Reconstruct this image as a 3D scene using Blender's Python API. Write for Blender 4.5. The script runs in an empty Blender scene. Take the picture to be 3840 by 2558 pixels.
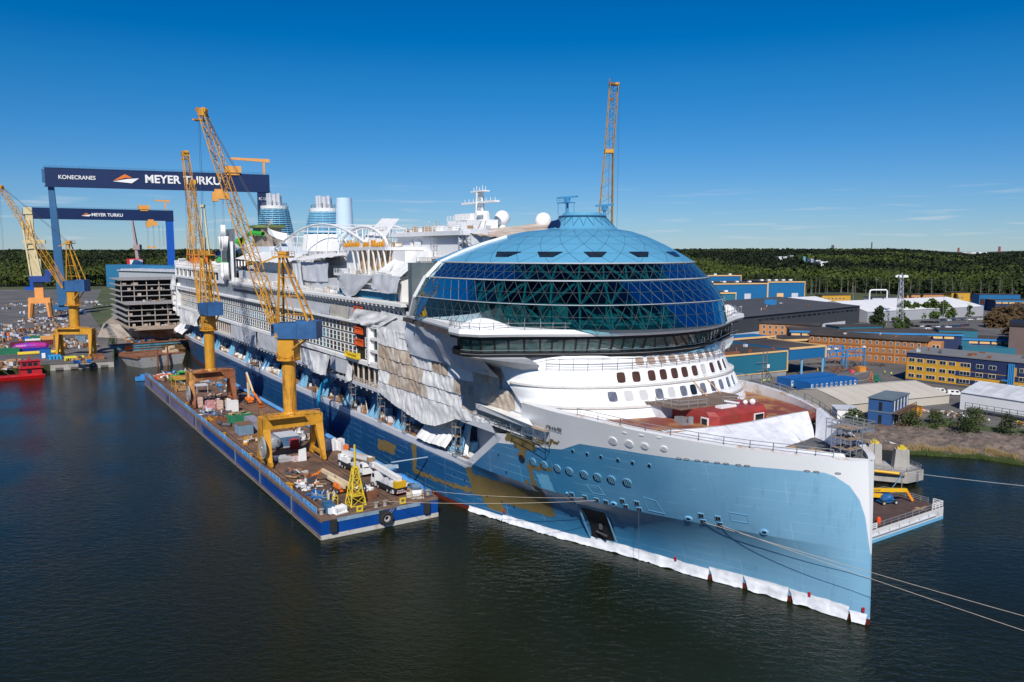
import bpy, math, random
from math import sin, cos, pi, sqrt, radians, atan2, floor
from mathutils import Vector, Matrix, noise
R = random.Random(11)
S = bpy.context.scene
COL = S.collection
# ------------------------------------------------------------------ camera
H = 54.0
cam_d = bpy.data.cameras.new('camera'); cam = bpy.data.objects.new('camera', cam_d); COL.objects.link(cam)
cam_d.lens = 28.0; cam_d.sensor_width = 36.0; cam_d.sensor_fit = 'HORIZONTAL'
cam_d.clip_start = 1.0; cam_d.clip_end = 60000.0
cam.location = (0, 0, H); cam.rotation_euler = (radians(90 - 6.587), 0, 0)
S.camera = cam
# ------------------------------------------------------------------ sky + sun
SUN_EL, SUN_AZ = radians(42), (-0.06, -1.0)      # direction towards the sun on the ground plan
wd = bpy.data.worlds.new('World'); S.world = wd; wd.use_nodes = True
nt = wd.node_tree; nt.nodes.clear()
def nn(t, ty, **k):
    n = t.nodes.new(ty)
    for a, b in k.items(): setattr(n, a, b)
    return n
sky = nn(nt, 'ShaderNodeTexSky', sky_type='NISHITA', sun_disc=False, sun_elevation=SUN_EL,
         sun_rotation=atan2(SUN_AZ[0], SUN_AZ[1]), altitude=0, air_density=1.0, dust_density=0.0, ozone_density=4.0)
hs = nn(nt, 'ShaderNodeHueSaturation'); hs.inputs['Saturation'].default_value = 1.18; hs.inputs['Value'].default_value = 1.0
gm = nn(nt, 'ShaderNodeGamma'); gm.inputs[1].default_value = 1.0
bg = nn(nt, 'ShaderNodeBackground'); bg.inputs[1].default_value = 0.10
ow = nn(nt, 'ShaderNodeOutputWorld')
# a few thin wisps of cloud low over the horizon
tc = nn(nt, 'ShaderNodeTexCoord'); sx = nn(nt, 'ShaderNodeSeparateXYZ'); nt.links.new(tc.outputs['Generated'], sx.inputs[0])
mp = nn(nt, 'ShaderNodeMapping'); mp.inputs['Scale'].default_value = (5.0, 5.0, 75.0); nt.links.new(tc.outputs['Generated'], mp.inputs[0])
cn = nn(nt, 'ShaderNodeTexNoise'); cn.inputs['Scale'].default_value = 2.2; cn.inputs['Detail'].default_value = 5.0; nt.links.new(mp.outputs[0], cn.inputs['Vector'])
cr = nn(nt, 'ShaderNodeValToRGB'); cr.color_ramp.elements[0].position = 0.57; cr.color_ramp.elements[1].position = 0.78; nt.links.new(cn.outputs['Fac'], cr.inputs[0])
zr = nn(nt, 'ShaderNodeValToRGB'); e = zr.color_ramp.elements; e[0].position = 0.005; e[0].color = (.35, .35, .35, 1); e[1].position = 0.085; e[1].color = (0, 0, 0, 1)
x = e.new(0.03); x.color = (.6, .6, .6, 1); nt.links.new(sx.outputs['Z'], zr.inputs[0])
ml = nn(nt, 'ShaderNodeMath', operation='MULTIPLY'); nt.links.new(cr.outputs[0], ml.inputs[0]); nt.links.new(zr.outputs[0], ml.inputs[1])
mx = nn(nt, 'ShaderNodeMixRGB'); mx.inputs[2].default_value = (7.0, 7.2, 7.6, 1)
hz = nn(nt, 'ShaderNodeValToRGB'); e = hz.color_ramp.elements; e[0].position = 0.0; e[0].color = (.42, .57, .86, 1); e[1].position = .42; e[1].color = (.24, .42, .76, 1)
e.new(.07).color = (.43, .58, .82, 1); e.new(.2).color = (.38, .60, .80, 1)
nt.links.new(sx.outputs['Z'], hz.inputs[0]); cc_ = nn(nt, 'ShaderNodeMixRGB', blend_type='MULTIPLY'); cc_.inputs[0].default_value = 1
nt.links.new(sky.outputs[0], cc_.inputs[1]); nt.links.new(hz.outputs[0], cc_.inputs[2]); nt.links.new(cc_.outputs[0], hs.inputs['Color']); nt.links.new(hs.outputs[0], gm.inputs[0]); nt.links.new(gm.outputs[0], mx.inputs[1])
nt.links.new(ml.outputs[0], mx.inputs[0]); nt.links.new(mx.outputs[0], bg.inputs[0]); nt.links.new(bg.outputs[0], ow.inputs[0])
sd = bpy.data.lights.new('sun', 'SUN'); sun = bpy.data.objects.new('sun', sd); COL.objects.link(sun)
sd.energy = 4.9; sd.angle = radians(0.5); sd.color = (1.0, 0.955, 0.88)
sv = Vector((SUN_AZ[0], SUN_AZ[1], math.tan(SUN_EL) * Vector(SUN_AZ).length)).normalized()
sun.rotation_euler = sv.to_track_quat('Z', 'Y').to_euler(); sun.location = (0, -100, 300)
S.view_settings.view_transform = 'Standard'; S.view_settings.look = 'None'
S.view_settings.exposure = 0.0; S.view_settings.gamma = 1.0; S.view_settings.use_curve_mapping = False
# ------------------------------------------------------------------ materials
MC = {}
def mat(name, col, rough=.55, met=0.0, var=.18, vs=.25, col2=None, c2s=.15, c2t=(.52, .68), bump=0.0, bs=4.0, spec=.5, coat=0.0, emit=None, streak=False):
    """procedural paint: base colour, broad tonal wear (var), a second colour in patches (rust, dirt), fine relief"""
    if name in MC: return MC[name]
    m = bpy.data.materials.new(name); m.use_nodes = True; t = m.node_tree
    b = t.nodes['Principled BSDF']; L = t.links.new
    b.inputs['Roughness'].default_value = rough; b.inputs['Metallic'].default_value = met
    b.inputs['Specular IOR Level'].default_value = spec; b.inputs['Coat Weight'].default_value = coat
    c4 = (*col, 1); tcn = nn(t, 'ShaderNodeTexCoord'); out = None
    if var > 0:
        n = nn(t, 'ShaderNodeTexNoise'); n.inputs['Scale'].default_value = vs; n.inputs['Detail'].default_value = 6; n.inputs['Roughness'].default_value = .65
        L(tcn.outputs['Object'], n.inputs['Vector'])
        r = nn(t, 'ShaderNodeValToRGB'); r.color_ramp.elements[0].position = .3; r.color_ramp.elements[1].position = .7
        r.color_ramp.elements[0].color = (*[max(0, c * (1 - var)) for c in col], 1); r.color_ramp.elements[1].color = (*[min(1, c * (1 + var)) for c in col], 1)
        L(n.outputs['Fac'], r.inputs[0]); out = r.outputs[0]
    if col2:
        mpn = nn(t, 'ShaderNodeMapping'); mpn.inputs['Scale'].default_value = (1, 1, .18 if streak else 1); L(tcn.outputs['Object'], mpn.inputs[0])
        n = nn(t, 'ShaderNodeTexNoise'); n.inputs['Scale'].default_value = c2s; n.inputs['Detail'].default_value = 8; n.inputs['Roughness'].default_value = .7
        L(mpn.outputs[0], n.inputs['Vector'])
        r = nn(t, 'ShaderNodeValToRGB'); r.color_ramp.elements[0].position = c2t[0]; r.color_ramp.elements[1].position = c2t[1]
        L(n.outputs['Fac'], r.inputs[0]); mxn = nn(t, 'ShaderNodeMixRGB'); mxn.inputs[2].default_value = (*col2, 1)
        L(r.outputs[0], mxn.inputs[0])
        if out: L(out, mxn.inputs[1])
        else: mxn.inputs[1].default_value = c4
        out = mxn.outputs[0]
    if out: L(out, b.inputs['Base Color'])
    else: b.inputs['Base Color'].default_value = c4
    if bump > 0:
        n = nn(t, 'ShaderNodeTexNoise'); n.inputs['Scale'].default_value = bs; n.inputs['Detail'].default_value = 5; L(tcn.outputs['Object'], n.inputs['Vector'])
        bp = nn(t, 'ShaderNodeBump'); bp.inputs['Strength'].default_value = min(1, bump); bp.inputs['Distance'].default_value = bump; L(n.outputs['Fac'], bp.inputs['Height']); L(bp.outputs[0], b.inputs['Normal'])
    MC[name] = m; return m
def glass(name, tint, refl=1.45, rough=.02, dark=None):
    """thin pane: tinted see-through plus mirror reflection"""
    if name in MC: return MC[name]
    m = bpy.data.materials.new(name); m.use_nodes = True; t = m.node_tree; t.nodes.clear(); L = t.links.new
    tr = nn(t, 'ShaderNodeBsdfTransparent'); tr.inputs[0].default_value = (*tint, 1)
    gl = nn(t, 'ShaderNodeBsdfGlossy'); gl.inputs[0].default_value = (.5, .66, .72, 1); gl.inputs['Roughness'].default_value = rough
    fr = nn(t, 'ShaderNodeFresnel'); fr.inputs[0].default_value = refl
    mm = nn(t, 'ShaderNodeMixShader'); o = nn(t, 'ShaderNodeOutputMaterial')
    L(fr.outputs[0], mm.inputs[0]); L(tr.outputs[0], mm.inputs[1]); L(gl.outputs[0], mm.inputs[2]); L(mm.outputs[0], o.inputs[0])
    MC[name] = m; return m
white = mat('white_paint', (.78, .78, .77), .5, var=.06, vs=.3, col2=(.62, .57, .5), c2s=.25, c2t=(.62, .85))
grey = mat('pale_grey_paint', (.52, .54, .58), .5, var=.08, vs=.3, col2=(.4, .38, .36), c2s=.3, c2t=(.6, .85))
dgrey = mat('dark_grey_steel', (.085, .09, .10), .6, var=.25)
black = mat('black', (.012, .012, .014), .6, var=.2)
rubber = mat('rubber', (.02, .02, .02), .8, var=.3, vs=1)
yellow = mat('crane_yellow', (.56, .27, .02), .5, var=.16, vs=.4, col2=(.17, .055, .02), c2s=.28, c2t=(.52, .68), streak=True)
yrust = mat('rusty_crane_yellow', (.60, .29, .025), .6, var=.2, vs=.4, col2=(.19, .055, .018), c2s=.3, c2t=(.50, .60), streak=True)
rusty = mat('rusty_steel', (.20, .075, .035), .8, var=.35, vs=.6, col2=(.33, .17, .09), c2s=.5, c2t=(.5, .7))
rustdk = mat('rusty_brown_plate', (.185, .10, .06), .75, var=.3, vs=.3, col2=(.055, .04, .033), c2s=.07, c2t=(.46, .66), bump=.02, bs=2)
orange = mat('orange_paint', (.72, .17, .02), .5, var=.12, vs=.6)
palor = mat('pale_orange_paint', (.72, .34, .10), .55, var=.12)
red = mat('red_paint', (.45, .02, .025), .45, var=.2)
bblue = mat('barge_blue', (.004, .055, .26), .35, var=.25, vs=.15, col2=(.02, .04, .09), c2s=.12, c2t=(.58, .8), coat=.1)
ltblue = mat('light_blue_paint', (.20, .48, .72), .45, var=.10)
skyb = mat('rail_blue', (.04, .24, .58), .5, var=.25, vs=.6)
cabblue = mat('faded_cab_blue', (.025, .10, .25), .55, var=.25, vs=.35, col2=(.27, .13, .16), c2s=.22, c2t=(.60, .72))
navy = mat('navy', (.008, .022, .075), .4, var=.15)
cgrn = mat('container_green', (.02, .17, .085), .55, var=.2)
cblue = mat('container_blue', (.010, .115, .36), .45, var=.15, vs=.3)
cgreyb = mat('grey_blue_box', (.16, .25, .34), .55, var=.2)
silver = mat('bright_steel', (.72, .72, .73), .34, met=.45, var=.12)
scaff = mat('scaffold_steel', (.36, .37, .38), .5, met=.5, var=.15)
wood = mat('plywood', (.50, .31, .15), .7, var=.25, vs=.8)
timber = mat('timber', (.34, .22, .12), .8, var=.35, vs=1.2)
concrete = mat('concrete', (.36, .345, .32), .85, var=.2, vs=.25, col2=(.2, .18, .16), c2s=.18, c2t=(.55, .8), bump=.02, streak=True)
yelp = mat('bright_yellow', (.66, .48, .03), .5, var=.12)
green = mat('bright_green', (.05, .42, .04), .4, var=.1)
sheet = mat('white_tarp', (.72, .72, .71), .6, var=.08, vs=.5, col2=(.60, .56, .50), c2s=.35, c2t=(.55, .85), bump=.12, bs=1.2)
sheetb = mat('stained_tarp', (.54, .47, .39), .75, var=.16, vs=.3, col2=(.33, .225, .145), c2s=.16, c2t=(.42, .66), bump=.15, bs=1.1)
sheetg = mat('grey_tarp', (.50, .52, .55), .7, var=.1, vs=.4, bump=.1, bs=1.0)
film = mat('plastic_film', (.74, .75, .78), .3, var=.1, vs=.7, bump=.3, bs=.8, col2=(.5, .52, .56), c2s=.5, c2t=(.5, .75))
glassd = mat('dark_window_glass', (.014, .02, .026), .06, var=.5, vs=.6, spec=.8)
glassg = mat('green_grey_window_glass', (.035, .075, .08), .06, var=.6, vs=.5, spec=.8)
# ------------------------------------------------------------------ mesh helpers
class MB:
    """collects shapes, then links them as ONE mesh object"""
    def __init__(s, tf=None): s.v = []; s.f = []; s.mi = []; s.m = 0; s.tf = tf
    def add(s, vs, fs):
        o = len(s.v)
        if s.tf: vs = [s.tf(*p) for p in vs]
        s.v += [tuple(p) for p in vs]
        for f in fs: s.f.append([i + o for i in f]); s.mi.append(s.m)
        return s
    def quad(s, *p): return s.add(p, [tuple(range(len(p)))])
    def box(s, c, d, rz=0.0, top=1.0):
        x, y, z = (q / 2 for q in d); cr_, sr_ = cos(rz), sin(rz); vs = []
        for dz in (-z, z):
            k = top if dz > 0 else 1
            for dx, dy in ((-x, -y), (x, -y), (x, y), (-x, y)):
                dx *= k; dy *= k
                vs.append((c[0] + dx * cr_ - dy * sr_, c[1] + dx * sr_ + dy * cr_, c[2] + dz))
        return s.add(vs, [(0, 3, 2, 1), (4, 5, 6, 7), (0, 1, 5, 4), (1, 2, 6, 5), (2, 3, 7, 6), (3, 0, 4, 7)])
    def bx(s, x0, x1, y0, y1, z0, z1): return s.box(((x0 + x1) / 2, (y0 + y1) / 2, (z0 + z1) / 2), (abs(x1 - x0), abs(y1 - y0), abs(z1 - z0)))
    def bar(s, p, q, w, h=None, w2=None):
        h = h or w; p = Vector(p); q = Vector(q); d = (q - p)
        if d.length < 1e-6: return s
        d.normalize(); u = d.cross(Vector((0, 0, 1)))
        if u.length < 1e-3: u = Vector((1, 0, 0))
        u.normalize(); n = u.cross(d); k = (w2 or w) / w
        vs = [p + u * a * w / 2 + n * b * h / 2 for a, b in ((-1, -1), (1, -1), (1, 1), (-1, 1))] + [q + u * a * w * k / 2 + n * b * h * k / 2 for a, b in ((-1, -1), (1, -1), (1, 1), (-1, 1))]
        return s.add(vs, [(0, 3, 2, 1), (4, 5, 6, 7), (0, 1, 5, 4), (1, 2, 6, 5), (2, 3, 7, 6), (3, 0, 4, 7)])
    def tube(s, p, q, r0, r1=None, n=8, cap=True):
        r1 = r0 if r1 is None else r1; p = Vector(p); q = Vector(q); d = (q - p).normalized()
        u = d.cross(Vector((0, 0, 1)))
        if u.length < 1e-3: u = Vector((1, 0, 0))
        u.normalize(); w = u.cross(d); vs = []
        for c, r in ((p, r0), (q, r1)):
            vs += [c + (u * cos(2 * pi * i / n) + w * sin(2 * pi * i / n)) * r for i in range(n)]
        fs = [(i, (i + 1) % n, n + (i + 1) % n, n + i) for i in range(n)]
        if cap: fs += [tuple(range(n))[::-1], tuple(range(n, 2 * n))]
        return s.add(vs, fs)
    def path(s, pts, r, n=5):
        for a, b in zip(pts, pts[1:]): s.tube(a, b, r, n=n, cap=False)
        return s
    def prism(s, poly, z0, z1, top=None):
        n = len(poly); t = top or poly
        return s.add([(x, y, z0) for x, y in poly] + [(x, y, z1) for x, y in t], [(i, (i + 1) % n, n + (i + 1) % n, n + i) for i in range(n)] + [tuple(range(n))[::-1], tuple(range(n, 2 * n))])
    def extr(s, pts, vec):
        n = len(pts); vec = Vector(vec)
        return s.add([Vector(p) for p in pts] + [Vector(p) + vec for p in pts], [(i, (i + 1) % n, n + (i + 1) % n, n + i) for i in range(n)] + [tuple(range(n))[::-1], tuple(range(n, 2 * n))])
    def grid(s, fn, nu, nv):
        vs = [fn(i / nu, j / nv) for j in range(nv + 1) for i in range(nu + 1)]
        return s.add(vs, [(j * (nu + 1) + i, j * (nu + 1) + i + 1, (j + 1) * (nu + 1) + i + 1, (j + 1) * (nu + 1) + i) for j in range(nv) for i in range(nu)])
    def lathe(s, prof, n=16, c=(0, 0, 0), cap=True):
        vs = [(c[0] + r * cos(2 * pi * i / n), c[1] + r * sin(2 * pi * i / n), c[2] + z) for r, z in prof for i in range(n)]
        fs = [(k * n + i, k * n + (i + 1) % n, (k + 1) * n + (i + 1) % n, (k + 1) * n + i) for k in range(len(prof) - 1) for i in range(n)]
        if cap: fs += [tuple(range(n))[::-1], tuple(range((len(prof) - 1) * n, len(prof) * n))]
        return s.add(vs, fs)
    def ball(s, c, r, n=10, sq=(1, 1, 1)):
        k = n // 2; pr = [(max(.001, r * sin(pi * j / k)), -r * cos(pi * j / k)) for j in range(k + 1)]
        vs = [(c[0] + a * cos(2 * pi * i / n) * sq[0], c[1] + a * sin(2 * pi * i / n) * sq[1], c[2] + z * sq[2]) for a, z in pr for i in range(n)]
        return s.add(vs, [(q * n + i, q * n + (i + 1) % n, (q + 1) * n + (i + 1) % n, (q + 1) * n + i) for q in range(k) for i in range(n)])
    def lattice(s, p, q, w0, w1, n, ch=.12, br=.07, up=(0, 0, 1), h0=None, h1=None, sides=4):
        """four-chord truss from p to q, w wide and h deep"""
        p = Vector(p); q = Vector(q); d = (q - p).normalized(); a = d.cross(Vector(up))
        if a.length < 1e-3: a = Vector((1, 0, 0))
        a.normalize(); b = a.cross(d); h0 = h0 or w0; h1 = h1 or w1; rings = []
        for i in range(n + 1):
            t = i / n; c = p.lerp(q, t); w = (w0 + (w1 - w0) * t) / 2; h = (h0 + (h1 - h0) * t) / 2
            rings.append([c + a * w * i0 + b * h * j0 for i0, j0 in ((-1, -1), (1, -1), (1, 1), (-1, 1))])
        for k in range(4): s.bar(rings[0][k], rings[-1][k], ch)
        for i in range(n):
            for k in range(4):
                s.bar(rings[i][k], rings[i + 1][(k + 1) % 4] if (i + k) % 2 else rings[i][(k + 1) % 4], br)
                if (i + k) % 2 == 0: s.bar(rings[i][(k + 1) % 4], rings[i + 1][k], br)
        return s
    def obj(s, name, mats, parent=None, smooth=False, loc=None):
        me = bpy.data.meshes.new(name); me.from_pydata(s.v, [], s.f)
        if not isinstance(mats, (list, tuple)): mats = [mats]
        for m in mats: me.materials.append(m)
        if len(mats) > 1: me.polygons.foreach_set('material_index', [min(i, len(mats) - 1) for i in s.mi])
        if smooth: me.polygons.foreach_set('use_smooth', [True] * len(me.polygons))
        me.update(); o = bpy.data.objects.new(name, me); COL.objects.link(o)
        if parent: o.parent = parent
        if loc: o.location = loc
        return o
def tag(o, label=None, cat=None, group=None, kind=None):
    if label: o['label'] = label
    if cat: o['category'] = cat
    if group: o['group'] = group
    if kind: o['kind'] = kind
    return o
def thing(name, label, cat, loc=(0, 0, 0), rz=0.0, group=None):
    o = bpy.data.objects.new(name, None); COL.objects.link(o); o.location = loc; o.rotation_euler = (0, 0, rz); o.empty_display_size = .5
    return tag(o, label, cat, group)
def copy_tree(o, loc=None, rz=None, label=None, group=None, parent=None):
    c = o.copy(); COL.objects.link(c)
    if parent: c.parent = parent
    if loc: c.location = loc
    if rz is not None: c.rotation_euler = (0, 0, rz)
    if label: c['label'] = label
    if group: c['group'] = group
    for ch in list(o.children): copy_tree(ch, parent=c)
    return c
def part_copy(o, loc, parent, rz=None, sc=None):
    c = o.copy(); COL.objects.link(c); c.parent = parent; c.location = loc
    if rz is not None: c.rotation_euler = (0, 0, rz)
    if sc: c.scale = sc
    return c
def text_obj(name, body, size, mtl, parent, loc, rot, depth=.06, ax='CENTER', sx_=1.0, offset=0.0):
    cu = bpy.data.curves.new(name, 'FONT'); cu.body = body; cu.size = size; cu.extrude = depth; cu.align_x = ax; cu.offset = offset
    t = bpy.data.objects.new(name, cu); COL.objects.link(t)
    dg = bpy.context.evaluated_depsgraph_get(); me = bpy.data.meshes.new_from_object(t.evaluated_get(dg)); bpy.data.objects.remove(t)
    o = bpy.data.objects.new(name, me); COL.objects.link(o); me.materials.clear(); me.materials.append(mtl)
    o.parent = parent; o.location = loc; o.rotation_euler = rot; o.scale = (sx_, 1, 1)
    return o
def sinerp(pts, x):
    if x <= pts[0][0]: return pts[0][1]
    for (a, b), (c, d) in zip(pts, pts[1:]):
        if x <= c: return b + (d - b) * (x - a) / (c - a)
    return pts[-1][1]
def nz(x, y, z=0.0): return noise.noise((x, y, z))
def rail(mb, pts, h=1.1, post=2.0, r=.03, rows=2):
    for a, b in zip(pts, pts[1:]):
        a = Vector(a); b = Vector(b); n = max(1, int((b - a).length / post))
        for i in range(n + 1):
            p = a.lerp(b, i / n); mb.bar(p, p + Vector((0, 0, h)), r * 2)
        for k in range(rows): mb.bar(a + Vector((0, 0, h * (k + 1) / rows)), b + Vector((0, 0, h * (k + 1) / rows)), r * 2)
    return mb
# ------------------------------------------------------------------ water
import numpy as np
def water_mat():
    m = bpy.data.materials.new('harbour_water'); m.use_nodes = True; t = m.node_tree; L = t.links.new; b = t.nodes['Principled BSDF']
    b.inputs['Roughness'].default_value = .10; b.inputs['Specular IOR Level'].default_value = .19; b.inputs['IOR'].default_value = 1.33
    tcn = nn(t, 'ShaderNodeTexCoord')
    n0 = nn(t, 'ShaderNodeTexNoise'); n0.inputs['Scale'].default_value = .012; n0.inputs['Detail'].default_value = 3; L(tcn.outputs['Object'], n0.inputs['Vector'])
    r0 = nn(t, 'ShaderNodeValToRGB'); r0.color_ramp.elements[0].position = .35; r0.color_ramp.elements[1].position = .65
    r0.color_ramp.elements[0].color = (.0110, .0140, .0050, 1); r0.color_ramp.elements[1].color = (.0085, .0130, .0065, 1); L(n0.outputs['Fac'], r0.inputs[0]); L(r0.outputs[0], b.inputs['Base Color'])
    mpn = nn(t, 'ShaderNodeMapping'); mpn.inputs['Rotation'].default_value = (0, 0, radians(14)); mpn.inputs['Scale'].default_value = (.62, 1.0, 1); L(tcn.outputs['Object'], mpn.inputs[0])
    n1 = nn(t, 'ShaderNodeTexNoise'); n1.inputs['Scale'].default_value = .85; n1.inputs['Detail'].default_value = 4; n1.inputs['Roughness'].default_value = .6; n1.inputs['Distortion'].default_value = .6; L(mpn.outputs[0], n1.inputs['Vector'])
    n2 = nn(t, 'ShaderNodeTexNoise'); n2.inputs['Scale'].default_value = 2.8; n2.inputs['Detail'].default_value = 3; L(mpn.outputs[0], n2.inputs['Vector'])
    n3 = nn(t, 'ShaderNodeTexNoise'); n3.inputs['Scale'].default_value = .03; n3.inputs['Detail'].default_value = 2; L(tcn.outputs['Object'], n3.inputs['Vector'])
    r3 = nn(t, 'ShaderNodeMapRange'); r3.inputs[1].default_value = .35; r3.inputs[2].default_value = .65; r3.inputs[3].default_value = .35; r3.inputs[4].default_value = 1.0; L(n3.outputs['Fac'], r3.inputs[0])
    a = nn(t, 'ShaderNodeMath', operation='MULTIPLY_ADD'); a.inputs[1].default_value = .3; L(n2.outputs['Fac'], a.inputs[0]); L(n1.outputs['Fac'], a.inputs[2])
    bp = nn(t, 'ShaderNodeBump'); bp.inputs['Distance'].default_value = .24; L(r3.outputs[0], bp.inputs['Strength']); L(a.outputs[0], bp.inputs['Height']); L(bp.outputs[0], b.inputs['Normal'])
    return m
mb = MB(); mb.quad((-9000, -900, 0), (9000, -900, 0), (9000, 9000, 0), (-9000, 9000, 0)); tag(mb.obj('water', water_mat()), kind='structure')
# ------------------------------------------------------------------ land
asph = mat('asphalt', (.105, .10, .098), .9, var=.28, vs=.05, col2=(.19, .165, .14), c2s=.02, c2t=(.5, .72))
soil = mat('yard_gravel', (.20, .165, .135), .95, var=.3, vs=.12, col2=(.10, .09, .085), c2s=.05, c2t=(.46, .66), bump=.05, bs=1)
grass = mat('rough_grass', (.055, .075, .022), .95, var=.4, vs=.05, col2=(.12, .105, .05), c2s=.03, c2t=(.5, .7))
rockm = mat('rubble_bank', (.165, .125, .10), .95, var=.4, vs=.4, col2=(.07, .06, .055), c2s=.5, c2t=(.48, .62), bump=.5, bs=.9)
edge = [(-3000, -200), (-226, 322), (-206, 352), (-184, 365), (-207, 411), (-180, 433), (-135, 460), (39, 191), (52, 238), (92, 232), (104, 229), (120, 226), (133, 219), (172, 203), (330, 150), (6000, -800)]
far = [(6000, 14000), (-6000, 14000), (-6000, -200)]
mb = MB(); mb.prism(edge + far, -3, 3.0); tag(mb.obj('ground', grass), kind='structure')
mb = MB(); mb.prism([(-700, 270), (-226, 322.5), (-206.5, 352.5), (-185, 365), (-207, 410), (-215, 425), (-340, 640), (-520, 1010), (-760, 1010), (-900, 500)], 2.9, 3.006); tag(mb.obj('quay_pavement', asph), kind='structure')
mb = MB(); mb.prism([(50, 205), (55, 242), (94, 236), (106, 234), (122, 231), (140, 226), (174, 211), (330, 165), (460, 640), (330, 800), (60, 860), (-90, 470)], 2.9, 3.006); tag(mb.obj('yard_pavement', asph), kind='structure')
mb = MB(); mb.prism([(-206, 411), (-180, 432.5), (-340, 770), (-372, 740)], 2.95, 3.012); tag(mb.obj('dock_floor', soil), kind='structure')
# pale worn traffic lines and rails
wl = mat('road_line', (.5, .49, .46), .8, var=.3, vs=2)
mb = MB()
for (a, b, w) in [((118, 309), (136, 318), .2), ((140, 322), (150, 332), .2), ((131, 304), (146, 313), .2)]:
    mb.m = 0; d = (Vector((*b, 0)) - Vector((*a, 0))).normalized(); n = Vector((-d.y, d.x, 0)) * w
    mb.quad((a[0] - n.x, a[1] - n.y, 3.012), (a[0] + n.x, a[1] + n.y, 3.012), (b[0] + n.x, b[1] + n.y, 3.012), (b[0] - n.x, b[1] - n.y, 3.012))
tag(mb.obj('road_marking', wl), kind='structure')
# right-hand bank sloping to the water
shore = [(39, 196, 0), (70, 222, 0), (98.8, 211, 0), (111, 204.5, 0), (122, 202, 0), (128.5, 195, 0), (165, 178, 0), (330, 120, 0)]
tops = [(49, 238.5), (70, 238), (94, 232.5), (106, 229.8), (121.5, 226.5), (134, 219.5), (172, 204), (330, 151)]
def bank(s, t):
    k = t if False else s * (len(shore) - 1); i = min(int(k), len(shore) - 2); f = k - i
    a = Vector(shore[i]).lerp(Vector(shore[i + 1]), f); b = Vector((*tops[i], 3.0)).lerp(Vector((*tops[i + 1], 3.0)), f)
    p = a.lerp(b, t * 1.06 - .06); z = -.5 + 3.56 * min(1, t * 1.25) ** .8
    w = sin(pi * min(1, max(0, t))); p.z = z + w * (1.3 * nz(p.x * .16, p.y * .16) + .6 * nz(p.x * .5, p.y * .5)); p.x += w * nz(p.x * .3, p.y * .3, 4) * 1.5
    return p
mb = MB(); mb.grid(bank, 260, 22); tag(mb.obj('river_bank', rockm), kind='structure')
# terrain and far woods -------------------------------------------------------
EDGE = [(-6000, 1000), (-665, 1075), (-300, 1150), (150, 1010), (300, 900), (394, 950), (467, 850), (560, 800), (800, 700), (6000, 600)]
def hill(x, y):
    d = y - sinerp(EDGE, x); t = max(0, min(1, d / 1150)); t = t * t * (3 - 2 * t)
    g = 1 - .55 * math.exp(-((x / max(y, 1) - .575) / .055) ** 2)
    h = 27 * t * g * (1 + .22 * nz(x * .0011, y * .0009, 3)) + 4 * t * nz(x * .004, y * .004)
    if y > 3200: h += (y - 3200) * .0042 * (.6 + .5 * nz(x * .0005, y * .0005, 7)) * g
    return 3 + max(0, h)
woodf = mat('distant_woodland', (.022, .034, .020), .95, var=.5, vs=.012, col2=(.035, .05, .022), c2s=.03, c2t=(.45, .65), bump=3.0, bs=.05)
mb = MB()
ys = [0, 60, 150, 260, 400, 560, 740, 950, 1200, 1500, 1900, 2400, 3000, 3800, 4800, 6200, 8000]
def ter(s, t):
    k = t * (len(ys) - 1); i = min(int(k), len(ys) - 2); d = ys[i] + (ys[i + 1] - ys[i]) * (k - i)
    x0 = -2200 + 4400 * s; y = sinerp(EDGE, x0) + d; x = x0 * (1 + d / 1500); return (x, y, hill(x, y) + .05)
mb.grid(ter, 110, 48); tag(mb.obj('hills', woodf), kind='structure')
rs = np.random.default_rng(5)
def canopy(name, mtl, pts, nleaf, shape, label):
    """one merged mass: every tree is a shell of leaf-clump faces"""
    N = len(pts); P = np.array(pts)            # x,y,z,height,radius
    th = rs.uniform(0, 2 * pi, (N, nleaf)); q = rs.uniform(0, 1, (N, nleaf)) ** .75
    if shape == 'cone': rr = (1 - q) * .95 + .06; zz = .12 + q * .88
    else: rr = np.sqrt(np.clip(1 - (2 * q - 1) ** 2, 0, 1)) * rs.uniform(.7, 1.05, (N, nleaf)) + .05; zz = .25 + q * .75
    c = np.stack([P[:, None, 0] + rr * np.cos(th) * P[:, None, 4], P[:, None, 1] + rr * np.sin(th) * P[:, None, 4], P[:, None, 2] + zz * P[:, None, 3]], -1)
    sz = P[:, None, 4] * rs.uniform(.22, .44, (N, nleaf)) * (1.25 if shape == 'cone' else 1.1)
    d1 = rs.normal(0, 1, (N, nleaf, 3)); d1 /= np.linalg.norm(d1, axis=-1, keepdims=True)
    d2 = rs.normal(0, 1, (N, nleaf, 3)); d2 -= (d2 * d1).sum(-1, keepdims=True) * d1; d2 /= np.linalg.norm(d2, axis=-1, keepdims=True)
    d1 *= sz[..., None]; d2 *= sz[..., None] * .8
    v = np.stack([c - d1 - d2 * .4, c + d2, c + d1 - d2 * .5, c - d2 * .9], 2).reshape(-1, 3).astype(np.float32); nf = N * nleaf
    me = bpy.data.meshes.new(name); me.vertices.add(len(v)); me.vertices.foreach_set('co', v.ravel())
    me.loops.add(nf * 4); me.loops.foreach_set('vertex_index', np.arange(nf * 4, dtype=np.int32))
    me.polygons.add(nf); me.polygons.foreach_set('loop_start', np.arange(0, nf * 4, 4, dtype=np.int32))
    me.materials.append(mtl); me.update(calc_edges=True); o = bpy.data.objects.new(name, me); COL.objects.link(o)
    return o
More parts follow.
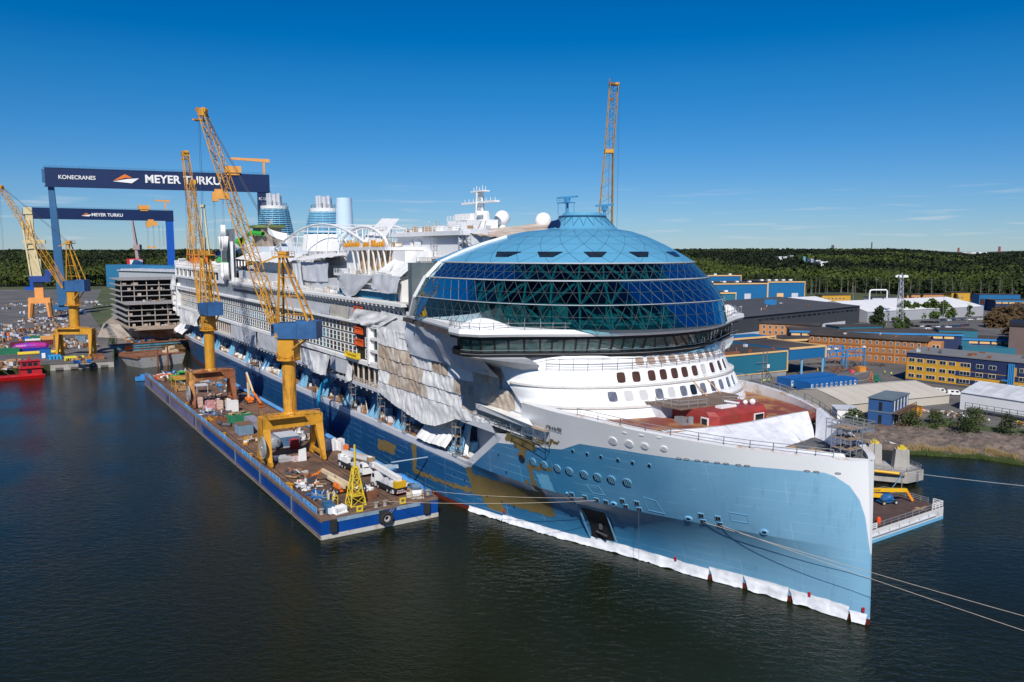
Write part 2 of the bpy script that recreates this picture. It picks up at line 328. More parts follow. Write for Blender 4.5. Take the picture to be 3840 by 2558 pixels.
def leafmat(name, c, v=.35):
    if name in MC: return MC[name]
    m = mat(name, c, .8, var=v, vs=.06, col2=tuple(min(1, q * 1.7) for q in c), c2s=.035, c2t=(.5, .66), spec=.2)
    return m
con_m = leafmat('conifer_needles', (.013, .021, .011)); bir_m = leafmat('birch_leaves', (.056, .075, .016)); mixm = leafmat('mixed_wood_leaves', (.028, .042, .013))
con, bir, mixw = [], [], []
def scatter():
    for side in (0, 1, 2):
        y = 640.0
        while y < 3300:
            st = (6.8 + max(0, (y - 900)) * .0045) * (1 if side < 2 else 1.7)
            lo, hi_ = ((-.78, -.34), (.17, .76), (-.34, .17))[side]
            x = lo * y
            while x < hi_ * y:
                xx = x + rs.uniform(-.5, .5) * st; yy = y + rs.uniform(-.5, .5) * st; d = yy - sinerp(EDGE, xx)
                if d > 2 and not (side == 1 and xx < 300 and yy < 1000):
                    k = nz(xx * .005, yy * .003, 1) + .55 * nz(xx * .03, yy * .03, 2) - min(.25, d / 2600) + (.28 if d < 260 else 0) + (.16 if side == 0 else 0)
                    hh = (10 + 9 * rs.uniform() + 4 * nz(xx * .02, yy * .02, 9)) * (1.08 if d > 120 else 1); e_ = (xx, yy, hill(xx, yy) - .5, hh, st * rs.uniform(.42, .85))
                    (bir if k > .16 else (mixw if k > -.14 else con)).append(e_)
                x += st
            y += st
scatter()
tag(canopy('conifer_wood', con_m, con, 30, 'cone', ''), kind='stuff'); tag(canopy('birch_wood', bir_m, bir, 30, 'ball', ''), kind='stuff'); tag(canopy('mixed_wood', mixm, mixw, 30, 'ball', ''), kind='stuff')
bark = mat('birch_bark', (.22, .21, .185), .8, var=.35, vs=1.5); barkd = mat('brown_bark', (.10, .075, .05), .9, var=.3, vs=1)
def leaf_cloud(mb, c, rad, n, sz, sq=1.0, rnd=R):
    for _ in range(n):
        while True:
            p = Vector((rnd.uniform(-1, 1), rnd.uniform(-1, 1), rnd.uniform(-1, 1)))
            if .35 < p.length < 1: break
        p = Vector((p.x * rad[0], p.y * rad[1], p.z * rad[2])); a = Vector((rnd.gauss(0, 1), rnd.gauss(0, 1), rnd.gauss(0, 1))).normalized(); b = a.orthogonal().normalized(); s = sz * rnd.uniform(.6, 1.3); o = Vector(c) + p
        mb.quad(o - a * s, o + b * s * .7, o + a * s, o - b * s * .7)
def make_tree(name, label, x, y, z, h, r, leaf, bk, group=None, lean=0, n=110, low=.25, lobes=6, cat='tree', sz=None):
    t = thing(name, label, cat, (x, y, z), 0, group); m1 = MB(); tp = Vector((lean, 0, h * .8)); m1.tube((0, 0, -.3), tp, max(.12, h * .016), h * .005, 6)
    m2 = MB()
    for i in range(lobes):
        f = i / max(1, lobes - 1); a = R.uniform(0, 2 * pi); zc = h * (low + (1 - low) * (.12 + .78 * f)); q = r * (1 - .55 * f) * .62
        c = Vector((cos(a) * q + lean * f, sin(a) * q, zc)); m1.tube((lean * f * .8, 0, zc * .82), c, h * .006, .03, 4)
        leaf_cloud(m2, c, (r * .62 * (1.1 - .4 * f), r * .62 * (1.1 - .4 * f), h * (1 - low) * .22), n // lobes, sz or r * .16)
    m1.obj('trunk', bk, t); m2.obj('crown', leaf, t); return t
for i in range(38):          # tall pale-trunked birches one can tell apart along the edge of the wood
    x = 300 + i * 6 + R.uniform(-9, 9); y = sinerp(EDGE, x) - R.uniform(2, 16)
    make_tree('birch_tree', 'slender pale trunked birch standing on the edge of the wood behind the yard', x, y, 3, R.uniform(17, 23), R.uniform(2.4, 3.6), bir_m, bark, 'birches along the wood edge', R.uniform(-.8, .8), 110, .36, 5)
# ------------------------------------------------------------------ the ship: hull form (u forward from the stem, v to starboard, z up)
BW = [(-395, 14), (-380, 18), (-360, 21), (-330, 23.5), (-100, 24.4), (-84, 24.2), (-76, 23.0), (-53, 16.6), (-40, 12), (-26, 8.0), (-19, 5.4), (-9, 2.4), (-2.6, .9), (0, .12)]
BK = [(-395, 20), (-370, 23), (-340, 24.5), (-70, 24.5), (-53, 22.6), (-40, 19.4), (-27, 14.3), (-20, 10.9), (-12.3, 7.3), (-6.4, 4.1), (-2.5, 1.9), (-.9, .7), (0, .16)]
BS = [(-395, 21), (-340, 24.5), (-75, 24.6), (-60, 25.6), (-45, 26), (-35, 24), (-25, 20.3), (-15, 13.7), (-9, 9.1), (-4, 5.3), (-1.6, 3.0), (-.6, 1.7), (0, .55)]
ZS = [(-60, 27), (-45, 27), (-35, 26.7), (-25, 26), (-15, 25), (-1, 24.2), (0, 24.1)]
ZK = 11.0
def smo(T, x):
    """Catmull-Rom through a table"""
    if x <= T[0][0]: return T[0][1]
    for i in range(len(T) - 1):
        if x <= T[i + 1][0]:
            x0, y0 = T[i]; x1, y1 = T[i + 1]; t = (x - x0) / (x1 - x0)
            m0 = (y1 - T[i - 1][1]) / (x1 - T[i - 1][0]) if i > 0 else (y1 - y0) / (x1 - x0)
            m1 = (T[i + 2][1] - y0) / (T[i + 2][0] - x0) if i + 2 < len(T) else (y1 - y0) / (x1 - x0)
            h = x1 - x0; return (2*t**3-3*t*t+1)*y0 + (t**3-2*t*t+t)*h*m0 + (-2*t**3+3*t*t)*y1 + (t**3-t*t)*h*m1
    return T[-1][1]
def stem(z): return -1.0 * (max(0, z) / 24.0) ** 1.5
def hb(u, z):
    s = u - stem(z) * max(0, 1 + u / 14.0) if u > -14 else u
    s = min(0, s)
    w, k = smo(BW, s), smo(BK, s)
    if z <= ZK:
        t = max(0, z) / ZK; return w + (k - w) * (t ** 2.1 * .88 + t * .12)
    b = smo(BS, s); t = (z - ZK) / (sinerp(ZS, s) - ZK); return k + (b - k) * t ** .92
def hull_n(u, z):
    e = .3; du = (hb(u + e, z) - hb(u - e, z)) / (2 * e); dz = (hb(u, z + e) - hb(u, z - e)) / (2 * e)
    return (-du, 1.0, -dz)
B0 = (51.62, 109.68); SH = radians(-57.0)
LOC = lambda u, v, z: (u, -v, z)
ship = thing('cruise_ship', 'huge white and blue cruise ship under construction with a glass dome above its bow', 'cruise ship', (*B0, 0), SH)
def ramp_math(t, src, pts, lo, hi, scale):
    mr = nn(t, 'ShaderNodeMapRange'); mr.inputs[1].default_value = lo; mr.inputs[2].default_value = hi; t.links.new(src, mr.inputs[0])
    r = nn(t, 'ShaderNodeValToRGB'); el = r.color_ramp.elements
    for i, (p, v) in enumerate(pts):
        q = (p - lo) / (hi - lo); c = (v / scale,) * 3 + (1,)
        e_ = el[i] if i < 2 else el.new(q)
        e_.position = q; e_.color = c
    t.links.new(mr.outputs[0], r.inputs[0]); m_ = nn(t, 'ShaderNodeMath', operation='MULTIPLY'); m_.inputs[1].default_value = scale; t.links.new(r.outputs[0], m_.inputs[0]); return m_.outputs[0]
def hull_mat():
    m = bpy.data.materials.new('hull_paint'); m.use_nodes = True; t = m.node_tree; L = t.links.new; b = t.nodes['Principled BSDF']
    b.inputs['Roughness'].default_value = .30; b.inputs['Coat Weight'].default_value = .25; b.inputs['Coat Roughness'].default_value = .12
    tcn = nn(t, 'ShaderNodeTexCoord'); sp = nn(t, 'ShaderNodeSeparateXYZ'); L(tcn.outputs['Object'], sp.inputs[0]); U, Z = sp.outputs[0], sp.outputs[2]
    zb = ramp_math(t, U, [(-80, 9.6), (0, 22.4), (-74, 9.3), (-62, 17.4), (-43, 20.0), (-38.5, 21.9), (-30, 22.2), (-6, 22.2)], -80, 0, 30)
    us = ramp_math(t, Z, [(0, .0), (26, 5.0), (8.5, .0), (12.5, .55), (16, .95), (18.5, 1.5), (20.5, 2.4), (21.8, 3.8), (22.3, 5.0)], 0, 26, 5)
    g1 = nn(t, 'ShaderNodeMath', operation='GREATER_THAN'); L(Z, g1.inputs[0]); L(zb, g1.inputs[1])
    ng = nn(t, 'ShaderNodeMath', operation='MULTIPLY'); ng.inputs[1].default_value = -1; L(U, ng.inputs[0])
    g2 = nn(t, 'ShaderNodeMath', operation='LESS_THAN'); L(ng.outputs[0], g2.inputs[0]); L(us, g2.inputs[1])
    w = nn(t, 'ShaderNodeMath', operation='MAXIMUM'); L(g1.outputs[0], w.inputs[0]); L(g2.outputs[0], w.inputs[1])
    n = nn(t, 'ShaderNodeTexNoise'); n.inputs['Scale'].default_value = .06; n.inputs['Detail'].default_value = 6; L(tcn.outputs['Object'], n.inputs['Vector'])
    # blue ramp: bow's lighter reflection painted into the colour, darker towards the stern, patchy
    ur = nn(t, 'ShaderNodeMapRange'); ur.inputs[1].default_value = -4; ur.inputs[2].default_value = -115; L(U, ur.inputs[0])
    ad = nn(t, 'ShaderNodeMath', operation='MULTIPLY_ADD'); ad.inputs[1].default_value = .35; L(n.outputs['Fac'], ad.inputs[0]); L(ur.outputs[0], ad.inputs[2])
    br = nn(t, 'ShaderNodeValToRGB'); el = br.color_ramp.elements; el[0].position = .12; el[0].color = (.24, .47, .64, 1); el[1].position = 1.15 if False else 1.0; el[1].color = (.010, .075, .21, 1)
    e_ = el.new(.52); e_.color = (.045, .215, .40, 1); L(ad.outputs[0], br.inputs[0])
    # plate seams
    def seam(src, period, wdt):
        a = nn(t, 'ShaderNodeMath', operation='DIVIDE'); a.inputs[1].default_value = period; L(src, a.inputs[0]); f = nn(t, 'ShaderNodeMath', operation='FRACT'); L(a.outputs[0], f.inputs[0])
        l = nn(t, 'ShaderNodeMath', operation='LESS_THAN'); l.inputs[1].default_value = wdt / period; L(f.outputs[0], l.inputs[0]); return l.outputs[0]
    s1 = seam(Z, 1.55, .09); s2 = seam(U, 9.3, .12); sm = nn(t, 'ShaderNodeMath', operation='MAXIMUM'); L(s1, sm.inputs[0]); L(s2, sm.inputs[1])
    n2 = nn(t, 'ShaderNodeTexNoise'); n2.inputs['Scale'].default_value = .2; L(tcn.outputs['Object'], n2.inputs['Vector'])
    r2 = nn(t, 'ShaderNodeMapRange'); r2.inputs[1].default_value = .42; r2.inputs[2].default_value = .62; r2.inputs[3].default_value = 0; r2.inputs[4].default_value = .48; L(n2.outputs['Fac'], r2.inputs[0])
    sf = nn(t, 'ShaderNodeMath', operation='MULTIPLY'); L(sm.outputs[0], sf.inputs[0]); L(r2.outputs[0], sf.inputs[1])
    smp = nn(t, 'ShaderNodeMapping'); smp.inputs['Scale'].default_value = (1, 1, .12); L(tcn.outputs['Object'], smp.inputs[0]); sn = nn(t, 'ShaderNodeTexNoise'); sn.inputs['Scale'].default_value = .8; sn.inputs['Detail'].default_value = 8; sn.inputs['Roughness'].default_value = .75; L(smp.outputs[0], sn.inputs['Vector'])
    sr = nn(t, 'ShaderNodeMapRange'); sr.inputs[1].default_value = .54; sr.inputs[2].default_value = .8; sr.inputs[4].default_value = .5; L(sn.outputs['Fac'], sr.inputs[0]); m0 = nn(t, 'ShaderNodeMixRGB'); m0.inputs[2].default_value = (.07, .15, .22, 1); L(sr.outputs[0], m0.inputs[0]); L(br.outputs[0], m0.inputs[1])
    m1 = nn(t, 'ShaderNodeMixRGB'); m1.inputs[2].default_value = (.34, .6, .76, 1); L(sf.outputs[0], m1.inputs[0]); L(m0.outputs[0], m1.inputs[1])
    n3 = nn(t, 'ShaderNodeTexNoise'); n3.inputs['Scale'].default_value = .11; n3.inputs['Detail'].default_value = 7; L(tcn.outputs['Object'], n3.inputs['Vector'])
    wr = nn(t, 'ShaderNodeValToRGB'); wr.color_ramp.elements[0].color = (.66, .675, .70, 1); wr.color_ramp.elements[1].color = (.82, .825, .83, 1); L(n3.outputs['Fac'], wr.inputs[0])
    m2 = nn(t, 'ShaderNodeMixRGB'); L(w.outputs[0], m2.inputs[0]); L(m1.outputs[0], m2.inputs[1]); L(wr.outputs[0], m2.inputs[2])
    g3 = nn(t, 'ShaderNodeMath', operation='LESS_THAN'); g3.inputs[1].default_value = .9; L(Z, g3.inputs[0])
    m3 = nn(t, 'ShaderNodeMixRGB'); m3.inputs[2].default_value = (.13, .022, .015, 1); L(g3.outputs[0], m3.inputs[0]); L(m2.outputs[0], m3.inputs[1]); L(m3.outputs[0], b.inputs['Base Color'])
    hn = nn(t, 'ShaderNodeTexNoise'); hn.inputs['Scale'].default_value = .35; hn.inputs['Detail'].default_value = 2; L(tcn.outputs['Object'], hn.inputs['Vector'])
    sb = nn(t, 'ShaderNodeMath', operation='MULTIPLY_ADD'); sb.inputs[1].default_value = .35; L(sm.outputs[0], sb.inputs[0]); L(hn.outputs['Fac'], sb.inputs[2])
    bp = nn(t, 'ShaderNodeBump'); bp.inputs['Strength'].default_value = .25; bp.inputs['Distance'].default_value = .06; L(sb.outputs[0], bp.inputs['Height']); L(bp.outputs[0], b.inputs['Normal'])
    return m
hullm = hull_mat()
def top(u):
    if u <= -74: return 11.0
    return sinerp([(-74, 11.0), (-62, 19.3), (-53.6, 20.6), (-51.6, 26.9), (-45, 27), (-35, 26.7), (-25, 26), (-15, 25), (-1, 24.2), (0, 24.1)], u)
US = [-395, -385, -372, -355, -340, -300, -260, -220, -180, -140, -110, -100, -92, -84, -78, -74, -72, -70, -68, -66, -64, -62, -59, -56, -53.6, -53, -52.3, -51.6, -50, -47, -44, -41.5, -39, -36, -33, -30, -27, -24, -21.5, -19, -16.5, -14, -12, -10, -8, -6.5, -5, -4, -3, -2.2, -1.5, -1, -.6, -.3, -.1, 0]
def hull_half(sgn):
    lo, hi_ = MB(), MB()
    def row(u, z): uu = u + (stem(z) * max(0, 1 + u / 14) if u > -14 else 0); return (uu, -sgn * hb(uu, z) if u < 0 else -sgn * hb(stem(z), z), z)
    zl = [-1.2, 0, .9, 1.8, 3, 4.2, 5.4, 6.6, 7.8, 9, 9.6, 10.3, 11]
    lo.add([row(u, min(z, top(u))) for z in zl for u in US], [(j * len(US) + i, j * len(US) + i + 1, (j + 1) * len(US) + i + 1, (j + 1) * len(US) + i) for j in range(len(zl) - 1) for i in range(len(US) - 1)])
    U2 = [u for u in US if u >= -74]; n = 12
    def r2(u, k): z = 11 + (top(u) - 11) * k / n; return row(u, z)
    hi_.add([r2(u, k) for k in range(n + 1) for u in U2], [(j * len(U2) + i, j * len(U2) + i + 1, (j + 1) * len(U2) + i + 1, (j + 1) * len(U2) + i) for j in range(n) for i in range(len(U2) - 1)])
    return lo, hi_
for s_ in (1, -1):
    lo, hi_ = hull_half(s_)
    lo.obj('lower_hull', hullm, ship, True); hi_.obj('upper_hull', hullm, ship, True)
# bull nose at the stem head, bulwark cap and inner face, weather decks
mb = MB(LOC); mb.m = 0
def zsh(u): return sinerp([(-60, 27), (-45, 27), (-35, 26.7), (-25, 26), (-15, 25), (-1, 24.2), (0, 24.1)], u)
cu = [u for u in US if u >= -51.6]
for sg in (1, -1):
    lst = cu if sg == 1 else [-60, -56] + cu
    for a, b in zip(lst, lst[1:]):
        q = []
        for u in (a, b):
            z = zsh(u); uu = u + stem(z) * max(0, 1 + u / 14) if u > -14 else u; w = hb(uu, z); wi = max(0, w - 1.7); q.append((uu, w * sg, wi * sg, z))
        (u0, w0, i0, z0), (u1, w1, i1, z1) = q
        mb.quad((u0, w0, z0), (u1, w1, z1), (u1, i1, z1 + .12), (u0, i0, z0 + .12)); mb.quad((u0, i0, z0 + .12), (u1, i1, z1 + .12), (u1, i1, 22.4), (u0, i0, 22.4))
mb.obj('bulwark', mat('bulwark_paint', (.66, .66, .67), .5, var=.06, vs=.3, col2=(.50, .36, .24), c2s=.22, c2t=(.54, .62)), ship)
mb = MB(LOC)
for sg in (1,):    # port side wall forward of the superstructure, seen over the deck
    for a, b in zip([-60, -56, -52, -48, -44, -40], [-56, -52, -48, -44, -40, -38.9]):
        mb.quad((a, -hb(a, 20), 20), (b, -hb(b, 20), 20), (b, -hb(b, zsh(b)), zsh(b)), (a, -hb(a, zsh(a)), zsh(a)))
mb.obj('port_bulwark', white, ship)
for v_ in ((-52, -49.6), (-48.8, -46.4)):
    mb = MB(LOC); w = hb(-49, 26) - 1.78; mb.m = 0; mb.bx(v_[0], v_[1], -w, -w + .1, 25.3, 26.7); mb.m = 1; mb.bx(v_[0] + .15, v_[1] - .15, -w + .06, -w + .14, 25.45, 26.55); mb.obj('window', [white, glassd], ship)
mb = MB(LOC)
dk = [(-60, -24), (-60, 24)] + [(u, max(.1, hb(u, 24.9) - 1.2)) for u in (-45, -36, -30, -27)] + [(-24.9, 9.5), (-23.4, 5), (-21.7, 1.5), (-20.9, -4), (-20.2, -11)] + [(u, -(hb(u, 24.9) - 1.2)) for u in (-22, -30, -36, -45)]
mb.prism(dk, 24.4, 25.2)
reddk = mat('red_primer_deck', (.215, .055, .037), .7, var=.25, vs=.25, col2=(.38, .19, .07), c2s=.09, c2t=(.46, .53))
mb.obj('foredeck', reddk, ship)
mb = MB(LOC); dk = [(u, max(.1, hb(u, 23.8) - 1.3)) for u in (-28, -22, -17, -13, -9, -6, -3.5, -2)]; dk += [(u, -v) for u, v in dk[::-1]]
mb.prism(dk, 23.2, 23.75); mb.obj('bow_deck', mat('bow_deck_paint', (.10, .105, .11), .8, var=.25, vs=.3, col2=(.45, .27, .14), c2s=.16, c2t=(.53, .57)), ship)
# primer patches masked out on the starboard bow
prim = mat('ochre_primer', (.185, .135, .048), .6, var=.15, vs=.5)
def pip(p, x, y):
    c = False
    for (x0, y0), (x1, y1) in zip(p, p[1:] + p[:1]):
        if (y0 > y) != (y1 > y) and x < (x1 - x0) * (y - y0) / (y1 - y0) + x0: c = not c
    return c
PA = [(-58.9, 20.0), (-42.0, 21.4), (-43.7, 20.7), (-49.8, 19.5), (-50.4, 18.3), (-53.5, 17.6), (-53.5, 15.9), (-52.5, 15.0), (-50.4, 15.1), (-49.7, 15.8), (-47.3, 15.8), (-46.8, 15.1), (-52.1, 14.3), (-51.5, 10.7), (-51.8, 9.6), (-53.1, 3.8), (-65.0, 4.0), (-66.2, 3.7), (-65.3, 1.7), (-69.8, 1.7), (-71.2, 3.0), (-72.0, 3.9), (-75.5, 4.0), (-86.1, 3.4), (-98.2, 2.8), (-99.2, 3.4), (-99.5, 9.6), (-96.8, 9.6), (-97.3, 3.9), (-85.5, 4.4), (-74.3, 5.0), (-75.3, 9.0), (-74.7, 10.0), (-73.0, 10.2), (-72.9, 8.6), (-65.7, 8.9), (-56.7, 9.1), (-53.8, 9.3), (-53.2, 10.6), (-53.2, 13.8), (-53.5, 15.7), (-56.1, 16.4), (-55.0, 17.4), (-57.0, 18.4), (-59.2, 18.3)]
PB = [(-118.7, 6.9), (-108.1, 7.3), (-109.0, 4.6), (-119.3, 4.0)]; PC = [(-54.8, 11.8), (-53.8, 11.8), (-53.9, 10.9), (-55.0, 11.0)]
def patch(poly, st, jag):
    mb = MB(LOC); us = [p[0] for p in poly]; zs = [p[1] for p in poly]; u = min(us)
    while u < max(us):
        z = min(zs)
        while z < max(zs):
            jx = jag * nz(u * .7, z * .9, 2); jz = jag * nz(u * .9, z * .5, 8)
            if pip(poly, u + st / 2 + jx, z + st / 2 + jz):
                mb.add([(a, hb(a, c) + .035, c) for a, c in ((u, z), (u + st, z), (u + st, z + st), (u, z + st))], [(0, 1, 2, 3)])
            z += st
        u += st
    return mb
for p_, s_, j_ in ((PA, .28, .55), (PB, .4, .3), (PC, .1, .0)): patch(p_, s_, j_).obj('primer_patch', prim, ship)
hatchp = mat('fresh_pale_coat', (.14, .40, .60), .3, var=.08)
patch([(-51.3, 13.6), (-48.2, 14.2), (-46.6, 7.2), (-49.6, 6.8)], .3, .0).obj('paint_patch', hatchp, ship)
# fittings on the hull, each bedded on the plating
def on_hull(u, z, off=.05):
    n = Vector(hull_n(u, z)).normalized(); tu = Vector((0, 0, 1)).cross(n); tu.normalize(); tz = n.cross(tu)
    if tu.x < 0: tu = -tu
    return Vector((u, hb(u, z), z)) + n * off, tu, tz, n
def hdisc(mb, u, z, rx, rz_, off, dep, n=16, ins=None):
    c, a, b, nn_ = on_hull(u, z, off); vs = []
    for o in (0, dep): vs += [c + a * rx * cos(2 * pi * i / n) + b * rz_ * sin(2 * pi * i / n) + nn_ * o for i in range(n)]
    mb.add(vs, [(i, (i + 1) % n, n + (i + 1) % n, n + i) for i in range(n)] + [tuple(range(n, 2 * n))])
def hrect(mb, u, z, w, h, off, dep, slant=0):
    c, a, b, nn_ = on_hull(u, z, off); vs = []
    for o in (0, dep): vs += [c + a * x * w / 2 + b * y * h / 2 + a * slant * y + nn_ * o for x, y in ((-1, -1), (1, -1), (1, 1), (-1, 1))]
    mb.add(vs, [(0, 3, 2, 1), (4, 5, 6, 7), (0, 1, 5, 4), (1, 2, 6, 5), (2, 3, 7, 6), (3, 0, 4, 7)])
hullrim = mat('hull_rim_paint', (.15, .36, .53), .4, var=.05)
for i, u in enumerate((-54.6, -51.5, -48.5, -45.3, -42.6, -39.5, -36.9, -34.3, -31.5)):     # louvred oval thruster ports
    z = 15.9 + .06 * i; mb = MB(LOC); mb.m = 0; hdisc(mb, u, z, .84, .74, .0, .16); mb.m = 1; hdisc(mb, u, z, .8, .7, .12, .07); mb.m = 0
    for k in (-.5, -.17, .17, .5):
        c, a, b, n_ = on_hull(u, z, .2); l = .68 * sqrt(1 - (k / .8) ** 2); mb.bar(c + a * k + b * l, c + a * (k + .16) - b * l, .17, .05)
    mb.obj('louvred_port', [black if i == 0 else hullrim, glassd], ship)
for u in (-40.4, -37.5, -34.9, -31.8, -29.3, -26.6):
    mb = MB(LOC); mb.m = 0; hdisc(mb, u, 20.3, .32, .36, .0, .1); mb.m = 1; hdisc(mb, u, 20.3, .25, .28, .06, .07); mb.obj('porthole', [hullrim, glassd], ship)
for u, r in ((-31.6, .8), (-28.8, .75), (-26.3, .65), (-23.5, .55)):
    mb = MB(LOC); mb.m = 0; hdisc(mb, u, 23.65, r, r * .9, .0, .12); mb.m = 1; hdisc(mb, u, 23.65, r * .8, r * .72, .07, .08); mb.obj('round_vent', [white, grey], ship)
for u in (-29, -26.3, -23.7):
    mb = MB(LOC); hdisc(mb, u, 25.45, .4, .14, .0, .06); mb.obj('deck_scupper', white, ship)
for u in (-21.8, -20.8, -19.4, -18.3, -16.9, -15.8, -14.3, -13.3, -6.7, -5.7, -3.5):
    mb = MB(LOC); mb.m = 0; hdisc(mb, u, 22.28, .42, .13, .0, .07); mb.m = 1; hdisc(mb, u, 22.28, .32, .05, .05, .06); mb.obj('freeing_port', [black, grey], ship)
for u, z in ((-43.6, 11.5), (-40.9, 11.6), (-38.6, 11.6), (-36.9, 11.6), (-33.6, 12.6), (-33.4, 11.6), (-31.1, 12.7), (-31.1, 11.55), (-21.3, 12.6), (-21.3, 11.5), (-18.9, 12.6), (-18.9, 11.55)):
    mb = MB(LOC); mb.m = 0; hrect(mb, u, z, .95, .85, .0, .12); mb.m = 1; hrect(mb, u, z, .74, .62, .06, .09); mb.m = 2; c, a, b, n_ = on_hull(u, z, .17); mb.bar(c + b * .3, c - b * .3, .12, .08); mb.obj('mooring_port', [hullrim, black, dgrey], ship)
for u in (-35.5, -23.4, -12.8):
    mb = MB(LOC); mb.m = 0; hdisc(mb, u, 11.6, .62, .42, .0, .2); mb.m = 1; hdisc(mb, u, 11.6, .36, .22, .15, .08); mb.obj('fairlead', [ltblue, black], ship)
mb = MB(LOC)
for u, z in ((-99, 5), (-93, 6), (-85, 7.2), (-80, 6.8), (-76.5, 6.3), (-70, 4.4), (-66, 4.1), (-63, 3.8), (-129, 8.4), (-125, 8), (-120, 8.6), (-60, 12), (-62, 15), (-56, 18)): hdisc(mb, u, z, .16, .3, 0, .08, 8)
mb.obj('drain_port', black, ship)
for (u, w) in ((-294, 26), (-262, 20), (-238, 22)):
    mb = MB(LOC)
    for k in range(int(w / 2)): hrect(mb, u + k * 2, 7.9, .8, .9, 0, .05)
    mb.obj('row_of_portlights', glassd, ship)
# the big shell door standing open
mb = MB(LOC); mb.m = 0
q = [(-45.1, 8.8), (-39.4, 8.8), (-40.9, 1.8), (-46.2, 1.4)]; qi = [(-44.8, 8.5), (-39.7, 8.5), (-41.2, 2.1), (-45.9, 1.7)]
P3 = lambda u, z, o: (u, hb(u, z) + o, z)
for i in range(4):
    j = (i + 1) % 4; mb.add([P3(*q[i], .12), P3(*q[j], .12), P3(*qi[j], .12), P3(*qi[i], .12), P3(*q[i], -.1), P3(*q[j], -.1)], [(0, 1, 2, 3), (0, 1, 5, 4)])
mb.m = 1
for s in range(6):
    a, b = s / 6, (s + 1) / 6; L_ = lambda i, j, t: (qi[i][0] + (qi[j][0] - qi[i][0]) * t, qi[i][1] + (qi[j][1] - qi[i][1]) * t)
    p = [L_(0, 3, a), L_(1, 2, a), L_(1, 2, b), L_(0, 3, b)]; mb.quad(*[P3(*x, .06) for x in p])
mb.m = 2; c = P3(-43.0, 4.8, .1); mb.bx(c[0] - .3, c[0] + .3, c[1] - .05, c[1] + .25, 4.2, 5.4); mb.bx(c[0] - 1.3, c[0] + 1.6, c[1] - .15, c[1] + .1, 3.3, 3.5)
mb.obj('shell_door', [hullrim, black, dgrey], ship)
mb = MB(LOC); mb.bar(P3(-44.6, 11.6, .15), P3(-45.6, 8.8, .15), .35, .3); mb.obj('rubbing_bar', hullrim, ship)
for pol in ([(-29.6, 14.1), (-27.6, 13.8), (-27.0, 11.6), (-29.6, 11.7)], [(-17.0, 14.0), (-14.6, 14.0), (-14.6, 12.6), (-17.0, 12.6)], [(-39.8, 14.2), (-37.3, 14.4), (-36.6, 12.9), (-38.9, 12.8)]):
    mb = MB(LOC)
    for a, b in zip(pol, pol[1:] + pol[:1]): mb.bar(P3(*a, .03), P3(*b, .03), .09, .05)
    mb.obj('hatch_outline', hullrim, ship)
# painted name, part of it still masked
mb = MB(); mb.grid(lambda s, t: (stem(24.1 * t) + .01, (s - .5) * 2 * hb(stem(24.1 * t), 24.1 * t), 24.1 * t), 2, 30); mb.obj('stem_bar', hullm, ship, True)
tn = text_obj('ship_name', 'ICON of the SEAS', 1.0, black, ship, (0, 0, 0), (0, 0, 0), .02)
c, a, b, n_ = on_hull(-43.4, 23.6, .22); tn.location = LOC(*c); tn.rotation_euler = (radians(88), 0, atan2(-a.y, a.x)); tn.scale = (.5, .85, 1)
# ------------------------------------------------------------------ ship: recess, side, superstructure
V = 24.5
shade = mat('primed_wall_blue_grey', (.17, .185, .21), .6, var=.2, vs=.15)
navyw = mat('recess_blue', (.03, .095, .21), .55, var=.3, vs=.15)
mb = MB(LOC); mb.bx(-392, -62, -17, 17, 8, 18.4); mb.obj('recess_wall', navyw, ship)
mb = MB(LOC); mb.bx(-393, -80, -23.6, 23.6, 9.4, 10.5); mb.bx(-80, -69, -21.6, 21.6, 9.4, 10.5); mb.obj('recess_deck', mat('primer_deck', (.30, .15, .075), .8, var=.35, vs=.4, col2=(.16, .12, .10), c2s=.3, c2t=(.5, .7)), ship)
mb = MB(LOC); mb.bx(-96, -80, 17.5, 23.5, 10.5, 10.6); mb.bx(-80, -69, 17.5, 21.5, 10.5, 10.6); mb.obj('sheeted_deck', sheet, ship)
mb = MB(LOC)                                          # white cap and inner face of the long bulwark, sloped frame of the opening
for a, b in zip([-390, -370, -340, -300, -250, -200, -150, -110, -90, -80], [-370, -340, -300, -250, -200, -150, -110, -90, -80, -74]):
    mb.quad((a, hb(a, 11) + .04, 11.02), (b, hb(b, 11) + .04, 11.02), (b, hb(b, 11) - 1.0, 11.05), (a, hb(a, 11) - 1.0, 11.05)); mb.quad((a, hb(a, 11) - 1, 11.05), (b, hb(b, 11) - 1, 11.05), (b, hb(b, 11) - 1, 9.3), (a, hb(a, 11) - 1, 9.3))
    mb.quad((a, hb(a, 10) + .05, 11.02), (b, hb(b, 10) + .05, 11.02), (b, hb(b, 10) + .05, 9.8), (a, hb(a, 10) + .05, 9.8))
mb.obj('bulwark_cap', mat('bulwark_cap_paint', (.55, .58, .64), .5, var=.12, vs=.2, col2=(.33, .34, .40), c2s=.1, c2t=(.5, .75)), ship)
mb = MB(LOC)
def fr(t): return (-74 + 12 * t, 11 + 8.3 * t)
mb.m = 0
for i in range(10):
    (u0, z0), (u1, z1) = fr(i / 10), fr((i + 1) / 10); a0, a1 = hb(u0, z0), hb(u1, z1)
    mb.quad((u0, a0 + .05, z0), (u1, a1 + .05, z1), (u1 + 1.6, hb(u1 + 1.6, z1 - .6) + .06, z1 - .6), (u0 + 1.0, hb(u0 + 1, z0 - 1.2) + .06, z0 - 1.2)); mb.quad((u0, a0, z0), (u1, a1, z1), (u1 + .4, a1 - 7, z1), (u0 + .4, a0 - 7, z0))
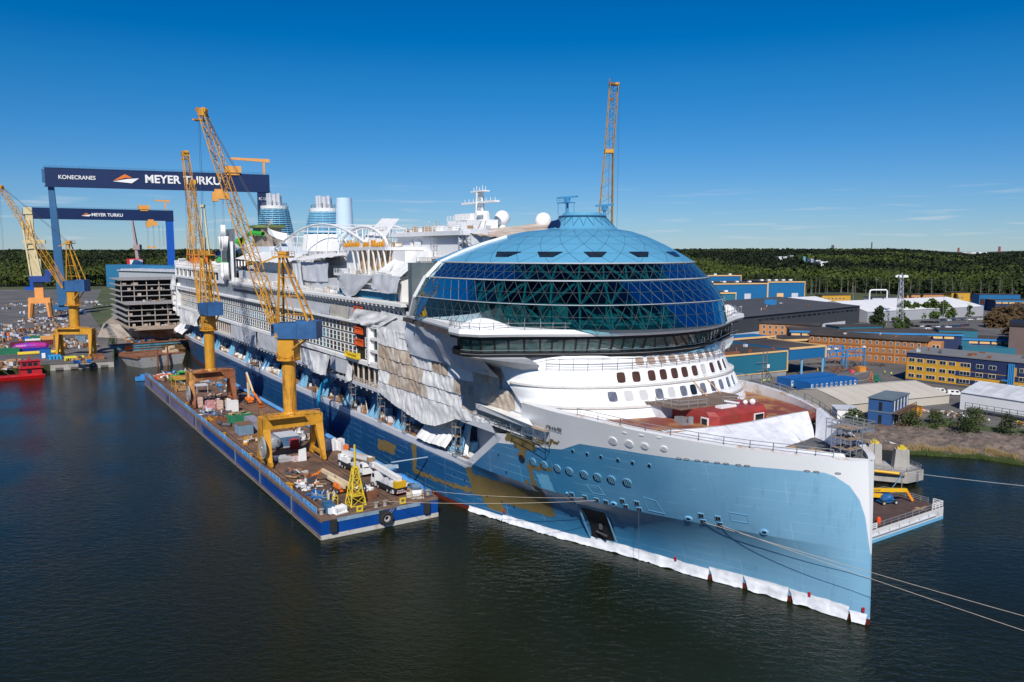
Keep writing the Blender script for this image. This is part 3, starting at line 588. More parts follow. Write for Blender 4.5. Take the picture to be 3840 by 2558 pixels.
mb.add([(-62, 25.2, 19.3), (-60.5, 25.4, 18.8), (-64, 25.0, 21.0), (-84, 24.7, 20.6), (-84, 24.7, 19.0), (-66.5, 25.0, 19.2)], [(0, 1, 2, 3, 4, 5)]); mb.quad((-84, 24.7, 19.0), (-66.5, 25.0, 19.2), (-66.5, 17, 19.2), (-84, 17, 19.0))
mb.obj('opening_frame', grey, ship)
mb = MB(LOC); mb.add([(-74, 21, 9.4), (-66, 21.2, 14), (-63, 21.2, 18.6), (-67, 21, 18.4), (-75, 20.6, 9.4)], [(0, 1, 2, 3, 4)]); mb.bx(-82, -66, 16.9, 17.3, 9.4, 18.6); mb.obj('inner_screen', grey, ship)
core = [(-393, -18), (-380, -22), (-62, -22.2), (-56, -21), (-52, -15), (-52, 15), (-56, 21), (-62, 22.2), (-380, 22), (-393, 18)]
mb = MB(LOC); mb.prism(core, 18.4, 25); mb.obj('lower_superstructure', shade, ship)
mb = MB(LOC); mb.prism([(-391, -17), (-380, -22), (-100, -23.4), (-60, -23.4), (-60, 23.4), (-100, 23.4), (-380, 22.6), (-391, 17)], 24.9, 35.4); mb.obj('cabin_block', navy, ship)
mb = MB(LOC); mb.prism([(-389, -16), (-380, -21), (-100, -22.6), (-66, -22.6), (-66, 22.6), (-100, 22.6), (-380, 21.5), (-389, 16)], 35.3, 41.4); mb.obj('upper_superstructure', shade, ship)
mb = MB(LOC); mb.bx(-345, -84, 21, 24.65, 18.5, 19.3)
for k in range(70):
    u = -344 + k * 3.7
    mb.bx(u, u + .35, 24.2, 24.6, 17.9, 18.6)
mb.obj('promenade_ledge', grey, ship)
mb = MB(LOC); mb.bx(-380, -116, 23.2, 24.85, 24.5, 25.5); mb.bx(-380, -104, 22.4, 25.0, 34.9, 35.5); mb.bx(-262, -103, 21.5, 25.1, 40.7, 41.4)
for k in range(62): mb.bx(-260 + k * 2.5, -259.6 + k * 2.5, 24.3, 25.05, 40.2, 40.8)
mb.obj('white_ledge', white, ship)
mb = MB(LOC)                                         # open promenade railings below the cabins
for a, b in ((-200, -166), (-136, -117), (-260, -205)): rail(mb, [(a, 24.4, 19.3), (b, 24.4, 19.3)], 1.2, 1.6, .05, 3)
for k in range(60):
    u = -330 + k * 3.6; mb.bx(u, u + .3, 23.9, 24.3, 19.3, 24.6)
tag(mb.obj('promenade_railing', mat('railing_primer', (.62, .52, .42), .6, var=.2), ship), kind='stuff')
mb = MB(LOC); mb.bx(-391, -262, 21.4, 22.9, 35.5, 40.2); mb.bx(-262, -200, 22.0, 23.0, 35.5, 40.6); mb.obj('curved_screen_wall', mat('screen_wall', (.22, .245, .28), .5, var=.18, vs=.2), ship)
# davits: slanted pairs of light blue arms in the boat recess
proto = None
for k, u in enumerate((-84, -97, -112, -128, -146, -165, -184, -205, -226, -250, -275, -300, -325, -350)):
    if proto is None:
        mb = MB(LOC); mb.m = 0
        for du in (0, 3.4): mb.add([(du - .45, -5.5, 8.6), (du + .45, -5.5, 8.6), (du + .45, -3.6, 9.4), (du - .45, -3.6, 9.4), (du - .45, -.4, .6), (du + .45, -.4, .6), (du + .45, -1.9, 0), (du - .45, -1.9, 0)], [(0, 1, 2, 3), (4, 5, 6, 7), (0, 1, 5, 4), (1, 2, 6, 5), (2, 3, 7, 6), (3, 0, 4, 7)])
        mb.bx(-6.5, -2.2, -6.8, -5.2, 1.2, 1.7); mb.bx(-6.3, -2.0, -6.8, -4.9, 2.6, 3.0); mb.bx(-6.2, -2.2, -6.8, -4.6, 4.0, 4.4); mb.bx(.4, 3, -6.4, -4.9, 0, 2.6); mb.m = 1; mb.bx(.6, 2.6, -4, -2.6, 0, 1.1); mb.bar((1.7, -2, 0), (1.7, -5, 6.2), .3)
        proto = mb.obj('davit', [ltblue, white], ship); proto.location = LOC(u, 24.0, 10.4); proto.scale = (1, 1, .9)
    else: part_copy(proto, LOC(u, 24.0, 10.4), ship)
# cabin windows ---------------------------------------------------------------
P_, wh = 2.88, 2.55
mb = MB(LOC); mb.m = 0
for (a, b, c, d) in ((0, .26, 0, wh), (2.54, 2.62, 0, wh), (.26, 2.54, wh - .16, wh), (.26, 2.54, 0, .12), (.26, 2.54, 1.18, 1.3)): mb.bx(a, b, 0, .34, c, d)
wproto = None; pproto = []
for gm_ in (glassg, glassd, mat('curtained_glass', (.22, .16, .05), .1, var=.4, vs=.8), mat('filmed_glass', (.10, .24, .34), .1, var=.3, vs=.8)):
    m2 = MB(LOC); m2.bx(.26, 1.42, .15, .25, .1, wh - .1); m2.bx(1.46, 2.54, .15, .25, .1, wh - .1); o = m2.obj('pane', gm_, ship); pproto.append(o.data); bpy.data.objects.remove(o)
def cabin_window(u, z):
    global wproto
    if wproto is None: wproto = mb.obj('window', white, ship); w = wproto; w.location = LOC(u, 23.55, z)
    else: w = part_copy(wproto, LOC(u, 23.55, z), ship)
    k = R.random(); i = 0 if k < .62 else (1 if k < .88 else (2 if k < .94 else 3))
    if -262 < u < -225 and z > 28 and z < 30: i = 3 if R.random() < .8 else i
    if (u < -345 and R.random() < .7): i = 2
    p = bpy.data.objects.new('pane', pproto[i]); COL.objects.link(p); p.parent = w
u = -366.5
while u < -124.5:
    if not (-134.9 < u < -128.2) and not (-320 < u < -316):
        for r in range(3):
            z = 25.95 + r * 3.02
            if u < -320: z -= .2
            cabin_window(u, z)
    u += P_
mb = MB(LOC)
for r in range(4): mb.bx(-369, -122.6, 23.3, 23.62, 25.2 + r * 3.02 + (.2 if r else .1), 25.2 + r * 3.02 + .62)
mb.obj('spandrel_band', mat('spandrel_navy', (.012, .035, .075), .35, var=.2), ship)
mb = MB(LOC); mb.m = 0; mb.bx(-123.2, -122.2, 23.4, 25.2, 25.2, 35.2); mb.bx(-122.4, -116.2, 23.4, 24.2, 25, 35.2)
for z in (25.2, 28.3, 31.4, 34.4): mb.bx(-122.2, -116.4, 23.4, 24.9, z, z + .7)
mb.bx(-117.3, -116.3, 23.4, 24.9, 25.2, 35.1); mb.m = 1
for z in (25.9, 29, 32.1): mb.bx(-120.6, -119.2, 24.15, 24.3, z, z + 2.4); mb.bx(-119.0, -117.6, 24.15, 24.3, z, z + 2.4)
mb.obj('white_bay', [white, glassg], ship)
mb = MB(LOC); mb.bx(-133.8, -127.6, 23.3, 23.65, 19.4, 35); mb.obj('lift_shaft', black, ship)
for z in (29.0, 32.1, 37.4):                         # temporary orange gates across the hoist openings
    mb = MB(LOC)
    for k in range(9): mb.bx(-133.4 + k * .68, -133.24 + k * .68, 24.2, 24.35, z, z + 1.7)
    mb.bx(-133.5, -127.8, 24.15, 24.5, z, z + .35); mb.bx(-133.5, -127.8, 24.15, 24.5, z + 1.5, z + 1.75)
    o = mb.obj('hoist_gate', mat('gate_orange', (.72, .11, .015), .5, var=.1), None); tag(o, {29.0: 'orange hoist gate across the dark shaft, lowest of the three', 32.1: 'orange hoist gate across the dark shaft, middle of the three', 37.4: 'orange hoist gate high on the side below the tarpaulins'}[z], 'gate', 'orange hoist gates'); o.location = (*B0, 0); o.rotation_euler = (0, 0, SH)
mb = MB(LOC)
for k in range(12): mb.bx(-137 + k * .7, -136.8 + k * .7, 24.9, 25.1, 25.8, 27)
mb.bx(-137.3, -129, 24.6, 25.7, 25.55, 25.8); mb.bx(-137.3, -129, 25.5, 25.65, 26.9, 27.05); mb.bx(-137.3, -137, 24.6, 25.7, 25.6, 27); mb.bx(-129.4, -129, 24.6, 25.7, 25.6, 27.2)
o = mb.obj('work_platform', yelp); tag(o, 'yellow railed work platform hung under the hoist gates', 'platform'); o.location = (*B0, 0); o.rotation_euler = (0, 0, SH)
mb = MB(LOC)                                          # open colonnade under the top ledge
for k in range(65):
    u = -262 + k * 2.45; mb.add([(u, 24.6, 40.7), (u + .3, 24.6, 40.7), (u + .3, 23.6, 38.6), (u, 23.6, 38.6), (u, 23.2, 40.7), (u + .3, 23.2, 40.7), (u + .3, 23.2, 38.6), (u, 23.2, 38.6)], [(0, 1, 2, 3), (0, 4, 7, 3), (1, 5, 6, 2), (3, 2, 6, 7)])
mb.obj('colonnade_bracket', white, ship)
mb = MB(LOC); mb.bx(-262, -104, 22.6, 23.0, 37.2, 40.6); mb.obj('colonnade_wall', mat('colonnade_wall', (.075, .072, .08), .6, var=.3), ship)
mb = MB(LOC); mb.bx(-210, -104, 22.8, 24.2, 35.5, 38.6); mb.obj('side_screen', mat('side_screen', (.45, .46, .47), .6, var=.15, vs=.2), ship)
# top deck -------------------------------------------------------------------
mb = MB(LOC); mb.prism([(-389, -18), (-380, -22), (-80, -24), (-80, 24), (-380, 22), (-389, 18)], 41.3, 41.6); mb.obj('top_deck', mat('top_deck', (.55, .52, .48), .7, var=.2, vs=.3, col2=(.33, .25, .18), c2s=.2, c2t=(.5, .7)), ship)
mb = MB(LOC)                                          # blue standing-seam wall
for k in range(37): mb.bx(-147 + k, -146.15 + k, 22.8, 23.1, 41.4, 43.6); mb.bx(-146.15 + k, -146 + k, 22.8, 23.3, 41.4, 43.6)
mb.obj('seamed_wall', mat('seamed_blue', (.03, .19, .34), .4, var=.15), ship)
mb = MB(LOC); mb.bx(-150, -108, -16, 22.4, 41.5, 46.8); mb.bx(-150, -108, -17, 23.4, 46.8, 47.5); mb.bx(-152, -108, 23.3, 24.2, 43.5, 43.8); mb.bx(-258, -150, -14, 16, 41.5, 46); mb.bx(-150, -112, -14, 19.5, 47.5, 53.6); mb.obj('upper_deckhouse', white, ship)
mb = MB(LOC); mb.bx(-147, -118.5, 8, 21.8, 53.7, 54.5); mb.bx(-119, -96, -10, 12.5, 57.2, 58.2); mb.bx(-134, -96, -11, 12.6, 51.6, 52.2); mb.bx(-134, -97, -10.5, 11.2, 52.2, 57.2); mb.bx(-135, -134.2, -9, 12.4, 57, 58.6); mb.bx(-135, -97, -10.6, 12.6, 57.2, 58.3); mb.bx(-96, -90, -9, 9, 47, 57); mb.obj('bridge_house_aft', mat('upper_white', (.70, .71, .73), .5, var=.06, vs=.2), ship)
mb = MB(LOC); mb.bx(-139.5, -120, 19.4, 19.9, 47.8, 53.6); mb.obj('plywood_lining', wood, ship)
mb = MB(LOC)
for k in range(7): mb.bar((-140.5 + k * 3.4, 21.6, 53.7), (-138.6 + k * 3.4, 21.4, 47.6), .35)
for k in range(4): mb.bar((-128 + k * 2.6, 20.4, 47.6), (-126.2 + k * 2.6, 20.4, 53.6), .16)
mb.bar((-128.5, 22, 53.8), (-128.5, 22, 47.5), .45); rail(mb, [(-150, 23.3, 47.5), (-112, 23.3, 47.5)], 1.2, 2, .05, 3); rail(mb, [(-147, 21.7, 54.5), (-118, 21.7, 54.5)], 1.2, 2, .05, 3); rail(mb, [(-134, 12.5, 58.3), (-97, 12.5, 58.3)], 1.3, 2, .05, 3); rail(mb, [(-134, 12.4, 52.2), (-97, 12.4, 52.2)], 1.3, 2, .05, 3)
rail(mb, [(-262, 23.6, 41.6), (-148, 23.6, 41.6)], 1.3, 1.2, .07, 2); mb.obj('strut', white, ship)
for k in range(26):                                    # orange lashings and rescue gear along the roof rail
    u = -146 + k * 1.05
    if k in (11, 12, 17): continue
    mb = MB(LOC); mb.bx(u, u + .45, 21.5, 21.9, 54.6, 54.6 + .9 + .9 * R.random()); mb.bx(u - .1, u + .6, 21.4, 21.9, 54.6, 55.0); mb.obj('railing_panel', mat('amber_panel', (.75, .33, .01), .5), ship)
mb = MB(LOC); mb.bx(-262, -150, 17, 21, 41.6, 45.5)
mb.obj('inner_deckhouse', mat('shade_white', (.55, .56, .58), .6, var=.15, vs=.15), ship)
# aft end: lounge glass band, parapets, balconies at the corner
mb = MB(LOC); mb.prism([(-391, -15), (-384, -21.6), (-284, -22), (-284, 22.8), (-384, 22), (-391, 15)], 40.2, 44.2); mb.obj('lounge_glass', glassd, ship)
mb = MB(LOC)
for z, h, o in ((39.6, 1.0, .8), (44.1, .9, .6)): mb.prism([(-391 - o, -15), (-384 - o, -22), (-278, -22.5), (-278, 23 + o), (-384 - o, 22.2 + o), (-391 - o, 15)], z, z + h)
for k in range(11): mb.bx(-384 + k * 10, -383.6 + k * 10, 22.2, 22.95, 40.4, 44.2)
mb.bx(-284, -276, 20, 24, 40, 46); rail(mb, [(-392, 15, 45), (-385, 22.6, 45), (-284, 23.4, 45)], 2.3, 1.5, .09, 2); mb.bx(-392, -386, -15, 21, 44.9, 47.4)
for k in range(12): mb.bx(-391.8 + k * .5, -391.6 + k * .5, 16 + k * .4, 16.3 + k * .4, 47.4, 49)
mb.obj('aft_terrace', white, ship)
mb = MB(LOC)
for r in range(6): mb.prism([(-396, -14), (-392, -21), (-372, -23), (-372, 24.3), (-392, 22.4), (-396, 15)], 20.2 + r * 3.05, 21.4 + r * 3.05)
for r in range(5):
    for k in range(5): mb.bx(-391 + k * 4.6, -390.6 + k * 4.6, 22.8, 23.6, 21.4 + r * 3.05, 23.4 + r * 3.05)
mb.obj('aft_balcony', white, ship)
mb = MB(LOC); mb.bx(-372.5, -318, 24.55, 24.9, 33.9, 34.7); mb.bx(-372.5, -318, 24.5, 24.8, 24.4, 25.3); mb.bx(-373, -371, 23, 25, 20, 35.4); mb.obj('block_frame', white, ship)
# funnels, slide tower, trusses ------------------------------------------------
louv = mat('louvre_blue', (.045, .21, .38), .4, var=.12)
def funnel(u, v, rb, rt, zb_, zt, zp, tan_band):
    mb = MB(LOC); mb.m = 0; c = (u, v, 0); mb.lathe([(rb + 1.6, zb_ - 6), (rb + 1.0, zb_ - 1.5), (rb + .6, zb_)], 24, c); mb.lathe([(rt + .1, zt), (rt + .25, zt + 1.3), (rt - 1, zt + 1.35)], 24, c); mb.obj('funnel_base', white, ship)
    mb = MB(LOC); mb.lathe([(rb - 1.0, zb_), (rt - .9, zt)], 20, c); mb.obj('funnel_core', mat('funnel_core', (.06, .11, .17), .5, var=.3, vs=.4), ship)
    mb = MB(LOC); n = 13
    for i in range(n):
        z = zb_ + .4 + (zt - zb_ - .4) * i / n; r = rb + .35 + (rt - rb) * i / n; mb.lathe([(r - .5, z), (r, z + .08), (r - .02, z + .42), (r - .5, z + .34)], 28, c, False)
    for k in range(14):
        a = 2 * pi * k / 14
        mb.bar((u + (rb + .1) * cos(a), v + (rb + .1) * sin(a), zb_), (u + rt * cos(a), v + rt * sin(a), zt), .22)
        for i in range(0, n, 1): 
            z = zb_ + (zt - zb_) * i / n; z1 = zb_ + (zt - zb_) * (i + 1) / n; r = rb + (rt - rb) * i / n; r1 = rb + (rt - rb) * (i + 1) / n; a2 = a + .16 * (1 if i % 2 else -1); mb.bar((u + r * cos(a), v + r * sin(a), z), (u + r1 * cos(a2), v + r1 * sin(a2), z1), .14)
    mb.obj('louvre', mat('louvre_paint', (.20, .47, .66), .4, var=.12), ship)
    for k in range(8):
        a = 2 * pi * k / 8 + .2; q = rt * .45; mb = MB(LOC); mb.tube((u + q * cos(a), v + q * sin(a), zt), (u + q * cos(a) - .4, v + q * sin(a), zp - (.4 if k % 3 == 0 else 0)), .72, n=10); mb.obj('exhaust_pipe', silver, ship)
    mb = MB(LOC)
    rail(mb, [(u + (rt - .3) * cos(2 * pi * k / 12), v + (rt - .3) * sin(2 * pi * k / 12), zt + 1.35) for k in range(13)], 1.2, 2, .05, 2); mb.obj('funnel_railing', scaff, ship)
    if tan_band:
        mb = MB(LOC); q = [(u + (rt + .3) * cos(a), v + (rt + .3) * sin(a)) for a in [2.0 + .22 * k for k in range(11)]]; [mb.quad((*a, zt + .2), (*b, zt + .2), (*b, zt + 1.2), (*a, zt + 1.2)) for a, b in zip(q, q[1:])]; mb.obj('funnel_band', mat('tan_band', (.55, .36, .12), .6), ship)
funnel(-282, 0, 7.6, 5.6, 60.0, 71.0, 77.6, False); funnel(-221, 0, 7.0, 5.0, 59.3, 67.4, 73.2, True)
mb = MB(LOC); mb.lathe([(3.4, 57), (3.3, 60), (2.75, 72.3)], 24, (-214, -5, 0)); mb.obj('slide_tower', mat('pearl_blue', (.55, .68, .78), .18, var=.03, coat=.6), ship)
mb = MB(LOC)
for v_ in (13, -8):                                   # white arched truss over the pool deck
    pts = [(-262 + 112 * t, v_, 50.2 + 11.8 * sin(pi * (t ** 1.25) * .86)) for t in [i / 22 for i in range(23)]]
    mb.path(pts, .38, 6)
    for i in range(2, 22, 2):
        p = pts[i]; mb.tube(p, (p[0] - 3.2, v_ + .6, 49.4), .2, n=5); 
    for i in range(1, 22): mb.bar((pts[i][0], v_, 49.8), (pts[i][0] + 2.5, v_, 50 + (pts[i][2] - 50) * .55), .12)
for i in range(0, 23, 2): x = -262 + 112 * i / 22; z = 50.2 + 11.8 * sin(pi * ((i / 22) ** 1.25) * .86); mb.tube((x, 13, z), (x, -8, z), .16, n=5)
mb.path([(-175 + 5 * i, 12.5, 50 + 10.5 * sqrt(max(0, 1 - ((i - 4) / 4.2) ** 2))) for i in range(9)], .45, 6)
for i in range(9): mb.tube((-175 + 5 * i, 12.5, 50 + 10.5 * sqrt(max(0, 1 - ((i - 4) / 4.2) ** 2))), (-155, 12.5, 48), .18, n=5)
rail(mb, [(-262, 14, 49.2), (-150, 14, 49.2)], 1.3, 1.6, .06, 3); mb.obj('arched_truss', white, ship)
mb = MB(LOC); mb.bx(-262, -150, -12, 15, 46, 49.2); mb.prism([(-300, -14), (-262, -16), (-240, -12), (-240, 15), (-262, 17), (-300, 15)], 52, 55); mb.obj('pool_deck', mat('pale_blue_white', (.62, .68, .74), .45, var=.08, vs=.2), ship)
mb = MB(LOC)
for (u0, u1, v0, v1, z0, h) in ((-205, -190, 4, 12, 49.2, 4), (-186, -172, 6, 13, 49.2, 3), (-168, -152, 2, 12, 49.2, 5), (-230, -214, 6, 14, 49.2, 2.5), (-250, -236, 8, 15, 49.2, 2)): mb.bx(u0, u1, v0, v1, z0, z0 + h)
for k in range(34): u = -258 + k * 3.2; mb.bar((u, 14 + 2 * nz(k, 1), 49.2), (u + 1.5 * nz(k, 3), 13 + nz(k, 5), 52.5 + 2 * nz(k, 2)), .1); mb.bar((u, 14, 49.2 + 1.8), (u + 3.2, 14, 49.2 + 1.8), .08)
mb.obj('pool_deck_clutter', mat('clutter_white', (.6, .58, .55), .6, var=.3, vs=.8), ship)
for (pts, r, c) in (([(-318, 4, 55), (-308, 10, 55.2), (-298, 16, 55), (-290, 16, 55)], 1.15, cblue), ([(-318, 4, 53.3), (-306, 12, 53.4), (-296, 18, 53.2), (-292, 17, 53)], .9, cblue), ([(-326, 12, 52), (-320, 16, 51.5), (-314, 17, 52)], 1.1, cblue), ([(-296, 16.5, 54.6), (-289, 17, 56), (-282, 14, 57.5)], 1.5, green), ([(-297, 17, 51), (-289, 18, 51.4), (-282, 17, 52)], 1.5, green), ([(-318, 16, 48.6), (-306, 18, 49.4), (-296, 18, 48.2), (-290, 17, 46.5)], 1.2, green), ([(-280, 12, 60), (-268, 14, 60.6), (-258, 12, 60)], .9, green)):
    mb = MB(LOC); mb.path(pts, r, 10); mb.obj('water_slide', c, ship)
mb = MB(LOC)
for (u, v, h) in ((-366, 14, 52.5), (-363, 15, 53.8), (-359.5, 14, 54.5), (-356, 15, 53)): mb.tube((u, v, 45), (u, v, h), .7, n=8)
for k in range(6): mb.tube((-310 + k * 5, 12, 45), (-310 + k * 5, 12, 50 + k), .35, n=6)
mb.obj('brown_post', mat('brown_post', (.42, .17, .08), .6, var=.2), ship)
mb = MB(LOC); mb.bx(-379, -368, 6, 18, 50.8, 51.3); mb.bx(-375, -369, 9, 17, 45, 50.8); mb.obj('amber_kiosk', orange, ship)
mb = MB(LOC); mb.prism([(-275, 3), (-258, 3), (-256, 10), (-262, 14), (-274, 13)], 62.5, 63.6); mb.obj('green_canopy', mat('olive_canopy', (.16, .21, .07), .6, var=.15), ship)
mb = MB(LOC); mb.bx(-273, -260, 4, 12, 55, 62.5); mb.obj('slide_house', mat('slide_house', (.30, .24, .19), .6, var=.35, vs=.5), ship)
mb = MB(LOC)
for k in range(9): a = -.2 + k * .35; b = a + .35; f = lambda a: (-254 + 3 * cos(a * 1.5), 8 + 2 * sin(a), 60 + k * .1); 
mb.grid(lambda s, t: (-258 + 9 * s, 8 + 3 * sin(s * 5), 58.5 + 7 * (1 - s) ** 2 + (t - .5) * (1.5 + 2 * s)), 10, 3); mb.obj('white_slide', white, ship)
# the big white upright sign of letters aft
mb = MB(LOC); mb.bx(-264.5, -263.6, 22.5, 23.4, 40, 57); mb.obj('sign_pole', white, ship)
mb = MB(LOC); mb.m = 0; mb.bx(-278, -265, 21.2, 21.6, 41.2, 62); mb.obj('sign_panel', shade, ship)
def lt(body, z, s): o = text_obj('sign_letter', body, s, white, ship, LOC(-271.5, 24.3, z), (radians(90), 0, 0), .9, 'CENTER', 1.12); return o
lt('U', 42.0, 9.6); lt('T', 48.9, 7.6); lt('W', 53.2, 8.6); lt('I', 58.6, 7.4)
# mast, radomes ----------------------------------------------------------------
mb = MB(LOC); mb.prism([(-121, -3), (-105, -2.5), (-105, 2.5), (-121, 3)], 57, 61.2); mb.lathe([(2.3, 57.5), (1.9, 63.0), (1.6, 63.3)], 14, (-107.5, .5, 0)); mb.bx(-119, -111, -2, 2, 61.2, 62.9); mb.obj('mast_house', white, ship)
mb = MB(LOC)
for a, b in ((-1.3, 0), (1.3, 0)): mb.bar((-109.5 + a, 0, 62.8), (-109.5 + a * .7, 0, 68.2), .35)
for s in (-1.1, 1.1): mb.bar((-109.5, s, 62.8), (-109.5, s * .8, 68), .3)
for k in range(8): mb.bar((-110.8, 0, 62.8 + k * .68), (-108.3, 0, 63.5 + k * .68), .14); mb.bar((-108.3, 0, 62.8 + k * .68), (-110.8, 0, 63.5 + k * .68), .14); mb.bar((-110.6, -1, 63.5 + k * .68), (-108.4, 1, 63.5 + k * .68), .12)
mb.bx(-117.5, -101.5, -.8, .8, 65.3, 65.75); mb.bx(-112.6, -106.4, -1, 1, 68.1, 68.4)
for k in range(8): mb.bar((-117 + k * 2.1, 0, 65.7), (-117 + k * 2.1, 0, 66.6), .1)
for k in range(5): mb.bar((-112.4 + k * 1.4, 0, 68.2), (-112.4 + k * 1.4, 0, 69.3 + .4 * (k % 2)), .12)
rail(mb, [(-121, 3.1, 61.2), (-111, 3.1, 61.2)], 1.2, 1.5, .05, 3); mb.obj('signal_mast', white, ship)
for (u, v, r, z) in ((-107, -5, 1.95, 61.7), (-99, -12, 2.1, 60.9)):
    mb = MB(LOC); mb.ball((u, v, z), r, 20); mb.obj('radome', mat('radome_white', (.8, .8, .79), .4, var=.02), ship, True); mb = MB(LOC); mb.lathe([(1.2, z - 5), (1.0, z - r * .8)], 12, (u, v, 0)); mb.obj('radome_foot', white, ship)
mb = MB(LOC); mb.lathe([(.9, -.2), (.9, .2)], 14, (-105.6, 2.4, 62.4)); mb.obj('satellite_dish', white, ship)

gear = [MB(LOC), MB(LOC), MB(LOC), MB(LOC)]             # loose gear, ducts and stores on the open upper decks
for (u0, u1, v0, v1, z, n) in ((-262, -150, 16, 23, 41.6, 120), (-260, -152, 2, 14, 49.2, 110), (-150, -112, 17, 23, 47.5, 30), (-146, -120, 10, 21, 54.5, 30), (-134, -98, 2, 12, 58.3, 46), (-384, -286, 8, 21, 45, 80), (-300, -262, 4, 16, 55, 34), (-370, -320, 22.6, 23.8, 19.4, 20), (-384, -80, 18.2, 22.6, 10.5, 190)):
    for _ in range(n):
        q = R.choice(gear); u, v = R.uniform(u0, u1), R.uniform(v0, v1)
        if R.random() < .5: q.box((u, v, z + .5), (R.uniform(.6, 2.6), R.uniform(.5, 1.6), R.uniform(.6, 2.0)), R.uniform(0, 3))
        else: q.bar((u, v, z), (u + R.uniform(-2.5, 2.5), v + R.uniform(-.6, .6), z + R.uniform(.6, 3.2)), .12)
for q, m in zip(gear, (white, grey, MC['clutter_white'], MC['section_bits'] if 'section_bits' in MC else timber)): tag(q.obj('deck_gear', m, ship), kind='stuff')
mb = MB(LOC); mb.add([(-81, 21, 9.5), (-79.6, 21, 9.5), (-84.4, 18, 18.4), (-85.6, 18, 18.4)], [(0, 1, 2, 3)]); mb.bar((-80, 21.4, 9.5), (-83.5, 18.2, 18.4), .9, .5); mb.bar((-84.5, 21.6, 9.5), (-82.2, 19, 16), .6, .4); mb.obj('white_strut', white, ship)
mb = MB(LOC); mb.prism([(-101, -24.2), (-60, -24.4), (-56.5, -22), (-56.5, 22), (-60, 24.4), (-101, 24.3)], 24.8, 38.8); mb.obj('forward_block', grey, ship)
# ------------------------------------------------------------------ dome, bridge, front
RT = [(40.1, -88.7, 51.0, 29.0, .80), (44.3, -85.2, 44.6, 29.6, .76), (48.4, -82.6, 37.8, 28.4, .78), (51.4, -80.7, 34.6, 26.2, .90)]
def rp(z):
    for a, b in zip(RT, RT[1:]):
        if z <= b[0] or b is RT[-1]:
            t = (z - a[0]) / (b[0] - a[0]); return [a[i] + (b[i] - a[i]) * t for i in range(1, 5)]
def ringpt(z, th, k=1.0):
    uc, a, b, e_ = rp(z); c, s = cos(th), sin(th)
    return Vector((uc + k * a * abs(c) ** e_ * (1 if c >= 0 else -1), k * b * abs(s) ** e_ * (1 if s >= 0 else -1), z))
def even(z, n):
    """n+1 angles spread evenly along the ring from port to starboard"""
    T_ = [-pi / 2 + pi * i / 400 for i in range(401)]; P = [ringpt(z, t) for t in T_]; s = [0]
    for a, b in zip(P, P[1:]): s.append(s[-1] + (b - a).length)
    out = []; j = 0
    for i in range(n + 1):
        q = s[-1] * i / n
        while j < 399 and s[j + 1] < q: j += 1
        out.append(T_[j] + (T_[j + 1] - T_[j]) * (q - s[j]) / max(1e-6, s[j + 1] - s[j]))
    return out
dome = MB(LOC); NC = 46; ZR = [40.1, 42.2, 44.3, 46.35, 48.4, 49.9, 51.4]
rows = [[ringpt(z, max(-pi / 2, min(pi / 2, t))) for t in even(z, NC)] for z in ZR]
mid = lambda r: [r[0]] + [(a + b) / 2 for a, b in zip(r, r[1:])] + [r[-1]]
rows = [r if k % 2 == 0 else mid(r) for k, r in enumerate(rows)]
tris = []
for k in range(6):
    A, B_ = rows[k], rows[k + 1]
    if k % 2 == 0:
        for i in range(NC): tris.append((A[i], A[i + 1], B_[i + 1]))
        for i in range(NC + 1): tris.append((A[i], B_[i + 1], B_[i]))
    else:
        for i in range(NC): tris.append((A[i + 1], B_[i + 1], B_[i]))
        for i in range(NC + 1): tris.append((A[i], A[i + 1], B_[min(i, NC)]))
dglass = glass('dome_glass_tint', (.10, .36, .40), 1.30, .015); dglassb = glass('dome_glass_film', (.16, .42, .55), 1.62, .10)
mb = MB(LOC)
for k, r in enumerate(rows):
    for a, b in zip(r, r[1:]): mb.bar(a, b, .09)
for k in range(6):
    A, B_ = rows[k], rows[k + 1]
    for i, p in enumerate(A):
        for q in ((B_[i], B_[i + 1]) if k % 2 == 0 else (B_[max(0, i - 1)], B_[min(i, NC)])): mb.bar(p, q, .075)
domeo = mb.obj('glass_dome', mat('mullion', (.035, .06, .065), .5, var=.1), ship)
front = sorted(tris, key=lambda t: -(sum((p.x for p in t)) + .45 * sum((p.y for p in t))))
def pane(mbx, t):
    c = (t[0] + t[1] + t[2]) / 3; mbx.add([c + (p - c) * .94 for p in t], [(0, 1, 2)])
for t in front[:290]:
    m2 = MB(LOC); pane(m2, t); c = (t[0] + t[1] + t[2]) / 3; m2.obj('pane', dglassb if (c.z < 44.3 and -16 < c.y < 1 and c.x > -60 and abs(c.y + 8) < 2.2 + (44.3 - c.z) * 1.6) else dglass, domeo)
m2 = MB(LOC)
for t in front[290:]: pane(m2, t)
tag(m2.obj('pane', dglass, domeo), kind='stuff')
teal = mat('teal_steel', (.25, .48, .46), .5, var=.08)
m2 = MB(LOC)                                           # the steel diagrid standing inside the glass
for k in range(0, 6, 2):
    za, zb_ = ZR[k], ZR[k + 2] if k < 4 else ZR[6]; A = even(za, 23); B_ = even(zb_, 23)
    for i in range(24):
        p = ringpt(za, A[i], .985); p.z = za
        for j in (i - 1, i, i + 1):
            if 0 <= j < 24 and (j - i) * (1 if k % 4 == 0 else -1) >= 0: m2.bar(p, ringpt(zb_, B_[j], .98), .30, .42)
for z in (44.3, 48.4):
    pts = [ringpt(z, t, .985) for t in even(z, 46)]
    for a, b in zip(pts, pts[1:]): m2.bar(a, b, .25, .35)
m2.obj('steel_diagrid', teal, domeo)
m2 = MB(LOC)
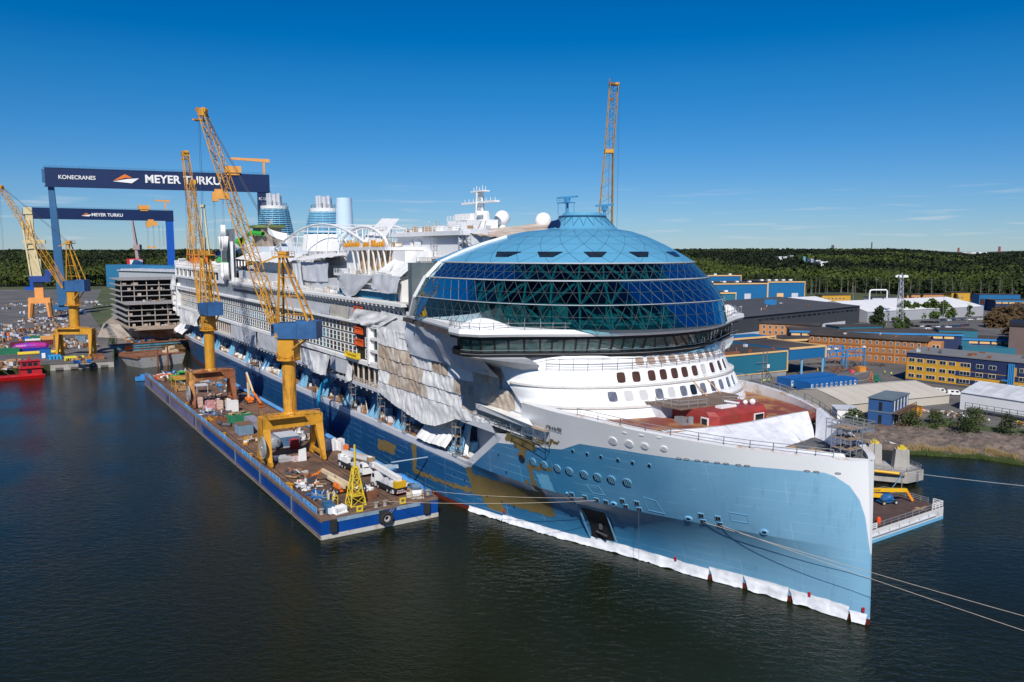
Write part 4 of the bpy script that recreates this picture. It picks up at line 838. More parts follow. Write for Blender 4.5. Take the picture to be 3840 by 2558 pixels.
for z, o, w in ((48.4, .16, .2), (51.45, .12, .22), (44.3, .12, .12)):
    pts = [ringpt(z, t, 1.006) for t in even(z, 60)]
    for a, b in zip(pts, pts[1:]): m2.bar(a, b, w, w)
m2.obj('walkway_rail', silver, domeo)
m2 = MB(LOC)                                           # galleries and planting decks inside
inside = mat('dome_interior', (.10, .13, .14), .6, var=.3, vs=.2)
for z, k0, k1 in ((40.0, 0, .98), (43.4, .45, .74), (46.4, .5, .76), (49.6, .55, .72)):
    pts = [ringpt(min(z, 51.4) if z > 40.1 else 40.1, t) for t in even(max(40.1, z), 30)]
    cen = Vector((-84, 0, 0))
    for a, b in zip(pts, pts[1:]):
        f = lambda p, k: (cen.x + (p.x - cen.x) * k, p.y * k, z)
        if a.y < 2 or z < 41: m2.quad(f(a, k0), f(b, k0), f(b, k1), f(a, k1)); m2.quad(f(a, k1), f(b, k1), (*f(b, k1)[:2], z + .8), (*f(a, k1)[:2], z + .8))
m2.bx(-97, -95, -26, 26, 40, 51); m2.obj('gallery', inside, domeo)
m2 = MB(LOC)
for k in range(12): m2.bx(-62 + k * .9, -61 + k * .9, -14 + k * .5, -6 + k * .4, 40.2, 43.6 - k * .28)
for (u, v, h) in ((-70, 6, 6), (-64, -4, 4.5), (-74, -12, 7), (-60, 12, 3.5), (-56, -16, 3), (-78, 16, 5), (-66, 18, 3), (-54, 4, 1.6)): m2.bx(u, u + 3.2, v, v + 4.5, 40.2, 40.2 + h)
for k in range(14): a = -1.3 + k * .2; p = ringpt(40.2, a, .8); m2.bar((p.x, p.y, 40.2), (p.x, p.y, 49.5), .3)
m2.obj('interior_fittings', mat('interior_pale', (.42, .46, .45), .6, var=.25), domeo)
# roof of the dome: blue triangular plates with open joints, a band of dark skylights, collar and radar
CAPU, CAPR = -68.0, 7.2
def roofpt(th, s):
    c, sn = cos(th), sin(th); uc, a, b, e_ = rp(51.4)
    a = a if c >= 0 else 20.0
    e0 = Vector((uc + a * abs(c) ** e_ * (1 if c >= 0 else -1), b * abs(sn) ** e_ * (1 if sn >= 0 else -1), 0)); c0 = Vector((CAPU + CAPR * c, CAPR * sn, 0))
    p = c0 + (e0 - c0) * s; p.z = 58.1 - 6.6 * s ** 1.55; return p
roofm = mat('dome_roof_blue', (.10, .325, .50), .36, var=.05, vs=.15, coat=.25)
mb = MB(LOC); mb.grid(lambda i, j: roofpt(2 * pi * i, 1.0 * j) - Vector((0, 0, .14)), 72, 12); roof = mb.obj('dome_roof', mat('dome_roof_joint', (.03, .12, .22), .6, var=0), ship, True)
NRO = 5; NK = 30; off = 0; RW = []
for j in range(NRO + 1): RW.append([roofpt(2 * pi * (i + .5 * (j % 2)) / NK, [0, .2, .41, .62, .82, 1.0][j]) for i in range(NK)])
def plate(t):
    m2 = MB(LOC); c = sum(t, Vector((0, 0, 0))) / len(t); m2.add([c + (p - c).normalized() * ((p - c).length - .07) for p in t], [tuple(range(len(t)))]); m2.obj('roof_panel', roofm, roof)
for j in range(NRO):
    A, B_ = RW[j], RW[j + 1]
    for i in range(NK):
        if j % 2 == 0: ts = [(A[i], A[(i + 1) % NK], B_[i]), (B_[i], B_[i - 1], A[i])]
        else: ts = [(A[i], A[(i + 1) % NK], B_[(i + 1) % NK]), (A[i], B_[i], B_[(i + 1) % NK])]
        for t in ts:
            if sum(p.x for p in t) / 3 > -84: plate(t)
for th in (1.12, .78, .42, .05, -.34, -.78, -1.15):
    m2 = MB(LOC); f = lambda a, s: roofpt(a, s) + Vector((0, 0, .1)); dt = .045 * (1 + .25 * abs(th))
    m2.quad(f(th - dt * 1.9, .80), f(th + dt * 1.9, .80), f(th + dt * .9, .90), f(th - dt * .9, .90)); m2.obj('skylight', glassd, roof)
mb = MB(LOC)
mb.lathe([(CAPR + .4, 57.9), (CAPR - .3, 58.4), (5.7, 59.5), (4.7, 60.5), (4.9, 60.6), (4.9, 60.75), (4.3, 60.85), (3.9, 61.4), (.2, 61.5)], 24, (CAPU, 0, 0)); mb.obj('dome_cap', roofm, ship)
mb = MB(LOC); mb.m = 0
for k in range(20): a = 2 * pi * k / 20; b = a + .157; mb.bar((CAPU + 6.7 * cos(a), 6.7 * sin(a), 58.6), (CAPU + 4.9 * cos(b), 4.9 * sin(b), 60.5), .07); mb.bar((CAPU + 6.7 * cos(a), 6.7 * sin(a), 58.6), (CAPU + 4.7 * cos(a - .157), 4.9 * sin(a - .157), 60.5), .07)
mb.lathe([(4.95, 60.55), (5.0, 60.8)], 24, (CAPU, 0, 0), False); mb.obj('cap_seam', mat('seam_blue', (.03, .13, .24), .5), ship)
mb = MB(LOC); mb.add([(CAPU - 3, 6.9, 58.3), (CAPU + 1.5, 7.1, 58.2), (CAPU + 1.2, 6.4, 59.2), (CAPU - .2, 5.9, 60), (CAPU - 2.4, 6.2, 59.7)], [(0, 1, 2, 3, 4)]); mb.obj('cap_opening', navy, ship)
for (u, v, w, z) in ((-69, 3.2, 4.2, 64.4), (-66.5, -4.6, 3.6, 62.9)):
    mb = MB(LOC); mb.tube((u, v, 60.6), (u, v, z), .32, .26, 8); mb.box((u, v, z - .5), (.9, .9, .9)); mb.bar((u - w * .55, v + w * .2, z + .1), (u + w * .55, v - w * .2, z + .25), .42, .36)
    if v > 0: mb.bx(u - 2, u + 1.2, v - 1.2, v + 1.2, z - 1.0, z - .85); [mb.bar((u + a, v + b, 61), (u + a, v + b, z - .9), .09) for a in (-1.8, 1) for b in (-1, 1)]; rail(mb, [(u - 2, v + 1.2, z - .9), (u + 1.2, v + 1.2, z - .9)], .9, 1, .03, 2)
    mb.obj('radar', mat('radar_blue', (.06, .28, .50), .45, var=.1), ship)
# white frame that closes the dome aft
mb = MB(LOC)
for sg in (1, -1):
    mb = MB(LOC); pts = [ringpt(z, sg * pi / 2, 1.004) for z in ZR] + [roofpt(sg * (pi / 2 + .02), s) for s in (.8, .6, .4)]
    for a, b in zip(pts, pts[1:]): mb.bar(a + Vector((-.4, 0, 0)), b + Vector((-.4, 0, 0)), 1.2, .7)
    mb.add([Vector((-97, sg * 24, 40)), ringpt(40.1, sg * pi / 2), ringpt(44.3, sg * pi / 2), ringpt(48.4, sg * pi / 2), ringpt(51.4, sg * pi / 2), Vector((-94, sg * 20, 52)), Vector((-97, sg * 22, 46))], [(0, 1, 2, 3, 4, 5, 6)]); mb.obj('dome_end_frame', white, ship)
# bridge: roof slab with wings, raked window band, sill
def half(pts): return pts + [(u, -v) for u, v in pts[::-1]]
SLT = [(-98, 26.2), (-80, 29.5), (-66, 32.2), (-61.5, 35.2), (-57.0, 35.6), (-53.6, 33.6), (-51.5, 29), (-48.6, 24), (-45.2, 18.5), (-42.2, 12.5), (-40.4, 6.2), (-39.9, 0)]
slab = half(SLT[:-1]) ; slab = SLT + [(u, -v) for u, v in SLT[-2::-1]]
ins = lambda p, d: [(u - d, v * (1 - d / 40)) for u, v in p]
mb = MB(LOC); mb.prism(ins(slab, .25), 38.85, 39.3, slab); mb.prism(slab, 39.3, 40.05, ins(slab, .15)); mb.obj('bridge_roof', white, ship)
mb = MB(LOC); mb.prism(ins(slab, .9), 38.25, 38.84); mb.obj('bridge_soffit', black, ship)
wb_o = ins(slab, 1.3); wb_i = ins(slab, 3.0)
mb = MB(LOC); mb.prism(ins(slab[2:-2], 2.3), 34.9, 35.8, ins(slab[2:-2], 2.0)); mb.prism(ins(slab[2:-2], 5.5), 35.8, 38.3); mb.obj('bridge_sill', black, ship)
bsil = mat('bridge_glass', (.05, .115, .11), .05, var=.5, vs=.8, spec=.9)
def along(poly, step):
    out = []; acc = 0
    for a, b in zip(poly, poly[1:]):
        a = Vector(a); b = Vector(b); L_ = (b - a).length; n = max(1, round(L_ / step))
        out += [a.lerp(b, i / n) for i in range(n)]
    return out + [Vector(poly[-1])]
oi = [p for p in slab[4:-4]]; top_ = along(ins(oi, 1.15), 2.35); bot_ = along(ins(oi, 2.35), 2.35); n_ = min(len(top_), len(bot_))
for i in range(n_ - 1):
    a, b = top_[i], top_[i + 1]; c, d = bot_[i], bot_[i + 1]; q = lambda p, r, t, z: Vector((p.x + (r.x - p.x) * t, p.y + (r.y - p.y) * t, z))
    m2 = MB(LOC); m2.m = 1; m2.quad(q(c, d, .07, 35.85), q(d, c, .07, 35.85), q(b, a, .07, 38.25), q(a, b, .07, 38.25)); m2.m = 0
    m2.bar(q(c, d, 0, 35.75), q(a, b, 0, 38.3), .32, .25); m2.bar(q(c, d, .05, 35.8), q(d, c, .05, 35.8), .2); m2.bar(q(c, d, .05, 38.25), q(d, c, .05, 38.25), .14); m2.obj('bridge_window', [black, bsil], ship)
m2 = MB(LOC)
for i in range(n_ - 1):
    a, b = bot_[i], bot_[i + 1]; t = R.random()
    for z in (36.5, 36.9): m2.bar((a.x + .35, a.y, z), ((a.x + (b.x - a.x) * (.35 + .4 * t)) + .35, a.y + (b.y - a.y) * (.35 + .4 * t), z), .06)
    m2.bar((a.x + .3, a.y + (b.y - a.y) * t, 36.2), (a.x + .5, a.y + (b.y - a.y) * t, 37.6), .06)
m2.obj('reflection_tape', white, ship)
mb = MB(LOC)                                          # wing fairings, the low white humps on the roof
for sg in (1, -1):
    mb = MB(LOC); mb.grid(lambda s, t: (-61.8 + 5.6 * t + 6.4 * s, sg * (35.0 - 9.0 * s), 39.95 + 2.0 * sin(pi * s ** .8) ** 1.3 * sin(pi * t) ** .6), 20, 8); mb.obj('wing_fairing', white, ship, True)
mb = MB(LOC)                                          # underside of the wings, curved brackets
for sg in (1, -1):
    pr = [(-64, 33.2, 34.95), (-55.5, 32.6, 34.95), (-49.5, 25.6, 34.95), (-49, 24, 33.8), (-52, 22.6, 31.8), (-62, 22.6, 31.2), (-67, 25, 34.4)]
    mb.add([(u, v * sg, z) for u, v, z in pr] + [(-60, 23, 34.95)], [(0, 1, 7), (1, 2, 7), (2, 3, 4, 5, 7), (0, 7, 5, 6), (0, 6, 5), (1, 2, 3, 4), (0, 1, 4, 5)])
mb.obj('wing_bracket', grey, ship)
# the white rounded front, ring by ring
FT = [(23.6, -34.2, 15.0, 24.2), (25.5, -35.4, 16.2, 25.2), (27.0, -36.3, 17, 25.5), (27.02, -36.7, 17, 25.4), (30.2, -39.0, 17.8, 26.0), (30.22, -39.4, 17.8, 25.9), (32.6, -41.0, 18, 26.0), (33.0, -41.6, 18, 25.8), (35.2, -43.0, 18.2, 25.4)]
def fp(z, th, o=0.0):
    for a, b in zip(FT, FT[1:]):
        if z <= b[0] or b is FT[-1]:
            t = (z - a[0]) / (b[0] - a[0]); uf, a_, b_ = [a[i] + (b[i] - a[i]) * t for i in (1, 2, 3)]; break
    return Vector((uf - a_ + (a_ + o) * abs(cos(th)) ** .92, (b_ + o) * (abs(sin(th)) ** .92) * (1 if th > 0 else -1), z))
mb = MB(LOC); zz = [23.6, 24.6, 25.5, 26.3, 27.0, 27.02, 28, 29.1, 30.2, 30.22, 31, 31.8, 32.6, 33.0, 34, 35.2]
mb.grid(lambda s, t: fp(zz[round(t * (len(zz) - 1))], -1.56 + 3.12 * s), 64, len(zz) - 1)
mb.obj('front_screen', mat('front_white', (.76, .765, .78), .42, var=.05, vs=.3, col2=(.62, .50, .38), c2s=.28, c2t=(.66, .86)), ship, True)
for z in (27.0, 30.2):
    mb = MB(LOC); pts = [fp(z, -1.45 + 2.95 * i / 60, .22) for i in range(61)]
    for a, b in zip(pts, pts[1:]): mb.bar(a, b, .34, .34)
    for p in pts: mb.bar(p, p - Vector((0, 0, .4)), .1)
    mb.obj('seam_gutter', mat('gutter_white', (.66, .64, .6), .5, var=.15), ship)
def fwin(v, z, w, h, m, slant=.25, nm='window'):
    lo_, hi_ = -1.5, 1.5
    for _ in range(30):
        th = (lo_ + hi_) / 2
        if fp(z, th).y < v: lo_ = th
        else: hi_ = th
    c = fp(z, th); a = (fp(z, th + .02) - c).normalized(); b = (fp(z + .4, th) - fp(z - .4, th)).normalized(); n = a.cross(b)
    if n.x < 0: n = -n
    m2 = MB(LOC); m2.m = 0
    def rr(k, o):
        out = []
        for i in range(12):
            t = 2 * pi * i / 12 + .26; x = max(-1, min(1, 1.25 * cos(t))) * w / 2 * k; y = max(-1, min(1, 1.25 * sin(t))) * h / 2 * k
            out.append(c + a * (x - slant * y) + b * y + n * o)
        return out
    o1, i1, i0 = rr(1.0, .13), rr(.84, .13), rr(.84, .05); o0 = rr(1.0, -.05); vs = o1 + i1 + i0 + o0; N = 12
    m2.add(vs, [(i, (i + 1) % N, N + (i + 1) % N, N + i) for i in range(N)] + [(N + i, N + (i + 1) % N, 2 * N + (i + 1) % N, 2 * N + i) for i in range(N)] + [(3 * N + i, 3 * N + (i + 1) % N, (i + 1) % N, i) for i in range(N)])
    m2.m = 1; m2.add(i0, [tuple(range(N))]); m2.obj(nm, [white, m], ship)
brown = mat('brown_paper_glass', (.07, .035, .025), .25, var=.3, vs=.5); mirror = mat('silver_film_glass', (.33, .35, .38), .12, met=.6, var=.45, vs=.9); brownb = mat('rusty_film', (.36, .26, .21), .35, var=.3, vs=1.2); pale = mat('grey_film', (.5, .5, .5), .3, var=.1)
for i, v in enumerate((14.6, 11.8, 9.0, 5.8, 3.1, .2, -2.3, -5.0, -8.0, -10.9, -13.9, -16.7, -19.6)): fwin(v, 28.6, 2.0, 2.45, mirror if i not in (1, 2, 4, 6) else (pale if i != 6 else glassd))
for i, v in enumerate((11.6, 8.7, 5.5, 2.9, .2, -2.4, -5.2, -7.9, -10.9, -14.1, -16.7)): fwin(v, 31.5, 1.95, 2.5, brown if i != 7 else pale)
for i, v in enumerate((6.6, 4.0, 1.5, -1.0, -3.6, -6.3, -9.2, -11.9, -14.3)): fwin(v, 33.9, 2.1, 1.95, brownb, .1)
mb = MB(LOC)                                          # recessed walk under the bridge: rails and netting
for z in (33.1, 34.0, 34.8):
    pts = [fp(33.2, -1.3 + 2.3 * i / 40, .8 if z > 34 else .6) for i in range(41)]
    for a, b in zip(pts, pts[1:]): mb.bar((a.x, a.y, z), (b.x, b.y, z), .08)
for i in range(0, 41, 2): p = fp(33.2, -1.3 + 2.3 * i / 40, .65); mb.bar((p.x, p.y, 32.6), (p.x + .1, p.y, 34.9), .07)
for z in (35.7, 36.4): 
    pts = along(ins(oi, .9), 3)
    for a, b in zip(pts, pts[1:]): mb.bar((a.x, a.y, z), (b.x, b.y, z), .07)
mb.obj('walkway_railing', scaff, ship)
mb = MB(LOC)
pts = [(p.x, p.y) for p in along(ins(slab[2:-2], .5), 2.4)]
for a, b in zip(pts, pts[1:]):
    for z in (40.5, 41.2): mb.bar((*a, z), (*b, z), .07)
    mb.bar((*a, 40), (*a, 41.4), .08)
    mb.bar((a[0] - 1.1, a[1] * .97, 40), (a[0] - 1.1, a[1] * .97, 41.9), .06)
tag(mb.obj('edge_scaffold', scaff, None), 'scaffold tube guard rail round the foot of the glass dome', 'scaffold').matrix_world = Matrix.Translation((*B0, 0)) @ Matrix.Rotation(SH, 4, 'Z')
mb = MB(LOC); mb.add([(-99, 26.6, 38.0), (-62, 33.2, 38.0), (-62, 33.0, 38.9), (-99, 26.4, 38.9)], [(0, 1, 2, 3)]); mb.obj('raw_edge_plate', mat('raw_plate', (.06, .045, .04), .7, var=.5, vs=.5), ship)
# red deckhouse on the foredeck -------------------------------------------------
dh = mat('red_primer', (.30, .035, .03), .6, var=.25, vs=.35, col2=(.22, .06, .04), c2s=.4, c2t=(.52, .7))
hs_ = [(-37.5, 6.5), (-28.6, 6.0), (-27.4, 4.8), (-27.0, -6.2), (-28, -7.2), (-37.5, -8)]; hs2 = [(-37.5, 6.5), (-29.2, 6.0), (-28.3, 5), (-27.9, -6.2), (-28.6, -7.2), (-37.5, -8)]
mb = MB(LOC); mb.m = 0; mb.prism(hs_, 25.1, 27.5); mb.prism(hs_, 27.5, 28.15, hs2)
mb.m = 1; mb.prism([(-41, 9.4), (-32.4, 8.6), (-31.6, -3), (-36, -9.5), (-41, -9.5)], 28.16, 28.4); mb.m = 2; mb.quad((-40, 9.0, 25.1), (-37.3, 8.4, 25.1), (-37.3, 8.4, 28.2), (-40, 9.0, 28.2)); mb.quad((-37.3, 8.4, 25.1), (-36.5, 6.5, 25.1), (-36.5, 6.5, 28.2), (-37.3, 8.4, 28.2))
house = mb.obj('deckhouse', [dh, mat('roof_board', (.17, .12, .09), .8, var=.3, vs=.5), grey], ship); house.location = (2.4, 0, -.8)
for q in ([(-29.6, 6.15), (-28.7, 6.1)], ):
    mb = MB(LOC); mb.m = 0; mb.bx(-30.2, -28.6, 6.02, 6.2, 25.3, 27.2); mb.m = 1; mb.bx(-30, -28.8, 6.1, 6.25, 25.5, 27.0); mb.obj('window', [white, glassd], house)
mb = MB(LOC); mb.m = 0; mb.bx(-27.15, -26.95, -5.6, -3.2, 25.7, 27.2); mb.m = 1; mb.bx(-27.0, -26.9, -5.4, -3.4, 25.85, 27.05); mb.obj('window', [white, glassd], house)
mb = MB(LOC); rail(mb, [(-38, 9, 28.4), (-33, 8.4, 28.4), (-32, 3, 28.4)], 1.2, 1.5, .05, 2); rail(mb, [(-30, -7, 28.2), (-33, -2, 28.2)], 1.1, 2, .04, 2); mb.obj('roof_railing', scaff, house)
mb = MB(LOC); mb.bx(-31, -29.6, -2.2, 2, 28.1, 28.5); mb.bar((-31.6, -1, 28.9), (-29, -1.6, 28.9), .5, .2); mb.ball((-29.2, -5.2, 28.7), .55, 8); mb.ball((-29.9, -4.2, 28.6), .45, 8); mb.bar((-29.6, -1.5, 28.2), (-29.6, -1.5, 29), .2); mb.obj('roof_fitting', white, house)
mb = MB(LOC); mb.bx(-31.5, -29.8, 7.2, 8.6, 25.2, 26.1); mb.bx(-29.5, -28.4, 8.2, 9.6, 25.2, 25.4); mb.lathe([(.5, 25.2), (.5, 26.3), (.2, 26.4)], 8, (-28.9, 7.4, 0)); tag(mb.obj('winch_unit', scaff), 'grey winch machinery standing beside the red deckhouse', 'winch').matrix_world = Matrix.Translation((*B0, 0)) @ Matrix.Rotation(SH, 4, 'Z')
MW = Matrix.Translation((*B0, 0)) @ Matrix.Rotation(SH, 4, 'Z')
def on_ship(o, label=None, cat=None, group=None): o.matrix_world = MW; return tag(o, label, cat, group)
for a, l in ((-4.6, 'left'), (-8.3, 'right')):
    mb = MB(LOC); q0 = fp(30.4, math.asin(max(-1, (a + 2) / 26)), .25); q1 = fp(26.2, math.asin((a + 1.2) / 25), 1.6); mb.bar(q0, q1, .16); on_ship(mb.obj('timber_pole', wood), f'tan pole leaning on the white front, {l} of the two', 'pole', 'poles leaning on the ship front')
# tarpaulins --------------------------------------------------------------------
def tarp(mbx, P00, P10, P11, P01, n=Vector((0, 1, 0)), amp=.45, nu=14, nv=8, sag=.0, seed=0, fold=1.0, absn=False):
    P00, P10, P11, P01 = map(Vector, (P00, P10, P11, P01)); L_ = max(.1, (P10 - P00).length)
    def f(s, t):
        p = (P00 * (1 - s) + P10 * s) * (1 - t) + (P01 * (1 - s) + P11 * s) * t
        w = nz(s * L_ * .3 + seed, t * 1.1 + seed * .3, seed) * .9 + fold * .5 * abs(nz(s * L_ * .42 + 9 + seed + t * .5, t * 1.3, seed + 4)) ** .8 + .35 * nz(s * L_ * 1.1, t * 2.6, seed)
        if absn: w = .9 * nz(p.x * .16, p.z * .3, 5) + .7 * abs(nz(p.x * .45 + p.z * .22, p.z * .25, 9)) ** .7 + .3 * nz(p.x * 1.1, p.z * .9, 3) + .12 * (1 - t); p = p + n * amp * w; p.z -= .12 * sin(pi * s) * (1 - t); return p
        p = p + n * (amp * w * (1 - .55 * t)); p.z -= sag * sin(pi * s) * (1 - t) + .25 * amp * nz(s * L_ * .5, seed, 3) * (1 - t); return p
    mbx.grid(f, nu, nv)
wrap = thing('scaffold_wrapping', 'patchwork of stained white and tan sheeting wrapped over the ship side below the dome', 'sheeting', (*B0, 0), SH)
zr_ = [34.9, 31.3, 28.3, 25.1, 22.1, 18.6]
def wz(r, u): return zr_[r] + (.0 if r else 0) - .006 * (u + 100) * (3 if r == 0 else 1)
def wv(u, z): return 24.7 + (.3 if u < -75 else 0) - max(0, (u + 62)) ** 1.5 * .028
cuts = [[-116.6, -107.5, -100.5, -97.5], [-116.6, -108, -103, -97, -88, -80, -71, -61], [-116.6, -112, -106, -99, -92, -85, -78, -71, -64, -56, -50.5], [-116.6, -110, -104, -98, -90, -83, -75, -66, -58, -53], [-116.6, -108.5, -101, -93, -86, -78, -70, -62, -54, -49.5]]
for r in range(5):
    for i, (a, b) in enumerate(zip(cuts[r], cuts[r][1:])):
        m2 = MB(LOC); k = R.random(); mt = [sheetb, sheetb, sheet][int(k * 3)] if 1 <= r <= 3 else (sheet if r == 0 or k < .7 else sheetb)
        if r == 4 and i < 2: mt = sheet
        zt0, zt1, zb0, zb1 = wz(r, a), wz(r, b), wz(r + 1, a) - .25, wz(r + 1, b) - .25
        if r == 1 and a > -99: zt0, zt1 = min(zt0, 33.2 - (a + 97) * .03), min(zt1, 33.2 - (b + 97) * .03)
        if r == 4: zb0, zb1 = sinerp([(-116, 18.9), (-105, 17.0), (-94, 15.6), (-82, 16.6), (-78, 19.2), (-50, 22.6)], a), sinerp([(-116, 18.9), (-105, 17.0), (-94, 15.6), (-82, 16.6), (-78, 19.2), (-50, 22.6)], b)
        o_ = .05 * (i % 2) + .035 * (4 - r)
        tarp(m2, (a, wv(a, zb0) + .1 + o_, zb0), (b + .35, wv(b, zb1) + .1 + o_, zb1), (b + .35, wv(b, zt1) + o_, zt1), (a, wv(a, zt0) + o_, zt0), seed=r * 17.3 + i * 5.1, amp=.46, nu=28, nv=12, absn=True)
        m2.obj('sheet', mt, wrap, True)
m2 = MB(LOC); tarp(m2, (-98, 25.5, 30.6), (-59, 25.9, 30.4), (-61, 31.0, 37.9), (-98.8, 26.0, 38.1), amp=.6, nu=40, nv=10, seed=3, absn=True); m2.obj('sheet', mat('blue_white_net', (.52, .55, .60), .7, var=.12, vs=.5, bump=.1, bs=1), wrap, True)
m2 = MB(LOC); m2.tube((-64.5, 26.0, 31.7), (-61.5, 26.4, 31.2), .7, .5, 10); m2.obj('rolled_sheet', sheetb, wrap)
def ttarp(label, P, mt=sheet, amp=.5, seed=1, sag=.3, n=(0, 1, 0), nu=18, nv=10, grp=None):
    m2 = MB(LOC); tarp(m2, *P, n=Vector(n), amp=amp, nu=nu, nv=nv, seed=seed, sag=sag); return on_ship(m2.obj('tarpaulin', mt, None, True), label, 'tarpaulin', grp)
g_ = 'white tarpaulins hung on the ship'
ttarp('white tarpaulin hung over the promenade in loose folds left of the plain sheet', [(-175.4, 24.9, 20.1), (-164, 25.2, 18.2), (-164, 24.9, 24.0), (-175, 24.9, 23.9)], seed=2, amp=.9, grp=g_)
ttarp('bunched white cloth gathered in vertical folds below the cabin windows', [(-166, 25.1, 18.2), (-151.5, 25.1, 18.3), (-150.5, 25.0, 24.2), (-166, 25.0, 24.1)], seed=5, amp=1.3, grp=g_)
ttarp('plain flat white sheet below the cabin windows right of the bunched cloth', [(-150.6, 24.8, 20.6), (-138.0, 24.8, 20.6), (-137, 24.9, 24.3), (-150.3, 24.9, 24.3)], sheetg, seed=8, amp=.2, grp=g_)
ttarp('narrow white cloth hanging beside the open railing under the work platform', [(-138.2, 25.0, 18.8), (-134.4, 25.0, 19.4), (-134, 24.9, 23.2), (-137.4, 24.9, 23.9)], seed=11, amp=.8, grp=g_)
ttarp('grey white sheeting over the promenade behind the nearer crane column', [(-224, 24.9, 19.3), (-186, 24.9, 19.4), (-186, 24.9, 24.6), (-224, 24.9, 24.4)], sheetg, seed=15, amp=.4, nu=40, grp=g_)
ttarp('grey white sheeting over the promenade between the two crane columns', [(-262, 24.9, 19.2), (-226, 24.9, 19.2), (-226, 24.9, 24.5), (-262, 24.9, 24.3)], sheetg, seed=19, amp=.4, nu=40, grp=g_)
ttarp('torn white sheeting draped low over the aft promenade left of the farther crane', [(-366, 24.9, 17.0), (-322, 24.9, 18.6), (-318, 24.9, 24.6), (-366, 24.9, 24.2)], sheet, seed=23, amp=1.6, nu=44, grp=g_)
ttarp('white tarpaulin with a low tip hanging in front of the blue seamed wall', [(-144.9, 24.2, 44.6), (-131, 24.4, 42.6), (-121, 24.0, 47.4), (-142, 24.0, 47.4)], sheetg, seed=27, amp=.9, sag=2.2, grp=g_)
ttarp('wide white tarpaulin hung right of the blue seamed wall beside the dome', [(-122.5, 24.2, 44.8), (-106.5, 24.3, 43.9), (-106.5, 23.6, 47.6), (-121.8, 23.6, 48)], sheetg, seed=31, amp=.7, sag=.9, grp=g_)
ttarp('pale screen of sheeting on the side right of the beige panel', [(-133.2, 25.1, 36.0), (-117, 25.2, 34.6), (-104, 25.0, 38.4), (-130, 24.9, 38.8)], sheet, seed=35, amp=1.7, grp=g_)
ttarp('white sheet hung by the dome corner above the patchwork', [(-117, 25.0, 34.6), (-99.5, 25.3, 33.6), (-100.5, 25.0, 38.7), (-114, 25.0, 39.2)], sheet, seed=39, amp=.6, grp=g_)
ttarp('flat beige panel of sheeting above the cabin windows', [(-150.2, 24.5, 35.7), (-137, 24.5, 35.8), (-136.4, 24.4, 38.8), (-150, 24.4, 38.8)], mat('beige_sheet', (.46, .43, .38), .7, var=.1, vs=.3, col2=(.33, .30, .26), c2s=.2), seed=43, amp=.12, grp=g_)
ttarp('grey sheeting strip above the cabin windows left of the beige panel', [(-208, 24.5, 35.7), (-151, 24.5, 35.8), (-151, 24.4, 38.4), (-208, 24.4, 38.4)], sheetg, seed=47, amp=.25, nu=50, grp=g_)
ttarp('large tarpaulin roof over the lifeboat bay with a ragged fringe', [(-96, 25.4, 11.8), (-82, 25.2, 12.2), (-84, 19, 17.6), (-97, 19, 17.6)], sheet, seed=51, amp=.9, n=(0, .6, .8), nu=26, grp=g_)
ttarp('crumpled white cover over the lifeboat bay at the stern', [(-384, 25.0, 11.6), (-362, 25.4, 11.4), (-360, 20, 17), (-384, 20, 16)], sheet, seed=53, amp=1.6, n=(0, .6, .8), grp=g_)
ttarp('crumpled white sheeting hanging on the stern corner above the balconies', [(-396, 23.5, 32.5), (-376, 24.8, 33.5), (-376, 23.8, 40), (-391, 22.8, 40.5)], sheet, seed=57, amp=1.7, grp=g_)
ttarp('shrouded grey house of sheeting on the upper deck left of the plywood room', [(-184, 21.4, 44.4), (-160.6, 21.4, 44.6), (-161, 20.8, 50), (-186, 20.8, 50)], mat('shroud_grey', (.55, .57, .61), .6, var=.08, vs=.4, bump=.08, bs=1.2), seed=61, amp=.5, nu=26, grp=g_)
ttarp('trailing white netting sweeping down left of the shrouded grey house', [(-183, 23.4, 41.8), (-176, 23.6, 42), (-184, 21.5, 49.5), (-194, 21.5, 50)], sheetg, seed=65, amp=1.3, grp=g_)
ttarp('long white awning with scalloped edge over the deck behind the nearer crane', [(-262, 22.5, 50.2), (-194, 22.4, 49.5), (-200, 15, 52.4), (-262, 15, 53)], sheet, seed=69, amp=.5, n=(0, .4, .9), nu=40, grp=g_)
ttarp('white awning roof over the shrouded grey house', [(-194, 22.2, 50.3), (-152, 21.9, 52), (-150, 13, 52.8), (-190, 13, 52.5)], sheet, seed=73, amp=.5, n=(0, .4, .9), nu=30, grp=g_)
ttarp('ridged white shelter roof beside the upper end of the dome', [(-121, 23.4, 48), (-107, 23.2, 47.6), (-104, 17, 53), (-117, 17, 53.4)], sheet, seed=77, amp=.35, n=(0, .6, .8), nu=26, grp=g_)
ttarp('grey curtain of sheeting under the mast left of the canopy', [(-98, 12.8, 52.4), (-93, 9, 52.6), (-92, 8, 58.4), (-99, 12, 58.8)], sheetg, seed=79, amp=.4, grp=g_)
ttarp('stained white canopy running from the mast down to the dome cap', [(-99, 11, 57.6), (-78, 9.5, 56.6), (-76, -13, 58.6), (-101, -13, 60.4)], sheetb, seed=83, amp=.7, n=(0, 0, 1), nu=34, nv=16, grp=g_)
ttarp('tilted white tent roof on the upper deck right of the slide tower', [(-158, 14, 54), (-140, 14, 55), (-144, 6, 62.5), (-156, 6, 63)], sheet, seed=87, amp=.4, grp=g_)
